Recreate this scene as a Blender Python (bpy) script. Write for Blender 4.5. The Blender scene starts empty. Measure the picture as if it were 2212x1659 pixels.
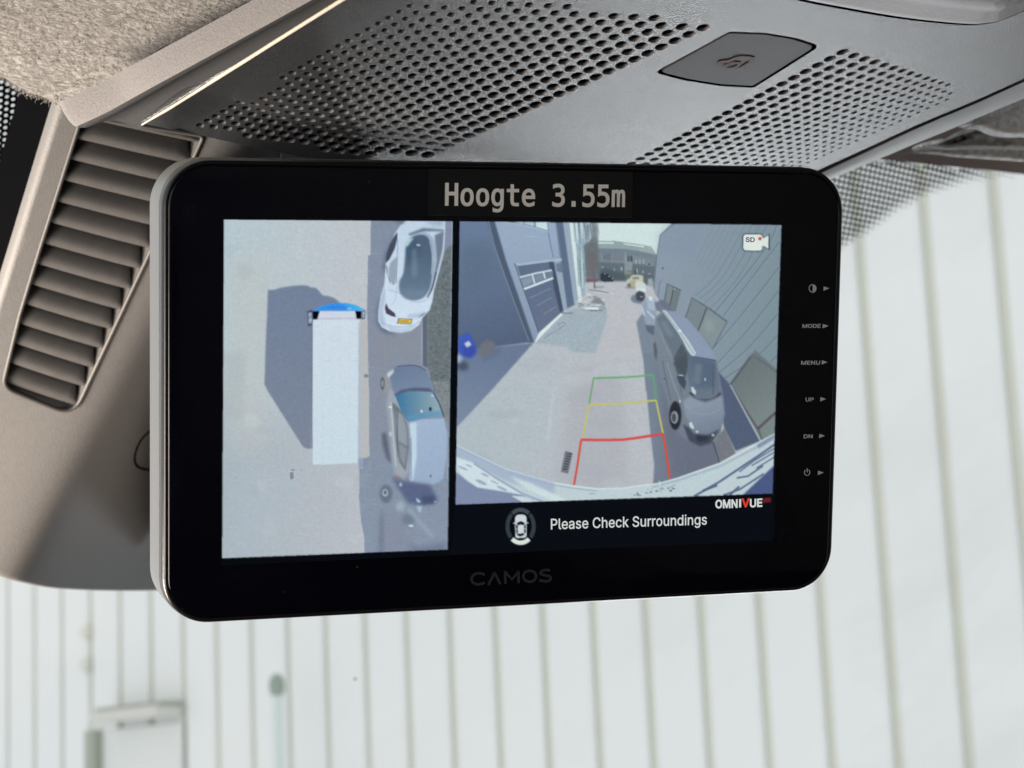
import bpy, bmesh, math, random
import numpy as np
from mathutils import Vector, Matrix
from mathutils.geometry import delaunay_2d_cdt

random.seed(7)
rng = np.random.default_rng(11)
SC = bpy.context.scene
COL = SC.collection

# ------------------------------------------------------------------ camera
# The photograph is measured on a 2212 x 1659 grid; the focal length on that grid is 4700.
PW, PH, FP = 2212.0, 1659.0, 4700.0
CAM = Vector((0.0, 0.0, 1.8))
RIGHT = Vector((0.99901441, 0.0084109, -0.04358278))
UP = Vector((0.04438695, -0.18930357, 0.98091486))
FWD = Vector((0.0, 0.98188259, 0.18949033))

cam_data = bpy.data.cameras.new('camera')
cam = bpy.data.objects.new('camera', cam_data)
COL.objects.link(cam)
cam.matrix_world = Matrix(((RIGHT.x, UP.x, -FWD.x, CAM.x),
                           (RIGHT.y, UP.y, -FWD.y, CAM.y),
                           (RIGHT.z, UP.z, -FWD.z, CAM.z),
                           (0, 0, 0, 1)))
cam_data.sensor_width = 36.0
cam_data.lens = 36.0 * FP / PW
cam_data.clip_start = 0.02
cam_data.clip_end = 200.0
cam_data.dof.use_dof = True
cam_data.dof.focus_distance = 0.615
cam_data.dof.aperture_fstop = 30.0
SC.camera = cam

# ------------------------------------------------------------------ vehicle axes (the van points 42 degrees left of the lens)
HD = math.radians(42.0)
VF = Vector((-math.sin(HD), math.cos(HD), 0.0))
VR = Vector((math.cos(HD), math.sin(HD), 0.0))
VZ = Vector((0.0, 0.0, 1.0))

def veh(f, r, z):
    return CAM + VF * f + VR * r + VZ * z

# ------------------------------------------------------------------ light
world = bpy.data.worlds.new('World')
SC.world = world
world.use_nodes = True
bg = world.node_tree.nodes['Background']
bg.inputs[0].default_value = (0.97, 0.985, 1.0, 1.0)
bg.inputs[1].default_value = 0.95

def area_lamp(name, loc, direction, sx, sy, watts, color, spread=180):
    d = bpy.data.lights.new(name, 'AREA')
    d.shape = 'RECTANGLE'
    d.spread = math.radians(spread)
    d.size, d.size_y, d.energy, d.color = sx, sy, watts, color
    o = bpy.data.objects.new(name, d)
    COL.objects.link(o)
    o.location = loc
    o.rotation_euler = direction.to_track_quat('-Z', 'Z').to_euler()
    return o

# warm light that comes in through the driver's side window
area_lamp('driver_window_light', veh(0.55, -0.55, -0.26), (VR * 1.0 + VF * 0.10 + VZ * 0.40), 0.44, 0.34, 7.0, (1.0, 0.90, 0.80))
# added warm fill low at the driver's side, aimed at the vent housing
area_lamp('housing_fill_light', veh(0.85, 0.04, -0.12), (VR * 0.40 + VZ * 0.19 - VF * 0.07), 0.26, 0.18, 5.2, (1.0, 0.86, 0.72), 104)
# daylight thrown up from the foot of the windscreen on the passenger side
area_lamp('windscreen_light', veh(1.02, 1.58, -0.34), (VZ * 0.60 - VF * 1.02 - VR * 0.80), 0.8, 0.55, 2.1, (0.92, 0.96, 1.0), 54)

SC.view_settings.view_transform = 'Standard'
SC.view_settings.look = 'None'
SC.view_settings.exposure = 0.0
SC.view_settings.gamma = 1.0
SC.cycles.use_denoising = True
SC.cycles.max_bounces = 8
SC.cycles.diffuse_bounces = 4
SC.cycles.glossy_bounces = 4
SC.cycles.transmission_bounces = 6
SC.cycles.transparent_max_bounces = 24
SC.cycles.caustics_reflective = False
SC.cycles.caustics_refractive = False
SC.cycles.sample_clamp_indirect = 6.0

# ------------------------------------------------------------------ helpers
def ray(px, py):
    return RIGHT * ((px - PW / 2) / FP) + UP * ((PH / 2 - py) / FP) + FWD

def at(px, py, d):
    return CAM + ray(px, py) * d

def hit(px, py, p0, n):
    d = ray(px, py)
    return CAM + d * ((p0 - CAM).dot(n) / d.dot(n))

def project(p):
    q = p - CAM
    d = q.dot(FWD)
    return PW / 2 + q.dot(RIGHT) / d * FP, PH / 2 - q.dot(UP) / d * FP

def catmull(pts, n=8, closed=False):
    pts = [Vector(p) for p in pts]
    m = len(pts)
    out = []
    rngk = range(m) if closed else range(m - 1)
    for i in rngk:
        if closed:
            a, b, c, d = pts[(i - 1) % m], pts[i], pts[(i + 1) % m], pts[(i + 2) % m]
        else:
            a, b, c, d = pts[max(i - 1, 0)], pts[i], pts[i + 1], pts[min(i + 2, m - 1)]
        for k in range(n):
            t = k / n
            out.append(0.5 * ((2 * b) + (c - a) * t + (2 * a - 5 * b + 4 * c - d) * t * t + (3 * b - a - 3 * c + d) * t ** 3))
    if not closed:
        out.append(pts[-1])
    return out

def round_poly(pts, rad, seg=6):
    """2D polygon with rounded corners; rad is one number or one per corner."""
    m = len(pts)
    out = []
    for i in range(m):
        p, a, b = Vector(pts[i]), Vector(pts[i - 1]), Vector(pts[(i + 1) % m])
        r = rad[i] if isinstance(rad, (list, tuple)) else rad
        if r <= 0:
            out.append(p)
            continue
        ua, ub = (a - p).normalized(), (b - p).normalized()
        ang = ua.angle(ub)
        d = min(r / math.tan(ang / 2), 0.45 * min((a - p).length, (b - p).length))
        q0, q1 = p + ua * d, p + ub * d
        for k in range(seg + 1):
            t = k / seg
            out.append(q0 * (1 - t) ** 2 + p * 2 * t * (1 - t) + q1 * t * t)
    return out

def root_loc(o):
    v = Vector((0, 0, 0))
    while o is not None:
        v = v + Vector(o.location)
        o = o.parent
    return v

def obj(name, verts, faces, mat, parent=None, smooth=False, sharp=None, kind=None, label=None, recalc=False):
    """One mesh object from world-space vertices."""
    base = root_loc(parent) if parent is not None else Vector((0, 0, 0))
    if parent is None:
        base = sum((Vector(v) for v in verts), Vector()) / max(len(verts), 1)
    me = bpy.data.meshes.new(name)
    me.from_pydata([tuple(Vector(v) - base) for v in verts], [], faces)
    if recalc:
        bm = bmesh.new()
        bm.from_mesh(me)
        bmesh.ops.remove_doubles(bm, verts=bm.verts, dist=1e-7)
        bmesh.ops.recalc_face_normals(bm, faces=bm.faces)
        bm.to_mesh(me)
        bm.free()
    if smooth:
        me.polygons.foreach_set('use_smooth', [True] * len(me.polygons))
        if sharp is not None:
            me.set_sharp_from_angle(angle=math.radians(sharp))
    me.materials.append(mat)
    o = bpy.data.objects.new(name, me)
    COL.objects.link(o)
    o.parent = parent
    if parent is None:
        o.location = base
    if kind:
        o['kind'] = kind
    if label:
        o['label'] = label
    return o

def thing(name, loc, label, cat, group=None):
    o = bpy.data.objects.new(name, None)
    COL.objects.link(o)
    o.empty_display_size = 0.02
    o.location = loc
    o['label'] = label
    o['category'] = cat
    if group:
        o['group'] = group
    return o

class MB:
    """Collects world-space geometry for one mesh."""
    def __init__(self):
        self.v, self.f = [], []

    def add(self, vs, fs):
        n = len(self.v)
        self.v += [Vector(v) for v in vs]
        self.f += [tuple(i + n for i in f) for f in fs]

    def grid(self, rows, close_u=False):
        nv, nu = len(rows), len(rows[0])
        n = len(self.v)
        for r in rows:
            self.v += [Vector(p) for p in r]
        for j in range(nv - 1):
            for i in range(nu if close_u else nu - 1):
                a, b = i, (i + 1) % nu
                self.f.append((n + j * nu + a, n + j * nu + b, n + (j + 1) * nu + b, n + (j + 1) * nu + a))

    def tube(self, pts, rad, seg=6, caps=True):
        pts = [Vector(p) for p in pts]
        rows = []
        ref = None
        for i, p in enumerate(pts):
            d = (pts[min(i + 1, len(pts) - 1)] - pts[max(i - 1, 0)]).normalized()
            if ref is None:
                ref = d.orthogonal().normalized()
            ref = (ref - d * ref.dot(d)).normalized()
            b = d.cross(ref)
            r = rad[i] if isinstance(rad, (list, tuple)) else rad
            rows.append([p + (ref * math.cos(2 * math.pi * k / seg) + b * math.sin(2 * math.pi * k / seg)) * r for k in range(seg)])
        n = len(self.v)
        self.grid(rows, True)
        if caps:
            self.f.append(tuple(n + k for k in range(seg))[::-1])
            m = n + (len(pts) - 1) * seg
            self.f.append(tuple(m + k for k in range(seg)))

    def box(self, o, ax, ay, az, bev=0.0):
        """Box at corner o with edge vectors; bev shortens the +az face on all sides."""
        o, ax, ay, az = Vector(o), Vector(ax), Vector(ay), Vector(az)
        if bev <= 0:
            vs = [o, o + ax, o + ax + ay, o + ay, o + az, o + ax + az, o + ax + ay + az, o + ay + az]
            self.add(vs, [(3, 2, 1, 0), (4, 5, 6, 7), (0, 1, 5, 4), (1, 2, 6, 5), (2, 3, 7, 6), (3, 0, 4, 7)])
            return
        ux, uy, uz = ax.normalized() * bev, ay.normalized() * bev, az.normalized() * bev
        lo = [o, o + ax, o + ax + ay, o + ay]
        mid = [p + az - uz for p in lo]
        hi = [o + ux + uy + az, o + ax - ux + uy + az, o + ax + ay - ux - uy + az, o + ay + ux - uy + az]
        fs = [(3, 2, 1, 0), (8, 9, 10, 11)]
        for k in range(4):
            j = (k + 1) % 4
            fs += [(k, j, 4 + j, 4 + k), (4 + k, 4 + j, 8 + j, 8 + k)]
        self.add(lo + mid + hi, fs)

    def plate(self, outline, n, thick, bev=0.0, steps=3):
        """Raised plate: world outline (loop), outward normal n, rounded edge of size bev."""
        outline = [Vector(p) for p in outline]
        n = Vector(n)
        m = len(outline)
        inn = []
        for i in range(m):
            t = (outline[(i + 1) % m] - outline[i - 1]).normalized()
            inn.append(t.cross(n).normalized())
        c = sum(outline, Vector()) / m
        if sum((c - outline[i]).dot(inn[i]) for i in range(m)) < 0:
            inn = [-q for q in inn]
        rows = [outline]
        if bev > 0:
            for k in range(steps + 1):
                a = math.pi / 2 * k / steps
                rows.append([outline[i] + n * (thick - bev + bev * math.sin(a)) + inn[i] * bev * (1 - math.cos(a)) for i in range(m)])
        else:
            rows.append([p + n * thick for p in outline])
        k0 = len(self.v)
        self.grid(rows, True)
        top = k0 + (len(rows) - 1) * m
        self.f.append(tuple(top + i for i in range(m)))
        return rows[-1]

    def build(self, name, mat, parent=None, **kw):
        return obj(name, self.v, self.f, mat, parent, **kw)

# ------------------------------------------------------------------ materials (all procedural)
def mat(name, base, rough=0.5, metal=0.0, spec=0.5, grain=0.0, gscale=900.0, var=0.0, vscale=40.0, coat=0.0, col2=None, emit=None):
    m = bpy.data.materials.new(name)
    m.use_nodes = True
    nt = m.node_tree
    b = nt.nodes['Principled BSDF']
    b.inputs['Base Color'].default_value = (*base, 1)
    b.inputs['Roughness'].default_value = rough
    b.inputs['Metallic'].default_value = metal
    b.inputs['Specular IOR Level'].default_value = spec
    if coat:
        b.inputs['Coat Weight'].default_value = coat
        b.inputs['Coat Roughness'].default_value = 0.05
    tc = nt.nodes.new('ShaderNodeTexCoord')
    if grain > 0:
        no = nt.nodes.new('ShaderNodeTexNoise')
        no.inputs['Scale'].default_value = gscale
        no.inputs['Detail'].default_value = 3.0
        bp = nt.nodes.new('ShaderNodeBump')
        bp.inputs['Strength'].default_value = grain
        bp.inputs['Distance'].default_value = 0.0006
        nt.links.new(tc.outputs['Object'], no.inputs['Vector'])
        nt.links.new(no.outputs['Fac'], bp.inputs['Height'])
        nt.links.new(bp.outputs['Normal'], b.inputs['Normal'])
    if var > 0:
        n2 = nt.nodes.new('ShaderNodeTexNoise')
        n2.inputs['Scale'].default_value = vscale
        n2.inputs['Detail'].default_value = 4.0
        rp = nt.nodes.new('ShaderNodeValToRGB')
        c2 = col2 if col2 is not None else tuple(min(1, c * (1 + var)) for c in base)
        c1 = base if col2 is not None else tuple(c * (1 - var) for c in base)
        rp.color_ramp.elements[0].position = 0.35
        rp.color_ramp.elements[1].position = 0.65
        rp.color_ramp.elements[0].color = (*c1, 1)
        rp.color_ramp.elements[1].color = (*c2, 1)
        nt.links.new(tc.outputs['Object'], n2.inputs['Vector'])
        nt.links.new(n2.outputs['Fac'], rp.inputs['Fac'])
        nt.links.new(rp.outputs['Color'], b.inputs['Base Color'])
    if emit is not None:
        b.inputs['Emission Color'].default_value = (*emit, 1)
        b.inputs['Emission Strength'].default_value = 1.0
    return m

def srgb(*c):
    return tuple((x / 255 / 12.92) if x / 255 <= 0.04045 else ((x / 255 + 0.055) / 1.055) ** 2.4 for x in c)

M_CONSOLE = mat('console_plastic', (0.024, 0.026, 0.029), 0.27, spec=1.0, grain=0.45, gscale=2600, var=0.35, vscale=2000)
M_BUTTON = mat('button_plastic', (0.026, 0.027, 0.029), 0.45, spec=0.14, grain=0.25, gscale=3400, var=0.15, vscale=2600)
M_WELL = mat('perforation_black', (0.008, 0.008, 0.010), 0.28, spec=0.5)
M_RIM = mat('perforation_rim_plastic', (0.10, 0.10, 0.105), 0.30, spec=0.55)
M_BLACK = mat('gap_black', (0.0010, 0.0010, 0.0014), 0.8, spec=0.02)
M_BEAD = mat('seam_highlight_cream', (0.62, 0.56, 0.47), 0.6, grain=0.5, gscale=1300)
M_ROLL = mat('trim_edge_lit_cream', (0.20, 0.19, 0.188), 0.75, spec=0.15, grain=0.5, gscale=1500, var=0.10, vscale=1600)
M_TRIM = mat('trim_plastic', (0.040, 0.041, 0.044), 0.62, spec=0.15, grain=0.3, gscale=3400, var=0.20, vscale=2600)
M_SIDE = mat('side_trim_pale', (0.46, 0.48, 0.47), 0.42, grain=0.3, gscale=1400)
M_GROOVE = mat('groove_rubber', (0.020, 0.018, 0.020), 0.35, spec=0.4)
M_HOUSE = mat('housing_plastic', (0.128, 0.126, 0.126), 0.55, spec=0.4, grain=0.25, gscale=1500, var=0.03, vscale=300)
M_LIP = mat('vent_frame_dark', (0.055, 0.053, 0.052), 0.5)
M_SLAT = mat('vent_slat_plastic', (0.085, 0.083, 0.083), 0.50, spec=0.45, grain=0.2, gscale=1800, var=0.05, vscale=250)
M_DUCT = mat('duct_dark', (0.012, 0.011, 0.012), 0.7)
M_GLASSBLK = mat('monitor_black_glass', (0.0025, 0.0025, 0.006), 0.10, spec=0.45)
M_RIMBLK = mat('monitor_black_rim', (0.010, 0.009, 0.010), 0.24, spec=0.55)
M_BAND = mat('monitor_side_grey', (0.14, 0.145, 0.15), 0.33, metal=0.4, grain=0.1, gscale=1500)
M_SHELL = mat('monitor_back_plastic', (0.03, 0.03, 0.033), 0.5)
M_LEGEND = mat('legend_grey_print', (0.60, 0.60, 0.61), 0.5)
M_LOGO = mat('logo_dark_grey_print', (0.028, 0.031, 0.038), 0.45)
M_LABEL = mat('label_tape_black', (0.010, 0.010, 0.011), 0.28, spec=0.5)
M_LABELTXT = mat('label_letter_cream', (0.86, 0.855, 0.81), 0.5)
M_FRIT = mat('frit_enamel', (0.0012, 0.0014, 0.0017), 0.8, spec=0.01)
M_FRITDOT = mat('frit_enamel_lit_green_grey', (0.030, 0.036, 0.026), 0.7, spec=0.05)  # same enamel print as on the left, lightened for the veiling light
M_FRITLIT = mat('frit_enamel_lit_brown', (0.36, 0.29, 0.26), 0.8, spec=0.1)  # solid part of the same enamel, the light on it put into the colour
M_PANEL = mat('white_cladding', (0.80, 0.82, 0.82), 0.45, spec=0.35, var=0.025, vscale=1.2)
M_JOINT = mat('cladding_joint', (0.69, 0.70, 0.62), 0.6)
M_DOOR = mat('door_white', (0.74, 0.76, 0.75), 0.5, var=0.02, vscale=2)
M_CANOPY = mat('canopy_cream', (0.62, 0.62, 0.58), 0.5)
M_FRAME = mat('door_frame_green_grey', (0.36, 0.39, 0.33), 0.5)
M_PIPE = mat('pipe_pale_blue', (0.66, 0.73, 0.73), 0.5)
M_CAP = mat('pipe_cap_green_grey', (0.30, 0.36, 0.31), 0.6)
M_SPECK = mat('dirt_speck', (0.10, 0.15, 0.08), 0.8)
M_CAB = mat('cab_dark_trim', (0.030, 0.030, 0.033), 0.8, spec=0.2)
M_CABREAR = mat('cab_rear_grey', (0.52, 0.50, 0.48), 0.8, spec=0.2)
M_VISOR = mat('visor_grey_cloth', (0.68, 0.68, 0.67), 0.85, spec=0.1, grain=0.9, gscale=500, var=0.18, vscale=420)
M_FELT = mat('felt_grey', (0.80, 0.79, 0.76), 0.95, spec=0.05, grain=1.0, gscale=420, var=0.25, vscale=350)
M_FELTDK = mat('felt_dark', (0.30, 0.295, 0.285), 0.95, spec=0.05, grain=1.0, gscale=380, var=0.35, vscale=260)
M_FIBRE = mat('fibre_cream', (0.32, 0.308, 0.292), 0.9, spec=0.1)
M_ICON = mat('icon_faded_red', (0.085, 0.026, 0.024), 0.6, var=0.35, vscale=900)
M_LENS = mat('lamp_lens_grey', (0.15, 0.145, 0.15), 0.42, spec=0.2, grain=0.12, gscale=700, var=0.05, vscale=60)
M_LENSEDGE = mat('lamp_lens_edge', (0.70, 0.74, 0.66), 0.2, spec=0.6)

def fleece():
    m = mat('fleece_flecked', (0.30, 0.27, 0.24), 0.95, spec=0.05)
    nt = m.node_tree
    b = nt.nodes['Principled BSDF']
    tc = nt.nodes.new('ShaderNodeTexCoord')
    mp = nt.nodes.new('ShaderNodeMapping')
    mp.inputs['Rotation'].default_value = (0.3, 0.5, 0.9)
    mp.inputs['Scale'].default_value = (1.0, 2.0, 1.4)
    n1 = nt.nodes.new('ShaderNodeTexNoise')
    n1.inputs['Scale'].default_value = 330
    n1.inputs['Detail'].default_value = 6
    n1.inputs['Roughness'].default_value = 0.7
    rp = nt.nodes.new('ShaderNodeValToRGB')
    e = rp.color_ramp.elements
    e[0].position, e[0].color = 0.36, (0.125, 0.12, 0.122, 1)
    e[1].position, e[1].color = 0.62, (0.33, 0.32, 0.305, 1)
    e.new(0.5).color = (0.22, 0.212, 0.206, 1)
    bp = nt.nodes.new('ShaderNodeBump')
    bp.inputs['Strength'].default_value = 0.6
    bp.inputs['Distance'].default_value = 0.0012
    nt.links.new(tc.outputs['Object'], mp.inputs['Vector'])
    nt.links.new(mp.outputs['Vector'], n1.inputs['Vector'])
    nt.links.new(n1.outputs['Fac'], rp.inputs['Fac'])
    nt.links.new(rp.outputs['Color'], b.inputs['Base Color'])
    nt.links.new(n1.outputs['Fac'], bp.inputs['Height'])
    nt.links.new(bp.outputs['Normal'], b.inputs['Normal'])
    return m
M_FLEECE = fleece()

def clear_glass():
    m = bpy.data.materials.new('windscreen_glass')
    m.use_nodes = True
    nt = m.node_tree
    nt.nodes.clear()
    out = nt.nodes.new('ShaderNodeOutputMaterial')
    tr = nt.nodes.new('ShaderNodeBsdfTransparent')
    tr.inputs[0].default_value = (0.965, 0.985, 0.975, 1)
    gl = nt.nodes.new('ShaderNodeBsdfGlossy')
    gl.inputs['Roughness'].default_value = 0.02
    df = nt.nodes.new('ShaderNodeBsdfDiffuse')
    df.inputs[0].default_value = (0.75, 0.78, 0.78, 1)
    mx = nt.nodes.new('ShaderNodeMixShader')
    mx2 = nt.nodes.new('ShaderNodeMixShader')
    tc = nt.nodes.new('ShaderNodeTexCoord')
    no = nt.nodes.new('ShaderNodeTexNoise')
    no.inputs['Scale'].default_value = 6
    no.inputs['Detail'].default_value = 8
    rp = nt.nodes.new('ShaderNodeMapRange')
    rp.inputs[1].default_value, rp.inputs[2].default_value = 0.42, 0.75
    rp.inputs[3].default_value, rp.inputs[4].default_value = 0.0, 0.15
    nt.links.new(tc.outputs['Object'], no.inputs['Vector'])
    nt.links.new(no.outputs['Fac'], rp.inputs[0])
    nt.links.new(rp.outputs[0], mx2.inputs[0])
    mx.inputs[0].default_value = 0.004
    nt.links.new(tr.outputs[0], mx.inputs[1])
    nt.links.new(gl.outputs[0], mx.inputs[2])
    nt.links.new(mx.outputs[0], mx2.inputs[1])
    nt.links.new(df.outputs[0], mx2.inputs[2])
    nt.links.new(mx2.outputs[0], out.inputs[0])
    return m
M_WIND = clear_glass()

def screen_mat():
    m = mat('screen_picture', (0.004, 0.004, 0.006), 0.15, spec=0.12)
    nt = m.node_tree
    b = nt.nodes['Principled BSDF']
    a = nt.nodes.new('ShaderNodeVertexColor')
    a.layer_name = 'picture'
    nt.links.new(a.outputs['Color'], b.inputs['Emission Color'])
    sc = nt.nodes.new('ShaderNodeVectorMath')
    sc.operation = 'SCALE'
    sc.inputs['Scale'].default_value = 0.03
    nt.links.new(a.outputs['Color'], sc.inputs[0])
    nt.links.new(sc.outputs[0], b.inputs['Base Color'])
    b.inputs['Emission Strength'].default_value = 0.97
    return m
M_SCREEN = screen_mat()

def dusty_glass(m):
    nt = m.node_tree
    b = nt.nodes['Principled BSDF']
    tc = nt.nodes.new('ShaderNodeTexCoord')
    n1 = nt.nodes.new('ShaderNodeTexNoise')
    n1.inputs['Scale'].default_value = 38
    n1.inputs['Detail'].default_value = 5
    r1 = nt.nodes.new('ShaderNodeMapRange')
    r1.inputs[1].default_value, r1.inputs[2].default_value = 0.35, 0.72
    r1.inputs[3].default_value, r1.inputs[4].default_value = 0.06, 0.30
    vo = nt.nodes.new('ShaderNodeTexVoronoi')
    vo.inputs['Scale'].default_value = 210
    r2 = nt.nodes.new('ShaderNodeMapRange')
    r2.inputs[1].default_value, r2.inputs[2].default_value = 0.075, 0.03
    r2.inputs[3].default_value, r2.inputs[4].default_value = 0.0, 1.0
    n3 = nt.nodes.new('ShaderNodeTexNoise')
    n3.inputs['Scale'].default_value = 90
    r3 = nt.nodes.new('ShaderNodeMapRange')
    r3.inputs[1].default_value, r3.inputs[2].default_value = 0.56, 0.72
    mul = nt.nodes.new('ShaderNodeMath')
    mul.operation = 'MULTIPLY'
    mix = nt.nodes.new('ShaderNodeMixRGB')
    mix.inputs[1].default_value = (0.0025, 0.0025, 0.006, 1)
    mix.inputs[2].default_value = (0.045, 0.045, 0.05, 1)
    for n in (n1, vo, n3):
        nt.links.new(tc.outputs['Object'], n.inputs['Vector'])
    nt.links.new(n1.outputs['Fac'], r1.inputs[0])
    nt.links.new(r1.outputs[0], b.inputs['Roughness'])
    nt.links.new(vo.outputs['Distance'], r2.inputs[0])
    nt.links.new(n3.outputs['Fac'], r3.inputs[0])
    nt.links.new(r2.outputs[0], mul.inputs[0])
    nt.links.new(r3.outputs[0], mul.inputs[1])
    nt.links.new(mul.outputs[0], mix.inputs[0])
    nt.links.new(mix.outputs[0], b.inputs['Base Color'])
dusty_glass(M_GLASSBLK)
M_TXTSCR = mat('screen_letter_white', (0.01, 0.01, 0.01), 0.3, emit=srgb(205, 212, 210))
M_TXTRED = mat('screen_letter_red', (0.01, 0.01, 0.01), 0.3, emit=srgb(214, 60, 48))
M_TXTDK = mat('screen_letter_dark', (0.01, 0.01, 0.01), 0.3, emit=srgb(62, 70, 84))
# ------------------------------------------------------------------ sheets cut out of a 2D outline and lifted onto a curved surface
class Surf:
    def __init__(self, o, a, b, n, h):
        self.o, self.a, self.b, self.n, self.h = Vector(o), Vector(a), Vector(b), Vector(n), h

    def pt(self, s, t, dh=0.0):
        return self.o + self.a * s + self.b * t + self.n * (self.h(s, t) + dh)

    def uv(self, px, py):
        h, s, t = 0.0, 0.0, 0.0
        for k in range(25):
            p = hit(px, py, self.o + self.n * h, self.n) - self.o
            p = p - self.n * p.dot(self.n)
            s, t = p.dot(self.a), p.dot(self.b)
            h = 0.4 * h + 0.6 * self.h(s, t)
        return s, t

    def nrm(self, s, t):
        e = 1e-4
        ds = self.pt(s + e, t) - self.pt(s - e, t)
        dt = self.pt(s, t + e) - self.pt(s, t - e)
        n = ds.cross(dt).normalized()
        return n if n.dot(self.n) > 0 else -n

def inside(pts, poly):
    pts, poly = np.asarray(pts, float), np.asarray(poly, float)
    x, y = pts[:, 0], pts[:, 1]
    c = np.zeros(len(pts), bool)
    x1, y1 = poly[-1]
    for x2, y2 in poly:
        with np.errstate(divide='ignore', invalid='ignore'):
            k = ((y1 > y) != (y2 > y)) & (x < (x2 - x1) * (y - y1) / (y2 - y1) + x1)
        c ^= k
        x1, y1 = x2, y2
    return c

def cut_sheet(surf, outline, loops, circles, step, dh=0.0):
    """Triangulated sheet in (s,t) with polygon holes and round holes; returns world verts, faces."""
    S = 1000.0
    pts, edges = [], []
    def ring(r):
        n = len(pts)
        pts.extend([Vector((p[0] * S, p[1] * S)) for p in r])
        edges.extend([(n + i, n + (i + 1) % len(r)) for i in range(len(r))])
    ring(outline)
    for l in loops:
        ring(l)
    for (cs, ct, r, seg) in circles:
        ring([(cs + r * math.cos(2 * math.pi * k / seg), ct + r * math.sin(2 * math.pi * k / seg)) for k in range(seg)])
    ol = np.asarray([(p[0], p[1]) for p in outline])
    lo, hi = ol.min(0), ol.max(0)
    gx, gy = np.meshgrid(np.arange(lo[0], hi[0], step) + step * 0.37, np.arange(lo[1], hi[1], step) + step * 0.41)
    g = np.stack([gx.ravel(), gy.ravel()], 1)
    keep = inside(g, ol)
    for l in loops:
        keep &= ~inside(g, [(p[0], p[1]) for p in l])
    if circles:
        cc = np.asarray([(c[0], c[1]) for c in circles])
        cr = np.asarray([c[2] for c in circles])
        d = np.sqrt(((g[:, None, :] - cc[None]) ** 2).sum(2)) - cr[None] * 1.25
        keep &= d.min(1) > 0
    pts.extend([Vector((p[0] * S, p[1] * S)) for p in g[keep]])
    vs, es, fs, _, _, _ = delaunay_2d_cdt(pts, edges, [], 0, 1e-5)
    V = np.asarray([(v.x, v.y) for v in vs]) / S
    Fc = np.asarray([V[list(f)].mean(0) for f in fs])
    ok = inside(Fc, ol)
    for l in loops:
        ok &= ~inside(Fc, [(p[0], p[1]) for p in l])
    if circles:
        for a in range(0, len(Fc), 4000):
            d = np.sqrt(((Fc[a:a + 4000, None, :] - cc[None]) ** 2).sum(2)) - cr[None] * 0.97
            ok[a:a + 4000] &= d.min(1) > 0
    faces = [tuple(f) for f, o in zip(fs, ok) if o]
    used = sorted({i for f in faces for i in f})
    remap = {i: k for k, i in enumerate(used)}
    verts = [surf.pt(V[i][0], V[i][1], dh) for i in used]
    faces = [tuple(remap[i] for i in f) for f in faces]
    # face the cabin
    a, b, c = (verts[i] for i in faces[0][:3])
    if (b - a).cross(c - a).dot(surf.n) < 0:
        faces = [f[::-1] for f in faces]
    return verts, faces

# ------------------------------------------------------------------ the cab around the view (dark, out of the frame)
def cab_box(name, f0, f1, r0, r1, z0, z1, m=M_CAB):
    b = MB()
    b.box(veh(f0, r0, z0), VF * (f1 - f0), VR * (r1 - r0), VZ * (z1 - z0))
    return b.build(name, m, kind='structure', recalc=True)

cab_box('cab_roof', -1.5, 0.42, -0.72, 1.62, 0.36, 0.40)
cab_box('cab_rear_wall', -1.54, -1.5, -0.72, 1.62, -1.2, 0.40, M_CABREAR)
cab_box('cab_floor', -1.5, 1.3, -0.72, 1.62, -1.24, -1.20)
cab_box('cab_dashboard', 0.75, 1.35, -0.70, 1.60, -1.2, -0.42)
cab_box('cab_left_wall', -1.5, -0.45, -0.76, -0.72, -1.2, 0.40)
cab_box('cab_left_door', -0.45, 0.9, -0.76, -0.72, -1.2, -0.25)
cab_box('cab_right_wall', -1.5, -0.30, 1.62, 1.66, -1.2, 0.40)
cab_box('cab_right_door', -0.30, 0.9, 1.62, 1.66, -1.2, -0.25)

cab_box('cab_right_light_block', 0.30, 0.95, 1.62, 1.66, -0.25, 0.40)  # unseen panel across the right window, added to block side light

# ------------------------------------------------------------------ white clad wall outside
WALL_R, PITCH = 6.1, 0.30
def rib_f(k):
    return (1.82329 - 0.04895408 * k) * WALL_R
wall = thing('clad_wall', veh(rib_f(10), WALL_R, -1.8), 'long white metal clad wall with vertical panels outside the windscreen', 'wall')
Z0, Z1 = -1.8, 6.5
groove = 0.048
backb = MB()
backb.box(veh(rib_f(29), WALL_R + 0.012, Z0), VF * (rib_f(-14) - rib_f(29)), VZ * (Z1 - Z0), VR * 0.05)
backb.build('joint_backing', M_JOINT, wall, recalc=True)
pf = rib_f(0) - rib_f(1) - groove
pm = MB()
p0 = veh(0, WALL_R + 0.010, Z0)
pm.box(p0, VF * pf, VZ * (Z1 - Z0), -VR * 0.022, bev=0.009)
pc = root_loc(wall)
pbase = pm.build('panel', M_PANEL, wall, recalc=True)
first = True
for k in range(-14, 29):
    o = pbase if first else pbase.copy()
    if not first:
        COL.objects.link(o)
        o.parent = wall
    first = False
    o.location = VF * (rib_f(k + 1) + groove / 2)

WN = -VR
WP = veh(0, WALL_R, 0)
def on_wall(px, py, out=0.0):
    return hit(px, py, WP + WN * out, WN)

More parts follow.
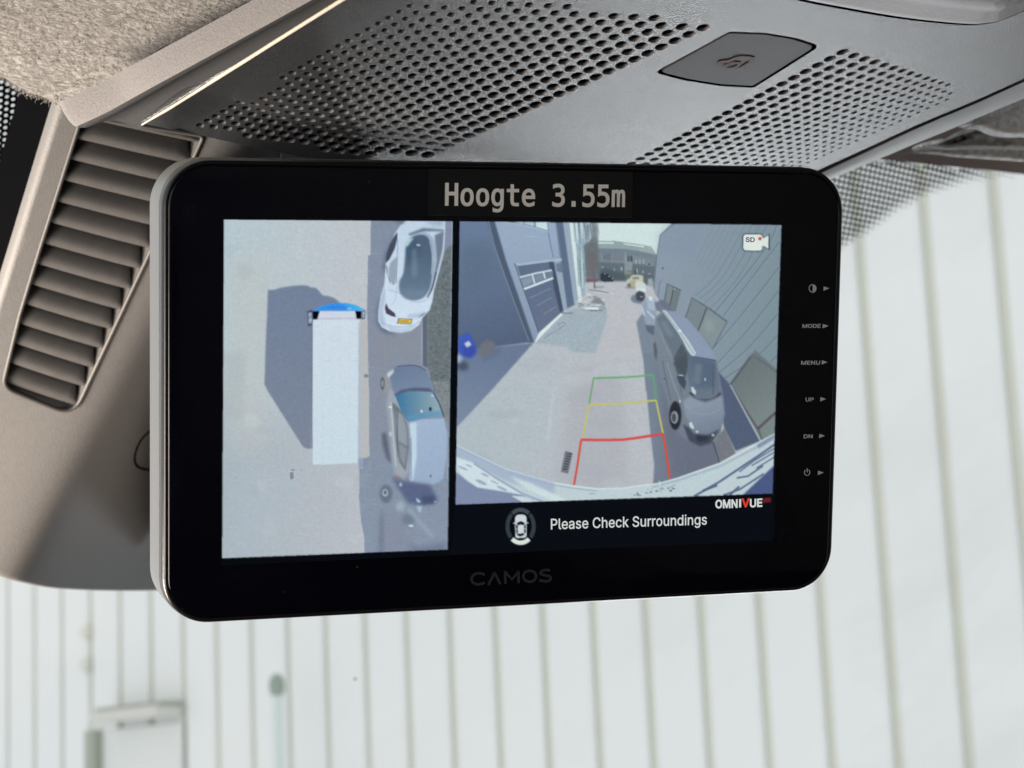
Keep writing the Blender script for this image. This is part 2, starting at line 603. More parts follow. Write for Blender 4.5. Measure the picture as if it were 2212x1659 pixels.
# canopy and door low on the left
pl, pr = on_wall(196, 1560, 0.17), on_wall(400, 1522, 0.0)
zc = (pl.z + pr.z) / 2
fl, fr_ = (pl - CAM).dot(VF), (pr - CAM).dot(VF)
can = thing('door_canopy', veh((fl + fr_) / 2, WALL_R, zc - CAM.z), 'pale cream canopy strip above the door on the white wall', 'canopy')
b = MB()
b.box(veh(fl, WALL_R - 0.015, zc - CAM.z - 0.03), VF * (fr_ - fl), -VR * 0.16, VZ * 0.055, bev=0.01)
b.build('canopy_board', M_CANOPY, can, recalc=True)
b = MB()
b.box(veh(fl + 0.0 * VF.length, WALL_R - 0.015, zc - CAM.z + 0.0255), VF * (fr_ - fl), -VR * 0.13, VZ * 0.02)
b.build('canopy_flashing', M_FRAME, can, recalc=True)
dr = thing('white_door', veh((fl + fr_) / 2, WALL_R, -1.8), 'plain white door under the cream canopy', 'door')
fd = (on_wall(232, 1600) - CAM).dot(VF)
b = MB()
b.box(veh(fd, WALL_R - 0.014, -1.8), VF * (fr_ - fd), VZ * (zc - CAM.z - 0.06 + 1.8), -VR * 0.02, bev=0.006)
b.build('door_leaf', M_DOOR, dr, recalc=True)
b = MB()
fg = (on_wall(212, 1600) - CAM).dot(VF)
b.box(veh(fg, WALL_R - 0.014, -1.8), VF * (fd - fg - 0.004 * (1 if fd > fg else -1)), VZ * (zc - CAM.z - 0.06 + 1.8), -VR * 0.07)
b.build('door_jamb', M_FRAME, dr, recalc=True)

# pipe with a rounded cap in front of the wall
pp = on_wall(598, 1482, 0.22)
pipe = thing('capped_pipe', Vector((pp.x, pp.y, 0.0)), 'slim pale pipe with a dark rounded cap before the white wall', 'pipe')
b = MB()
b.tube([Vector((pp.x, pp.y, 0.0)), Vector((pp.x, pp.y, pp.z - 0.02))], 0.024, 12)
b.build('pipe_shaft', M_PIPE, pipe, smooth=True, sharp=40)
b = MB()
rows = []
for k in range(9):
    a = -math.pi / 2 + math.pi * k / 8
    rows.append((math.cos(a) * 0.036 + 0.002, math.sin(a) * 0.058))
b.tube([Vector((pp.x, pp.y, pp.z + h)) for r, h in rows], [r for r, h in rows], 14)
b.build('pipe_cap', M_CAP, pipe, smooth=True)
for px, py, lab in ((190, 1366, 'upper of two small round fixings on the white wall'), (190, 1437, 'lower of two small round fixings on the white wall')):
    c = on_wall(px, py, 0.012)
    b = MB()
    b.tube([c, c + WN * 0.03, c + WN * 0.04], [0.035, 0.032, 0.018], 12)
    o = b.build('wall_fixing', M_JOINT, smooth=True, sharp=40)
    o['label'], o['category'], o['group'] = lab, 'fixing', 'round fixings on the wall'

# ------------------------------------------------------------------ windscreen and the plastic housing on it
R0 = at(530, 310, 0.765)
best = None
for i in range(200, 800):
    rho = math.radians(i / 10)
    e = VF * math.cos(rho) - VZ * math.sin(rho)
    px1, py1 = project(R0 + e * 0.10)
    x = 530 + (px1 - 530) / (py1 - 310 + 1e-9) * (1200 - 310)
    if py1 > 310 and (best is None or abs(x - 60) < best[0]):
        best = (abs(x - 60), rho)
RHO = best[1]
print('rake', math.degrees(RHO), best[0])
ES = VF * math.cos(RHO) - VZ * math.sin(RHO)
NW = -(VF * math.sin(RHO) + VZ * math.cos(RHO))      # into the cab
WS0 = R0 - NW * 0.088

SLA, SLB, RW = math.tan(math.radians(15)), math.tan(math.radians(33)), 0.012
ka, kb = (SLB - SLA) / 2, (SLB + SLA) / 2
HS = Surf(R0, ES, VR, NW, lambda s, t: -(ka * t + kb * (math.sqrt(t * t + RW * RW) - RW)))
house = thing('windscreen_housing', R0, 'grey plastic housing with slatted air vent fixed to the windscreen', 'vent housing')

bot = catmull([HS.uv(*p) + (0,) for p in ((-40, 1228), (0, 1241), (60, 1257), (130, 1268), (220, 1272.5), (320, 1273), (430, 1268), (560, 1255))], 5)
left = [HS.uv(*p) for p in ((137, 230), (40, 548), (-12, 715), (-60, 870), (-110, 1030))]
s_top = HS.uv(137, 230)[0] - 0.05
lt = HS.uv(137, 230)
dirl = Vector(HS.uv(40, 548)) - Vector(lt)
lt2 = Vector(lt) - dirl.normalized() * 0.06
outline = [tuple(lt2)] + [tuple(p) for p in left] + [(p.x, p.y) for p in bot] + [(bot[-1].x - 0.10, bot[-1].y + 0.03), (lt2.x - 0.03, 0.16)]
VENT_PX = [(176, 250), (440, 292), (318, 556), (196, 815), (158, 897), (4, 836), (42, 680), (82, 548)]
vent2 = round_poly([HS.uv(*p) for p in VENT_PX], [0.001, 0.002, 0, 0, 0.016, 0.007, 0, 0], 6)
V_, F_ = cut_sheet(HS, outline, [vent2], [], 0.0022)
cov = MB()
cov.v, cov.f = V_, F_
# rolled edge all round
def skirt(mb, surf, loop, steps, flip=False):
    n = len(loop)
    c = Vector((sum(p[0] for p in loop) / n, sum(p[1] for p in loop) / n))
    rows = []
    for (off, dh) in steps:
        row = []
        for i in range(n):
            p, a, bb = Vector(loop[i][:2]), Vector(loop[i - 1][:2]), Vector(loop[(i + 1) % n][:2])
            tg = (bb - a).normalized()
            nn = Vector((tg.y, -tg.x))
            area = sum(loop[j - 1][0] * loop[j][1] - loop[j][0] * loop[j - 1][1] for j in range(n))
            if area < 0:
                nn = -nn
            q = p + nn * off
            row.append(surf.pt(q.x, q.y, dh))
        rows.append(row)
    mb.grid(rows, True)
skirt(cov, HS, outline, [(0, 0), (0.0012, -0.0005), (0.002, -0.002), (0.0022, -0.004)])
grey = MB()
for f in cov.f:
    c_ = sum((cov.v[i] for i in f), Vector()) / len(f) - R0
    q = [cov.v[i] for i in f]
    grey.add(q, [tuple(range(len(q)))])
def finish(mb, name, m):
    o = mb.build(name, m, house, recalc=True)
    me = o.data
    me.polygons.foreach_set('use_smooth', [True] * len(me.polygons))
    me.set_sharp_from_angle(angle=math.radians(50))
finish(grey, 'housing_cover', M_HOUSE)
seal = MB()
skirt(seal, HS, outline, [(0.0020, -0.004), (0.0016, -0.03)])
seal.build('edge_seal', M_BLACK, house, smooth=True)
# raised lip round the vent mouth
lip = MB()
vp = [HS.pt(p[0], p[1], 0.0002) for p in vent2]
lip.tube(vp + [vp[0]], 0.0008, 6, caps=False)
lip.build('vent_frame', M_LIP, house, smooth=True)
duct = MB()
skirt(duct, HS, vent2, [(0, 0.0), (-0.0002, -0.006), (-0.0008, -0.022)])
duct.build('duct_wall', M_SLAT, house, smooth=True, sharp=50)
db = MB()
db.add([HS.pt(p[0], p[1], -0.022) for p in vent2], [tuple(range(len(vent2)))])
db.build('duct_back', M_DUCT, house)
# slats
def lerp_poly(pts, y):
    for (x1, y1), (x2, y2) in zip(pts, pts[1:]):
        if y1 <= y <= y2:
            return x1 + (x2 - x1) * (y - y1) / (y2 - y1)
    (x1, y1), (x2, y2) = pts[-2:] if y > pts[-1][1] else pts[:2]
    return x1 + (x2 - x1) * (y - y1) / (y2 - y1)
LEFT = [(178, 250), (82, 548), (42, 680), (4, 832)]
RIGHT_E = [(438, 294), (318, 556), (196, 815), (160, 890)]
SY = [230, 275, 319.5, 364.5, 410, 455.5, 500.5, 545, 589, 631.5, 674, 716.5, 758.5, 800, 840]
for k, yl in enumerate(SY):
    yl2 = yl + 26                                   # lower lip of the slat at its left end
    xl = lerp_poly(LEFT, yl2) + (6 if k == len(SY) - 1 else 2)
    slope = 0.215 + 0.009 * k
    # meet the right edge
    xr, yr = xl + 200, 0
    for it in range(20):
        yr = yl2 + slope * (xr - xl)
        xr = lerp_poly(RIGHT_E, yr) - 3
    if k == len(SY) - 1:
        xr, yr = 168, yl2 + slope * 140
    sl, tl = HS.uv(xl, yl2)
    sr, tr_ = HS.uv(xr, yr)
    rows = []
    NU = 14
    for i in range(NU + 1):
        u = i / NU
        s, t = sl + (sr - sl) * u, tl + (tr_ - tl) * u
        n = HS.nrm(s, t)
        base = HS.pt(s, t, -0.0008)
        up = -(ES - n * ES.dot(n)).normalized()
        full = 0.0094 if k else 0.005
        w = full * min(1.0, 0.35 + 0.65 * math.sqrt(min(1.0, u / 0.16))) * min(1.0, 0.6 + 0.4 * math.sqrt(max(0.0, (1 - u) / 0.05)))
        prof = []
        for q in range(7):
            v = q / 6
            bul = 0.0016 * math.sin(math.pi * min(1, v * 1.05)) * 1.1
            prof.append(base + up * (w * v) - n * (0.0066 * v ** 1.2) + n * bul)
        for q in range(6, -1, -1):
            v = q / 6
            prof.append(base + up * (w * v + 0.0002) - n * (0.0066 * v ** 1.2 + 0.0013))
        rows.append(prof)
    sb = MB()
    sb.grid(rows, True)
    m_ = len(rows[0])
    sb.f.append(tuple(range(m_)))
    sb.f.append(tuple(NU * m_ + i for i in range(m_)))
    sb.build('slat', M_SLAT, house, smooth=True, sharp=60, recalc=True)
# inner guide vanes crossing behind the slats
for (xa, ya, xb_, yb) in ((214, 300, 330, 420), (240, 360, 360, 470)):
    a, c = HS.uv(xa, ya), HS.uv(xb_, yb)
    vb = MB()
    p1, p2 = HS.pt(a[0], a[1], -0.012), HS.pt(c[0], c[1], -0.012)
    vb.box(p1, p2 - p1, NW * 0.004, (p2 - p1).cross(NW).normalized() * 0.0015)
    vb.build('guide_vane', M_SLAT, house, recalc=True)
# unseen block behind the monitor, added to shade the housing's right side
mbk = MB()
fr4 = [at(x, y, 0.668) for x, y in ((380, 400), (800, 400), (800, 1240), (380, 1240))]
bk4 = [at(x, y, d) for x, y, d in ((352, 420, 0.86), (900, 420, 0.95), (900, 1230, 1.06), (352, 1230, 0.985))]
mbk.add(fr4 + bk4, [(0, 1, 2, 3), (7, 6, 5, 4), (0, 4, 5, 1), (1, 5, 6, 2), (2, 6, 7, 3), (3, 7, 4, 0)])
mbk.build('housing_shade_block', M_HOUSE, house, recalc=True)
# small round-ended flap on the shaded side
fl2 = catmull([HS.uv(*p) + (0,) for p in ((330, 925), (304, 950), (291, 985), (296, 1006), (318, 1014), (345, 1012))], 5)
fb = MB()
fb.tube([HS.pt(p.x, p.y, 0.0001) for p in fl2], 0.00055, 5)
fb.build('flap_seam', M_BLACK, house, smooth=True)
for pts in (((598, 372), (607, 325)), ((652, 372), (672, 338))):
    q = [HS.uv(*p) for p in pts]
    fb = MB()
    fb.tube([HS.pt(p[0], p[1], 0.0001) for p in q], 0.0004, 5)
    fb.build('cover_seam', M_SIDE, house, smooth=True)

# ------------------------------------------------------------------ windscreen: glass, black enamel edge with clear dots
wind = thing('windscreen', WS0, 'slanted clear windscreen with black dotted enamel edge', 'windscreen')
GS = Surf(WS0, ES, VR, NW, lambda s, t: 0.0)
g = MB()
g.grid([[GS.pt(s, t) for t in np.linspace(-0.75, 1.6, 12)] for s in np.linspace(-0.16, 1.0, 12)])
g.build('glass', M_WIND, wind, smooth=True)

def frit_cells(test, radius, pitch, rot, lo, hi):
    """Enamel sheet of hexagon cells, each with a round clear dot. test(px,py) keeps a cell, radius(px,py) sizes its dot."""
    vs, fs = [], []
    ca, sa = math.cos(rot), math.sin(rot)
    n = 0
    c0 = ((lo[0] + hi[0]) / 2, (lo[1] + hi[1]) / 2)
    ext = int(max(hi[0] - lo[0], hi[1] - lo[1]) / pitch * 0.8) + 2
    for j in range(-ext, ext + 1):
        for i in range(-ext, ext + 1):
            x, y = (i + 0.5 * (j % 2)) * pitch, j * pitch * 0.866
            s, t = c0[0] + x * ca - y * sa, c0[1] + x * sa + y * ca
            px, py = project(GS.pt(s, t))
            if not test(px, py):
                continue
            r = radius(px, py) * pitch
            rows = []
            for q in range(12):
                a = math.pi / 6 * q + math.pi / 6
                hexr = pitch / 2 / math.cos(((a) % (math.pi / 3)) - math.pi / 6) if False else pitch / 2 / max(math.cos(abs(((a + math.pi / 6) % (math.pi / 3)) - math.pi / 6)), 0.86)
                ax, ay = math.cos(a + rot), math.sin(a + rot)
                vs.append(GS.pt(s + ax * hexr, t + ay * hexr, 0.0008))
                vs.append(GS.pt(s + ax * r, t + ay * r, 0.0008))
            for q in range(12):
                k = (q + 1) % 12
                fs.append((n + 2 * q, n + 2 * k, n + 2 * k + 1, n + 2 * q + 1))
            n += 24
    return vs, fs

def yline(pts, x):
    return np.interp(x, [p[0] for p in pts], [p[1] for p in pts])
LOW = [(1740, 575), (1820, 533), (1870, 500), (1930, 455), (2000, 418), (2080, 391), (2160, 377), (2300, 372)]
TOPD = [(1740, 330), (1931, 349), (2150, 371), (2300, 388)]
def t_right(px, py):
    return 1730 < px < 2300 and yline(TOPD, px) - 2 < py < yline(LOW, px) + 4
def r_right(px, py):
    d = yline(LOW, px) - py
    u = py - yline(TOPD, px)
    r = 0.345 if u > 8 else 0.28
    return min(0.492, max(r, 0.492 - 0.0075 * max(d, 0)))
ua, ub = GS.uv(1730, 320), GS.uv(2300, 560)
lo = (min(ua[0], ub[0]), min(ua[1], ub[1])); hi = (max(ua[0], ub[0]), max(ua[1], ub[1]))
v_, f_ = frit_cells(t_right, r_right, 0.0036, math.pi / 2, lo, hi)
obj('dotted_enamel', v_, f_, M_FRITDOT, wind, kind='stuff', label='dark enamel with clear dots beside the monitor')
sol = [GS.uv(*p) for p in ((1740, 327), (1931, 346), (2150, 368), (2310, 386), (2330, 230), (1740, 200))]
obj('enamel_strip', [GS.pt(s, t, 0.0008) for s, t in sol], [tuple(range(len(sol)))], M_FRITLIT, wind, label='enamel band above the dots, coloured brown for the light on it')

EDGE_L = [(165, 96), (223, 82), (266, 73), (295, 63), (321, 53), (348, 44), (398, 32), (424, 21), (443, 14), (477, 1), (520, -14), (900, -120)]
def t_left(px, py):
    return -60 < px < np.interp(py, [p[0] for p in EDGE_L], [p[1] for p in EDGE_L]) + 5 and 100 < py < 900
def r_left(px, py):
    return 0.27
ua, ub = GS.uv(-60, 100), GS.uv(110, 640)
lo = (min(ua[0], ub[0]) - 0.03, min(ua[1], ub[1]) - 0.03); hi = (max(ua[0], ub[0]) + 0.03, max(ua[1], ub[1]) + 0.03)
v_, f_ = frit_cells(t_left, r_left, 0.0028, 0.35, lo, hi)
obj('dotted_enamel', v_, f_, M_FRIT, wind, kind='stuff', label='black enamel with bright dots left of the vent')
el = [GS.uv(x + 4, y) for y, x in EDGE_L]
er = [GS.uv(x + 260, y) for y, x in EDGE_L]
sb = MB()
sb.grid([[GS.pt(s, t, 0.0008) for s, t in el], [GS.pt(s, t, 0.0008) for s, t in er]])
sb.build('enamel_strip', M_FRIT, wind)
# unseen black patch on the glass, added to keep light off the housing
ep = [GS.uv(*p) for p in ((230, 300), (700, 430), (1700, 470), (1700, 1225), (345, 1240), (240, 1235), (60, 1205), (-10, 1190), (60, 960), (140, 640))]
obj('glass_light_block', [GS.pt(s_, t_, 0.0010) for s_, t_ in ep], [tuple(range(len(ep)))], M_FRIT, wind)
# an insect mark on the glass
s, t = GS.uv(766, 1464)
b = MB()
b.tube([GS.pt(s, t, 0.0004), GS.pt(s + 0.0002, t, 0.0010), GS.pt(s, t, 0.0014)], [0.0009, 0.0008, 0.0003], 8)
b.build('insect_mark', M_SPECK, wind, smooth=True)
# ------------------------------------------------------------------ overhead console
BETA = math.radians(10.5)
CA = VF * math.cos(BETA) - VZ * math.sin(BETA)
CN = -(VF * math.sin(BETA) + VZ * math.cos(BETA))
CO = at(1150, 300, 0.685)
tmp = Surf(CO, CA, VR, CN, lambda s, t: 0.0)
T_MID = tmp.uv(1560, 200)[1]
FRONT = sorted((tmp.uv(*p)[1], tmp.uv(*p)[0]) for p in ((308, 267), (430, 291), (560, 320), (660, 341), (800, 353), (900, 358), (1050, 372), (1250, 396), (1450, 414), (1600, 412), (1700, 398)))
T_SEAM = tmp.uv(330, 262)[1]
T_ROLL = tmp.uv(700, 300)[1]
T_FADE0, T_FADE1 = tmp.uv(1350, 405)[1], tmp.uv(1640, 410)[1]
def con_h(s, t):
    h = -0.75 * (t - T_MID) ** 2
    d = s - (float(np.interp(t, [q[0] for q in FRONT], [q[1] for q in FRONT])) - 0.046)
    if d > 0:
        h -= 50.0 * min(d, 0.05) ** 3 * max(0.0, min(1.0, (T_FADE1 - t) / (T_FADE1 - T_FADE0))) * max(0.0, min(1.0, (t - T_SEAM) / 0.03)) ** 2
    e = T_ROLL - t
    if e > 0:
        h -= 0.0 * e ** 3 * max(0.0, min(1.0, (d + 0.035) / 0.05))
    return h
CS = Surf(CO, CA, VR, CN, con_h)
console = thing('overhead_console', CS.pt(*CS.uv(1400, 150)), 'grey textured overhead console with two perforated speaker fields above the monitor', 'console')

def homog(src, dst):
    A = []
    for (x, y), (u, v) in zip(src, dst):
        A += [[x, y, 1, 0, 0, 0, -u * x, -u * y], [0, 0, 0, x, y, 1, -v * x, -v * y]]
    h = np.linalg.solve(np.array(A, float), np.array(dst, float).ravel())
    return np.append(h, 1).reshape(3, 3)
def happly(h, x, y):
    q = h @ np.array([x, y, 1.0])
    return q[0] / q[2], q[1] / q[2]

circles = []
def field(corners, ni, nj, clip, rad, irange, jrange):
    h = homog([(0, 0), (0, nj), (ni, nj), (ni, 0)], corners)
    for i in irange:
        for j in jrange:
            x, y = happly(h, i, j)
            if not inside([(x, y)], clip)[0]:
                continue
            s, t = CS.uv(x, y)
            d = (CS.pt(s, t) - CAM).dot(FWD)
            circles.append((s, t, rad(i / ni, j / nj) / FP * d, 18))
CLIP_L = [(424, 273), (560, 199), (760, 81), (825, 40), (858, 25), (885, 13), (935, 5), (1040, 2), (1090, 5), (1180, 10), (1260, 17), (1330, 26), (1395, 34), (1532, 55), (1524, 68), (952, 331), (905, 337), (870, 338), (800, 334), (685, 321), (560, 301)]
field([(432, 271), (945.7, 324), (1519, 60), (863, 26)], 22, 16, CLIP_L,
      lambda u, v: (8.8 + 6.3 * max(0, min(1, v)) ** 0.9) * (1 - 0.10 * u * (1 - v)), range(-4, 28), range(-1, 18))
NL = len(circles)
CLIP_R = [(1810, 104), (1842, 108), (1950, 136), (2010, 158), (2045, 172), (2062, 190), (2067, 205), (2056, 216), (1725, 366), (1690, 382), (1300, 397), (1353, 350)]
field([(1820, 112.5), (2088, 196), (1712, 366), (1364, 353)], 20, 15, CLIP_R,
      lambda u, v: (14.2 - 8.6 * max(0, min(1, v)) ** 0.85) * (1 - 0.22 * min(1, u)), range(-2, 25), range(-1, 18))
print('holes', NL, len(circles) - NL)

OUT_PX = [(308, 267), (370, 279), (430, 291), (500, 307), (560, 320), (610, 331), (660, 341), (730, 348), (800, 353), (900, 358), (1050, 372), (1250, 396), (1450, 414), (1600, 412), (1700, 398),
          (1810, 348), (1890, 312), (1969, 275), (2040, 245), (2108, 217), (2212, 170), (2330, 117), (2380, -140), (1500, -160), (960, -140), (735, 0), (522, 133)]
out2 = [CS.uv(*p) for p in OUT_PX]
BTN_PX = [(1412, 157), (1575, 68), (1655, 71), (1720, 82), (1773, 99), (1628, 190), (1555, 186), (1480, 174)]
btn = round_poly([Vector(p) for p in BTN_PX], [7, 14, 0, 0, 9, 14, 0, 0], 6)
btn2 = [CS.uv(p.x, p.y) for p in btn]
LENS_PX = [(1640, -30), (1715, -1), (1825, 21), (1953, 42), (2081, 54.5), (2119, 53), (2158, 46), (2212, 24), (2290, -15), (2270, -90), (1760, -100)]
lens2 = [(p.x, p.y) for p in catmull([CS.uv(*p) + (0,) for p in LENS_PX], 4, True)]
V_, F_ = cut_sheet(CS, out2, [btn2, lens2], circles, 0.006)
main = MB()
main.v, main.f = V_, F_
skirt(main, CS, out2, [(0, 0), (0.0003, -0.0001), (0.0005, -0.0005), (0.0005, -0.0020), (0.0005, -0.02)])
pan = main.build('console_panel', M_CONSOLE, console, smooth=True, sharp=45)

def wells(cs, name):
    rim, deep = MB(), MB()
    for (s, t, r, seg) in cs:
        def row(k, dh):
            return [CS.pt(s + r * k * math.cos(2 * math.pi * q / seg), t + r * k * math.sin(2 * math.pi * q / seg), dh) for q in range(seg)]
        rim.grid([row(1.0, 0.0), row(0.965, -0.00012), row(0.925, -0.0004), row(0.905, -0.0009)], True)
        deep.grid([row(0.905, -0.0009), row(0.90, -0.0032)], True)
        n = len(deep.v)
        deep.add(row(0.90, -0.0032), [tuple(range(seg))])
    rim.build('perforation_rim', M_RIM, console, smooth=True, kind='stuff')
    deep.build('perforation_well', M_WELL, console, smooth=True, sharp=50, kind='stuff')
wells(circles[:NL], 'left')
wells(circles[NL:], 'right')

# hazard button in its gap
gap = MB()
skirt(gap, CS, btn2, [(0, 0), (-0.0001, -0.0006), (-0.0003, -0.004)])
gap.build('button_gap', M_BLACK, console, smooth=True, sharp=50)
cap = MB()
c2 = Vector((sum(p[0] for p in btn2) / len(btn2), sum(p[1] for p in btn2) / len(btn2)))
rows = []
for k, dh in ((0.948, -0.004), (0.946, -0.0006), (0.940, -0.0002), (0.928, -0.0001), (0.925, -0.0001), (0.90, -0.0001), (0.6, -0.0001), (0.2, -0.0001)):
    rows.append([CS.pt(c2.x + (p[0] - c2.x) * k, c2.y + (p[1] - c2.y) * k, dh) for p in btn2])
cap.grid(rows, True)
cap.f.append(tuple(len(cap.v) - len(btn2) + i for i in range(len(btn2))))
hz = cap.build('hazard_button', M_BUTTON, console, smooth=True, sharp=50, label='dark grey rounded button with a faded red mark')
# faded red mark on the button: crossing loops, as rubbed print
def mark(pts, rad, closed):
    q = catmull([CS.uv(*p) + (0,) for p in pts], 6, closed)
    if closed:
        q.append(q[0])
    b = MB()
    n = len(q)
    rows = [[], []]
    for i in range(n):
        d = (q[min(i + 1, n - 1)] - q[max(i - 1, 0)])
        d = Vector((d.x, d.y)).normalized()
        w = rad * (0.8 + 0.4 * random.random())
        rows[0].append(CS.pt(q[i].x - d.y * w, q[i].y + d.x * w, 0.0001))
        rows[1].append(CS.pt(q[i].x + d.y * w, q[i].y - d.x * w, 0.0001))
    b.grid(rows)
    b.build('red_mark', M_ICON, hz)
def z9(pts):
    return [(1382.5 + 0.1984 * x, 43.9 + 0.1984 * y) for x, y in pts]
mark(z9([(975, 440), (1060, 405), (1160, 402), (1222, 420), (1200, 460), (1130, 500), (1090, 532)]), 0.00085, False)
mark(z9([(925, 512), (960, 478), (1030, 462), (1082, 470), (1045, 508), (980, 526)]), 0.0006, True)
mark(z9([(985, 448), (920, 446), (872, 460), (892, 492)]), 0.0009, False)

# lamp lens at the rear
lg = MB()
skirt(lg, CS, lens2, [(0, 0), (-0.0001, -0.001), (-0.0006, -0.006)])
lg.build('lens_gap', M_BLACK, console, smooth=True, sharp=50)
lb = MB()
cl = Vector((sum(p[0] for p in lens2) / len(lens2), sum(p[1] for p in lens2) / len(lens2)))
def lrow(inset, dh):
    out = []
    n = len(lens2)
    for i in range(n):
        p, a, c = Vector(lens2[i]), Vector(lens2[i - 1]), Vector(lens2[(i + 1) % n])
        tg = (c - a).normalized()
        nn = Vector((-tg.y, tg.x))
        if (cl - p).dot(nn) < 0:
            nn = -nn
        q = p + nn * inset
        out.append(CS.pt(q.x, q.y, dh))
    return out
lb.grid([lrow(0.0016, -0.006), lrow(0.0016, -0.0002), lrow(0.0020, 0.0006)], True)
lb.build('lens_edge', M_LENSEDGE, console, smooth=True, sharp=60)
lb = MB()
lb.grid([lrow(0.0020, 0.0006), lrow(0.0045, 0.0012), lrow(0.010, 0.0008), lrow(0.013, 0.0016), lrow(0.018, 0.0018), lrow(0.019, 0.0018)], True)
n = len(lens2)
lb.f.append(tuple(len(lb.v) - n + i for i in range(n)))
lb.build('lamp_lens', M_LENS, console, smooth=True, sharp=60)

def res(pts, n):
    pts = [Vector(p) for p in pts]
    L = [0]
    for a, c in zip(pts, pts[1:]):
        L.append(L[-1] + (c - a).length)
    out = []
    for k in range(n):
        d = L[-1] * k / (n - 1)
        i = max(j for j in range(len(L) - 1) if L[j] <= d + 1e-9)
        u = (d - L[i]) / (L[i + 1] - L[i])
        out.append(pts[i].lerp(pts[i + 1], u))
    return out
# pale bead along the left seam, standing in for light caught on the edge
seam = [(306, 267), (360, 234), (440, 184), (522, 133), (620, 71), (735, -1), (960, -141)]
b = MB()
sp = [CS.pt(*CS.uv(p.x, p.y), 0.0004) for p in res(seam, 60)]
b.tube(sp, [0.00022 + 0.00040 * min(1, k / 5) for k in range(60)], 8)
b.build('seam_highlight_bead', M_BEAD, console, smooth=True)

# left trim strip, rolling up towards the roof lining
A_PX = [(137, 214), (200, 186), (300, 130), (400, 76), (548, -4), (760, -122)]
B_PX = [(300, 269), (356, 234), (436, 184), (518, 133), (616, 71), (956, -141)]
NS = 40
Apx, Bpx = res(A_PX, NS), res(B_PX, NS)
rows = []
for i in range(NS):
    pb = CS.pt(*CS.uv(Bpx[i].x + 5, Bpx[i].y + 3), 0.0003)
    db_ = (pb - CAM).dot(FWD)
    pa = at(Apx[i].x, Apx[i].y, db_ * 0.99 + 0.010)
    nrm = CN
    row = []
    for q in range(19):
        v = q / 18
        # rounded ridge near the lining, running out flat at the seam
        lift = 0.0075 * 12.2 * v * (1 - v) ** 4
        row.append(pa.lerp(pb, v) + nrm * lift)
    rows.append(row)
# rounded lower end
tip = []
for k in range(5, 0, -1):
    a = math.pi / 2 * k / 5
    tip.append([p + CA * (0.0035 * math.sin(a)) - CN * (0.0035 * (1 - math.cos(a))) for p in rows[0]])
allr = tip + rows
b = MB()
b.grid([r[3:] for r in allr])
b.build('trim_strip', M_TRIM, console, smooth=True, recalc=True)
b = MB()
b.grid([[p + CN * (0.0003 * (4 - min(q, 4)) / 4 + 0.0001) for q, p in enumerate(r[:4])] for r in allr])
b.build('trim_edge_lit', M_ROLL, console, smooth=True, recalc=True)  # ridge of the trim strip, coloured paler for the light it catches

# right side: rubber groove and pale side trim
GU = [(1640, 425), (1810, 349), (1890, 313), (1969, 276), (2040, 246), (2108, 218), (2212, 171), (2330, 118)]
GL = [(1640, 440), (1810, 358), (1890, 321), (1969, 284), (2040, 253), (2108, 225), (2212, 178), (2330, 126)]
EDG = [(1640, 460), (1810, 385), (1890, 353), (1969, 321), (2040, 293), (2108, 264), (2212, 221), (2330, 175)]
def strip(name, pa, pb, dha, dhb, bulge, m, nq=7):
    a, c = res(pa, 30), res(pb, 30)
    rows = []
    for i in range(30):
        A_, B_ = CS.pt(*CS.uv(*a[i]), dha), CS.pt(*CS.uv(*c[i]), dhb)
        rows.append([A_.lerp(B_, q / (nq - 1)) + CN * bulge * math.sin(math.pi * q / (nq - 1)) for q in range(nq)])
    b = MB()
    b.grid(rows)
    return b
b = strip('groove', GU, GL, -0.0002, -0.0002, -0.0022, M_GROOVE)
b.build('edge_groove', M_GROOVE, console, smooth=True)
b = strip('side', GL, EDG, -0.0001, -0.0016, 0.0022, M_SIDE)
e2 = [CS.pt(*CS.uv(*p), -0.0016) for p in res(EDG, 30)]
b.grid([e2, [p - CN * 0.012 + VR * 0.001 for p in e2]])
b.build('side_trim', M_SIDE, console, smooth=True, sharp=50, recalc=True)

# ------------------------------------------------------------------ fleece roof lining at upper left
F0, F1, F2 = at(139, 222, 0.715), at(560, -10, 0.622), at(0, 0, 0.665)
FN = (F1 - F0).cross(F2 - F0).normalized()
if FN.dot(CAM - F0) < 0:
    FN = -FN
FX = (F1 - F0).normalized()
FY = FN.cross(FX).normalized()
FS = Surf(F0, FX, FY, FN, lambda s, t: 0.0012 * math.sin(s * 70 + 1) * math.sin(t * 60))
LIN_PX = [(760, -125), (560, -8), (480, 36), (400, 81), (300, 137), (200, 192), (150, 220), (128, 224), (108, 216), (84, 205), (60, 197), (30, 180), (0, 160), (-40, 138), (-120, 100), (-120, -140), (300, -170)]
lin2 = [FS.uv(*p) for p in LIN_PX]
lining = thing('fleece_lining', F0, 'flecked beige fleece roof lining at the upper left corner', 'roof lining')
V_, F_ = cut_sheet(FS, lin2, [], [], 0.004)
b = MB()
b.v, b.f = V_, F_
skirt(b, FS, lin2, [(0, 0), (0.0012, -0.0006), (0.0020, -0.0018), (0.0023, -0.0035), (0.0023, -0.012)])
b.build('fleece_cloth', M_FLEECE, lining, smooth=True, recalc=True)
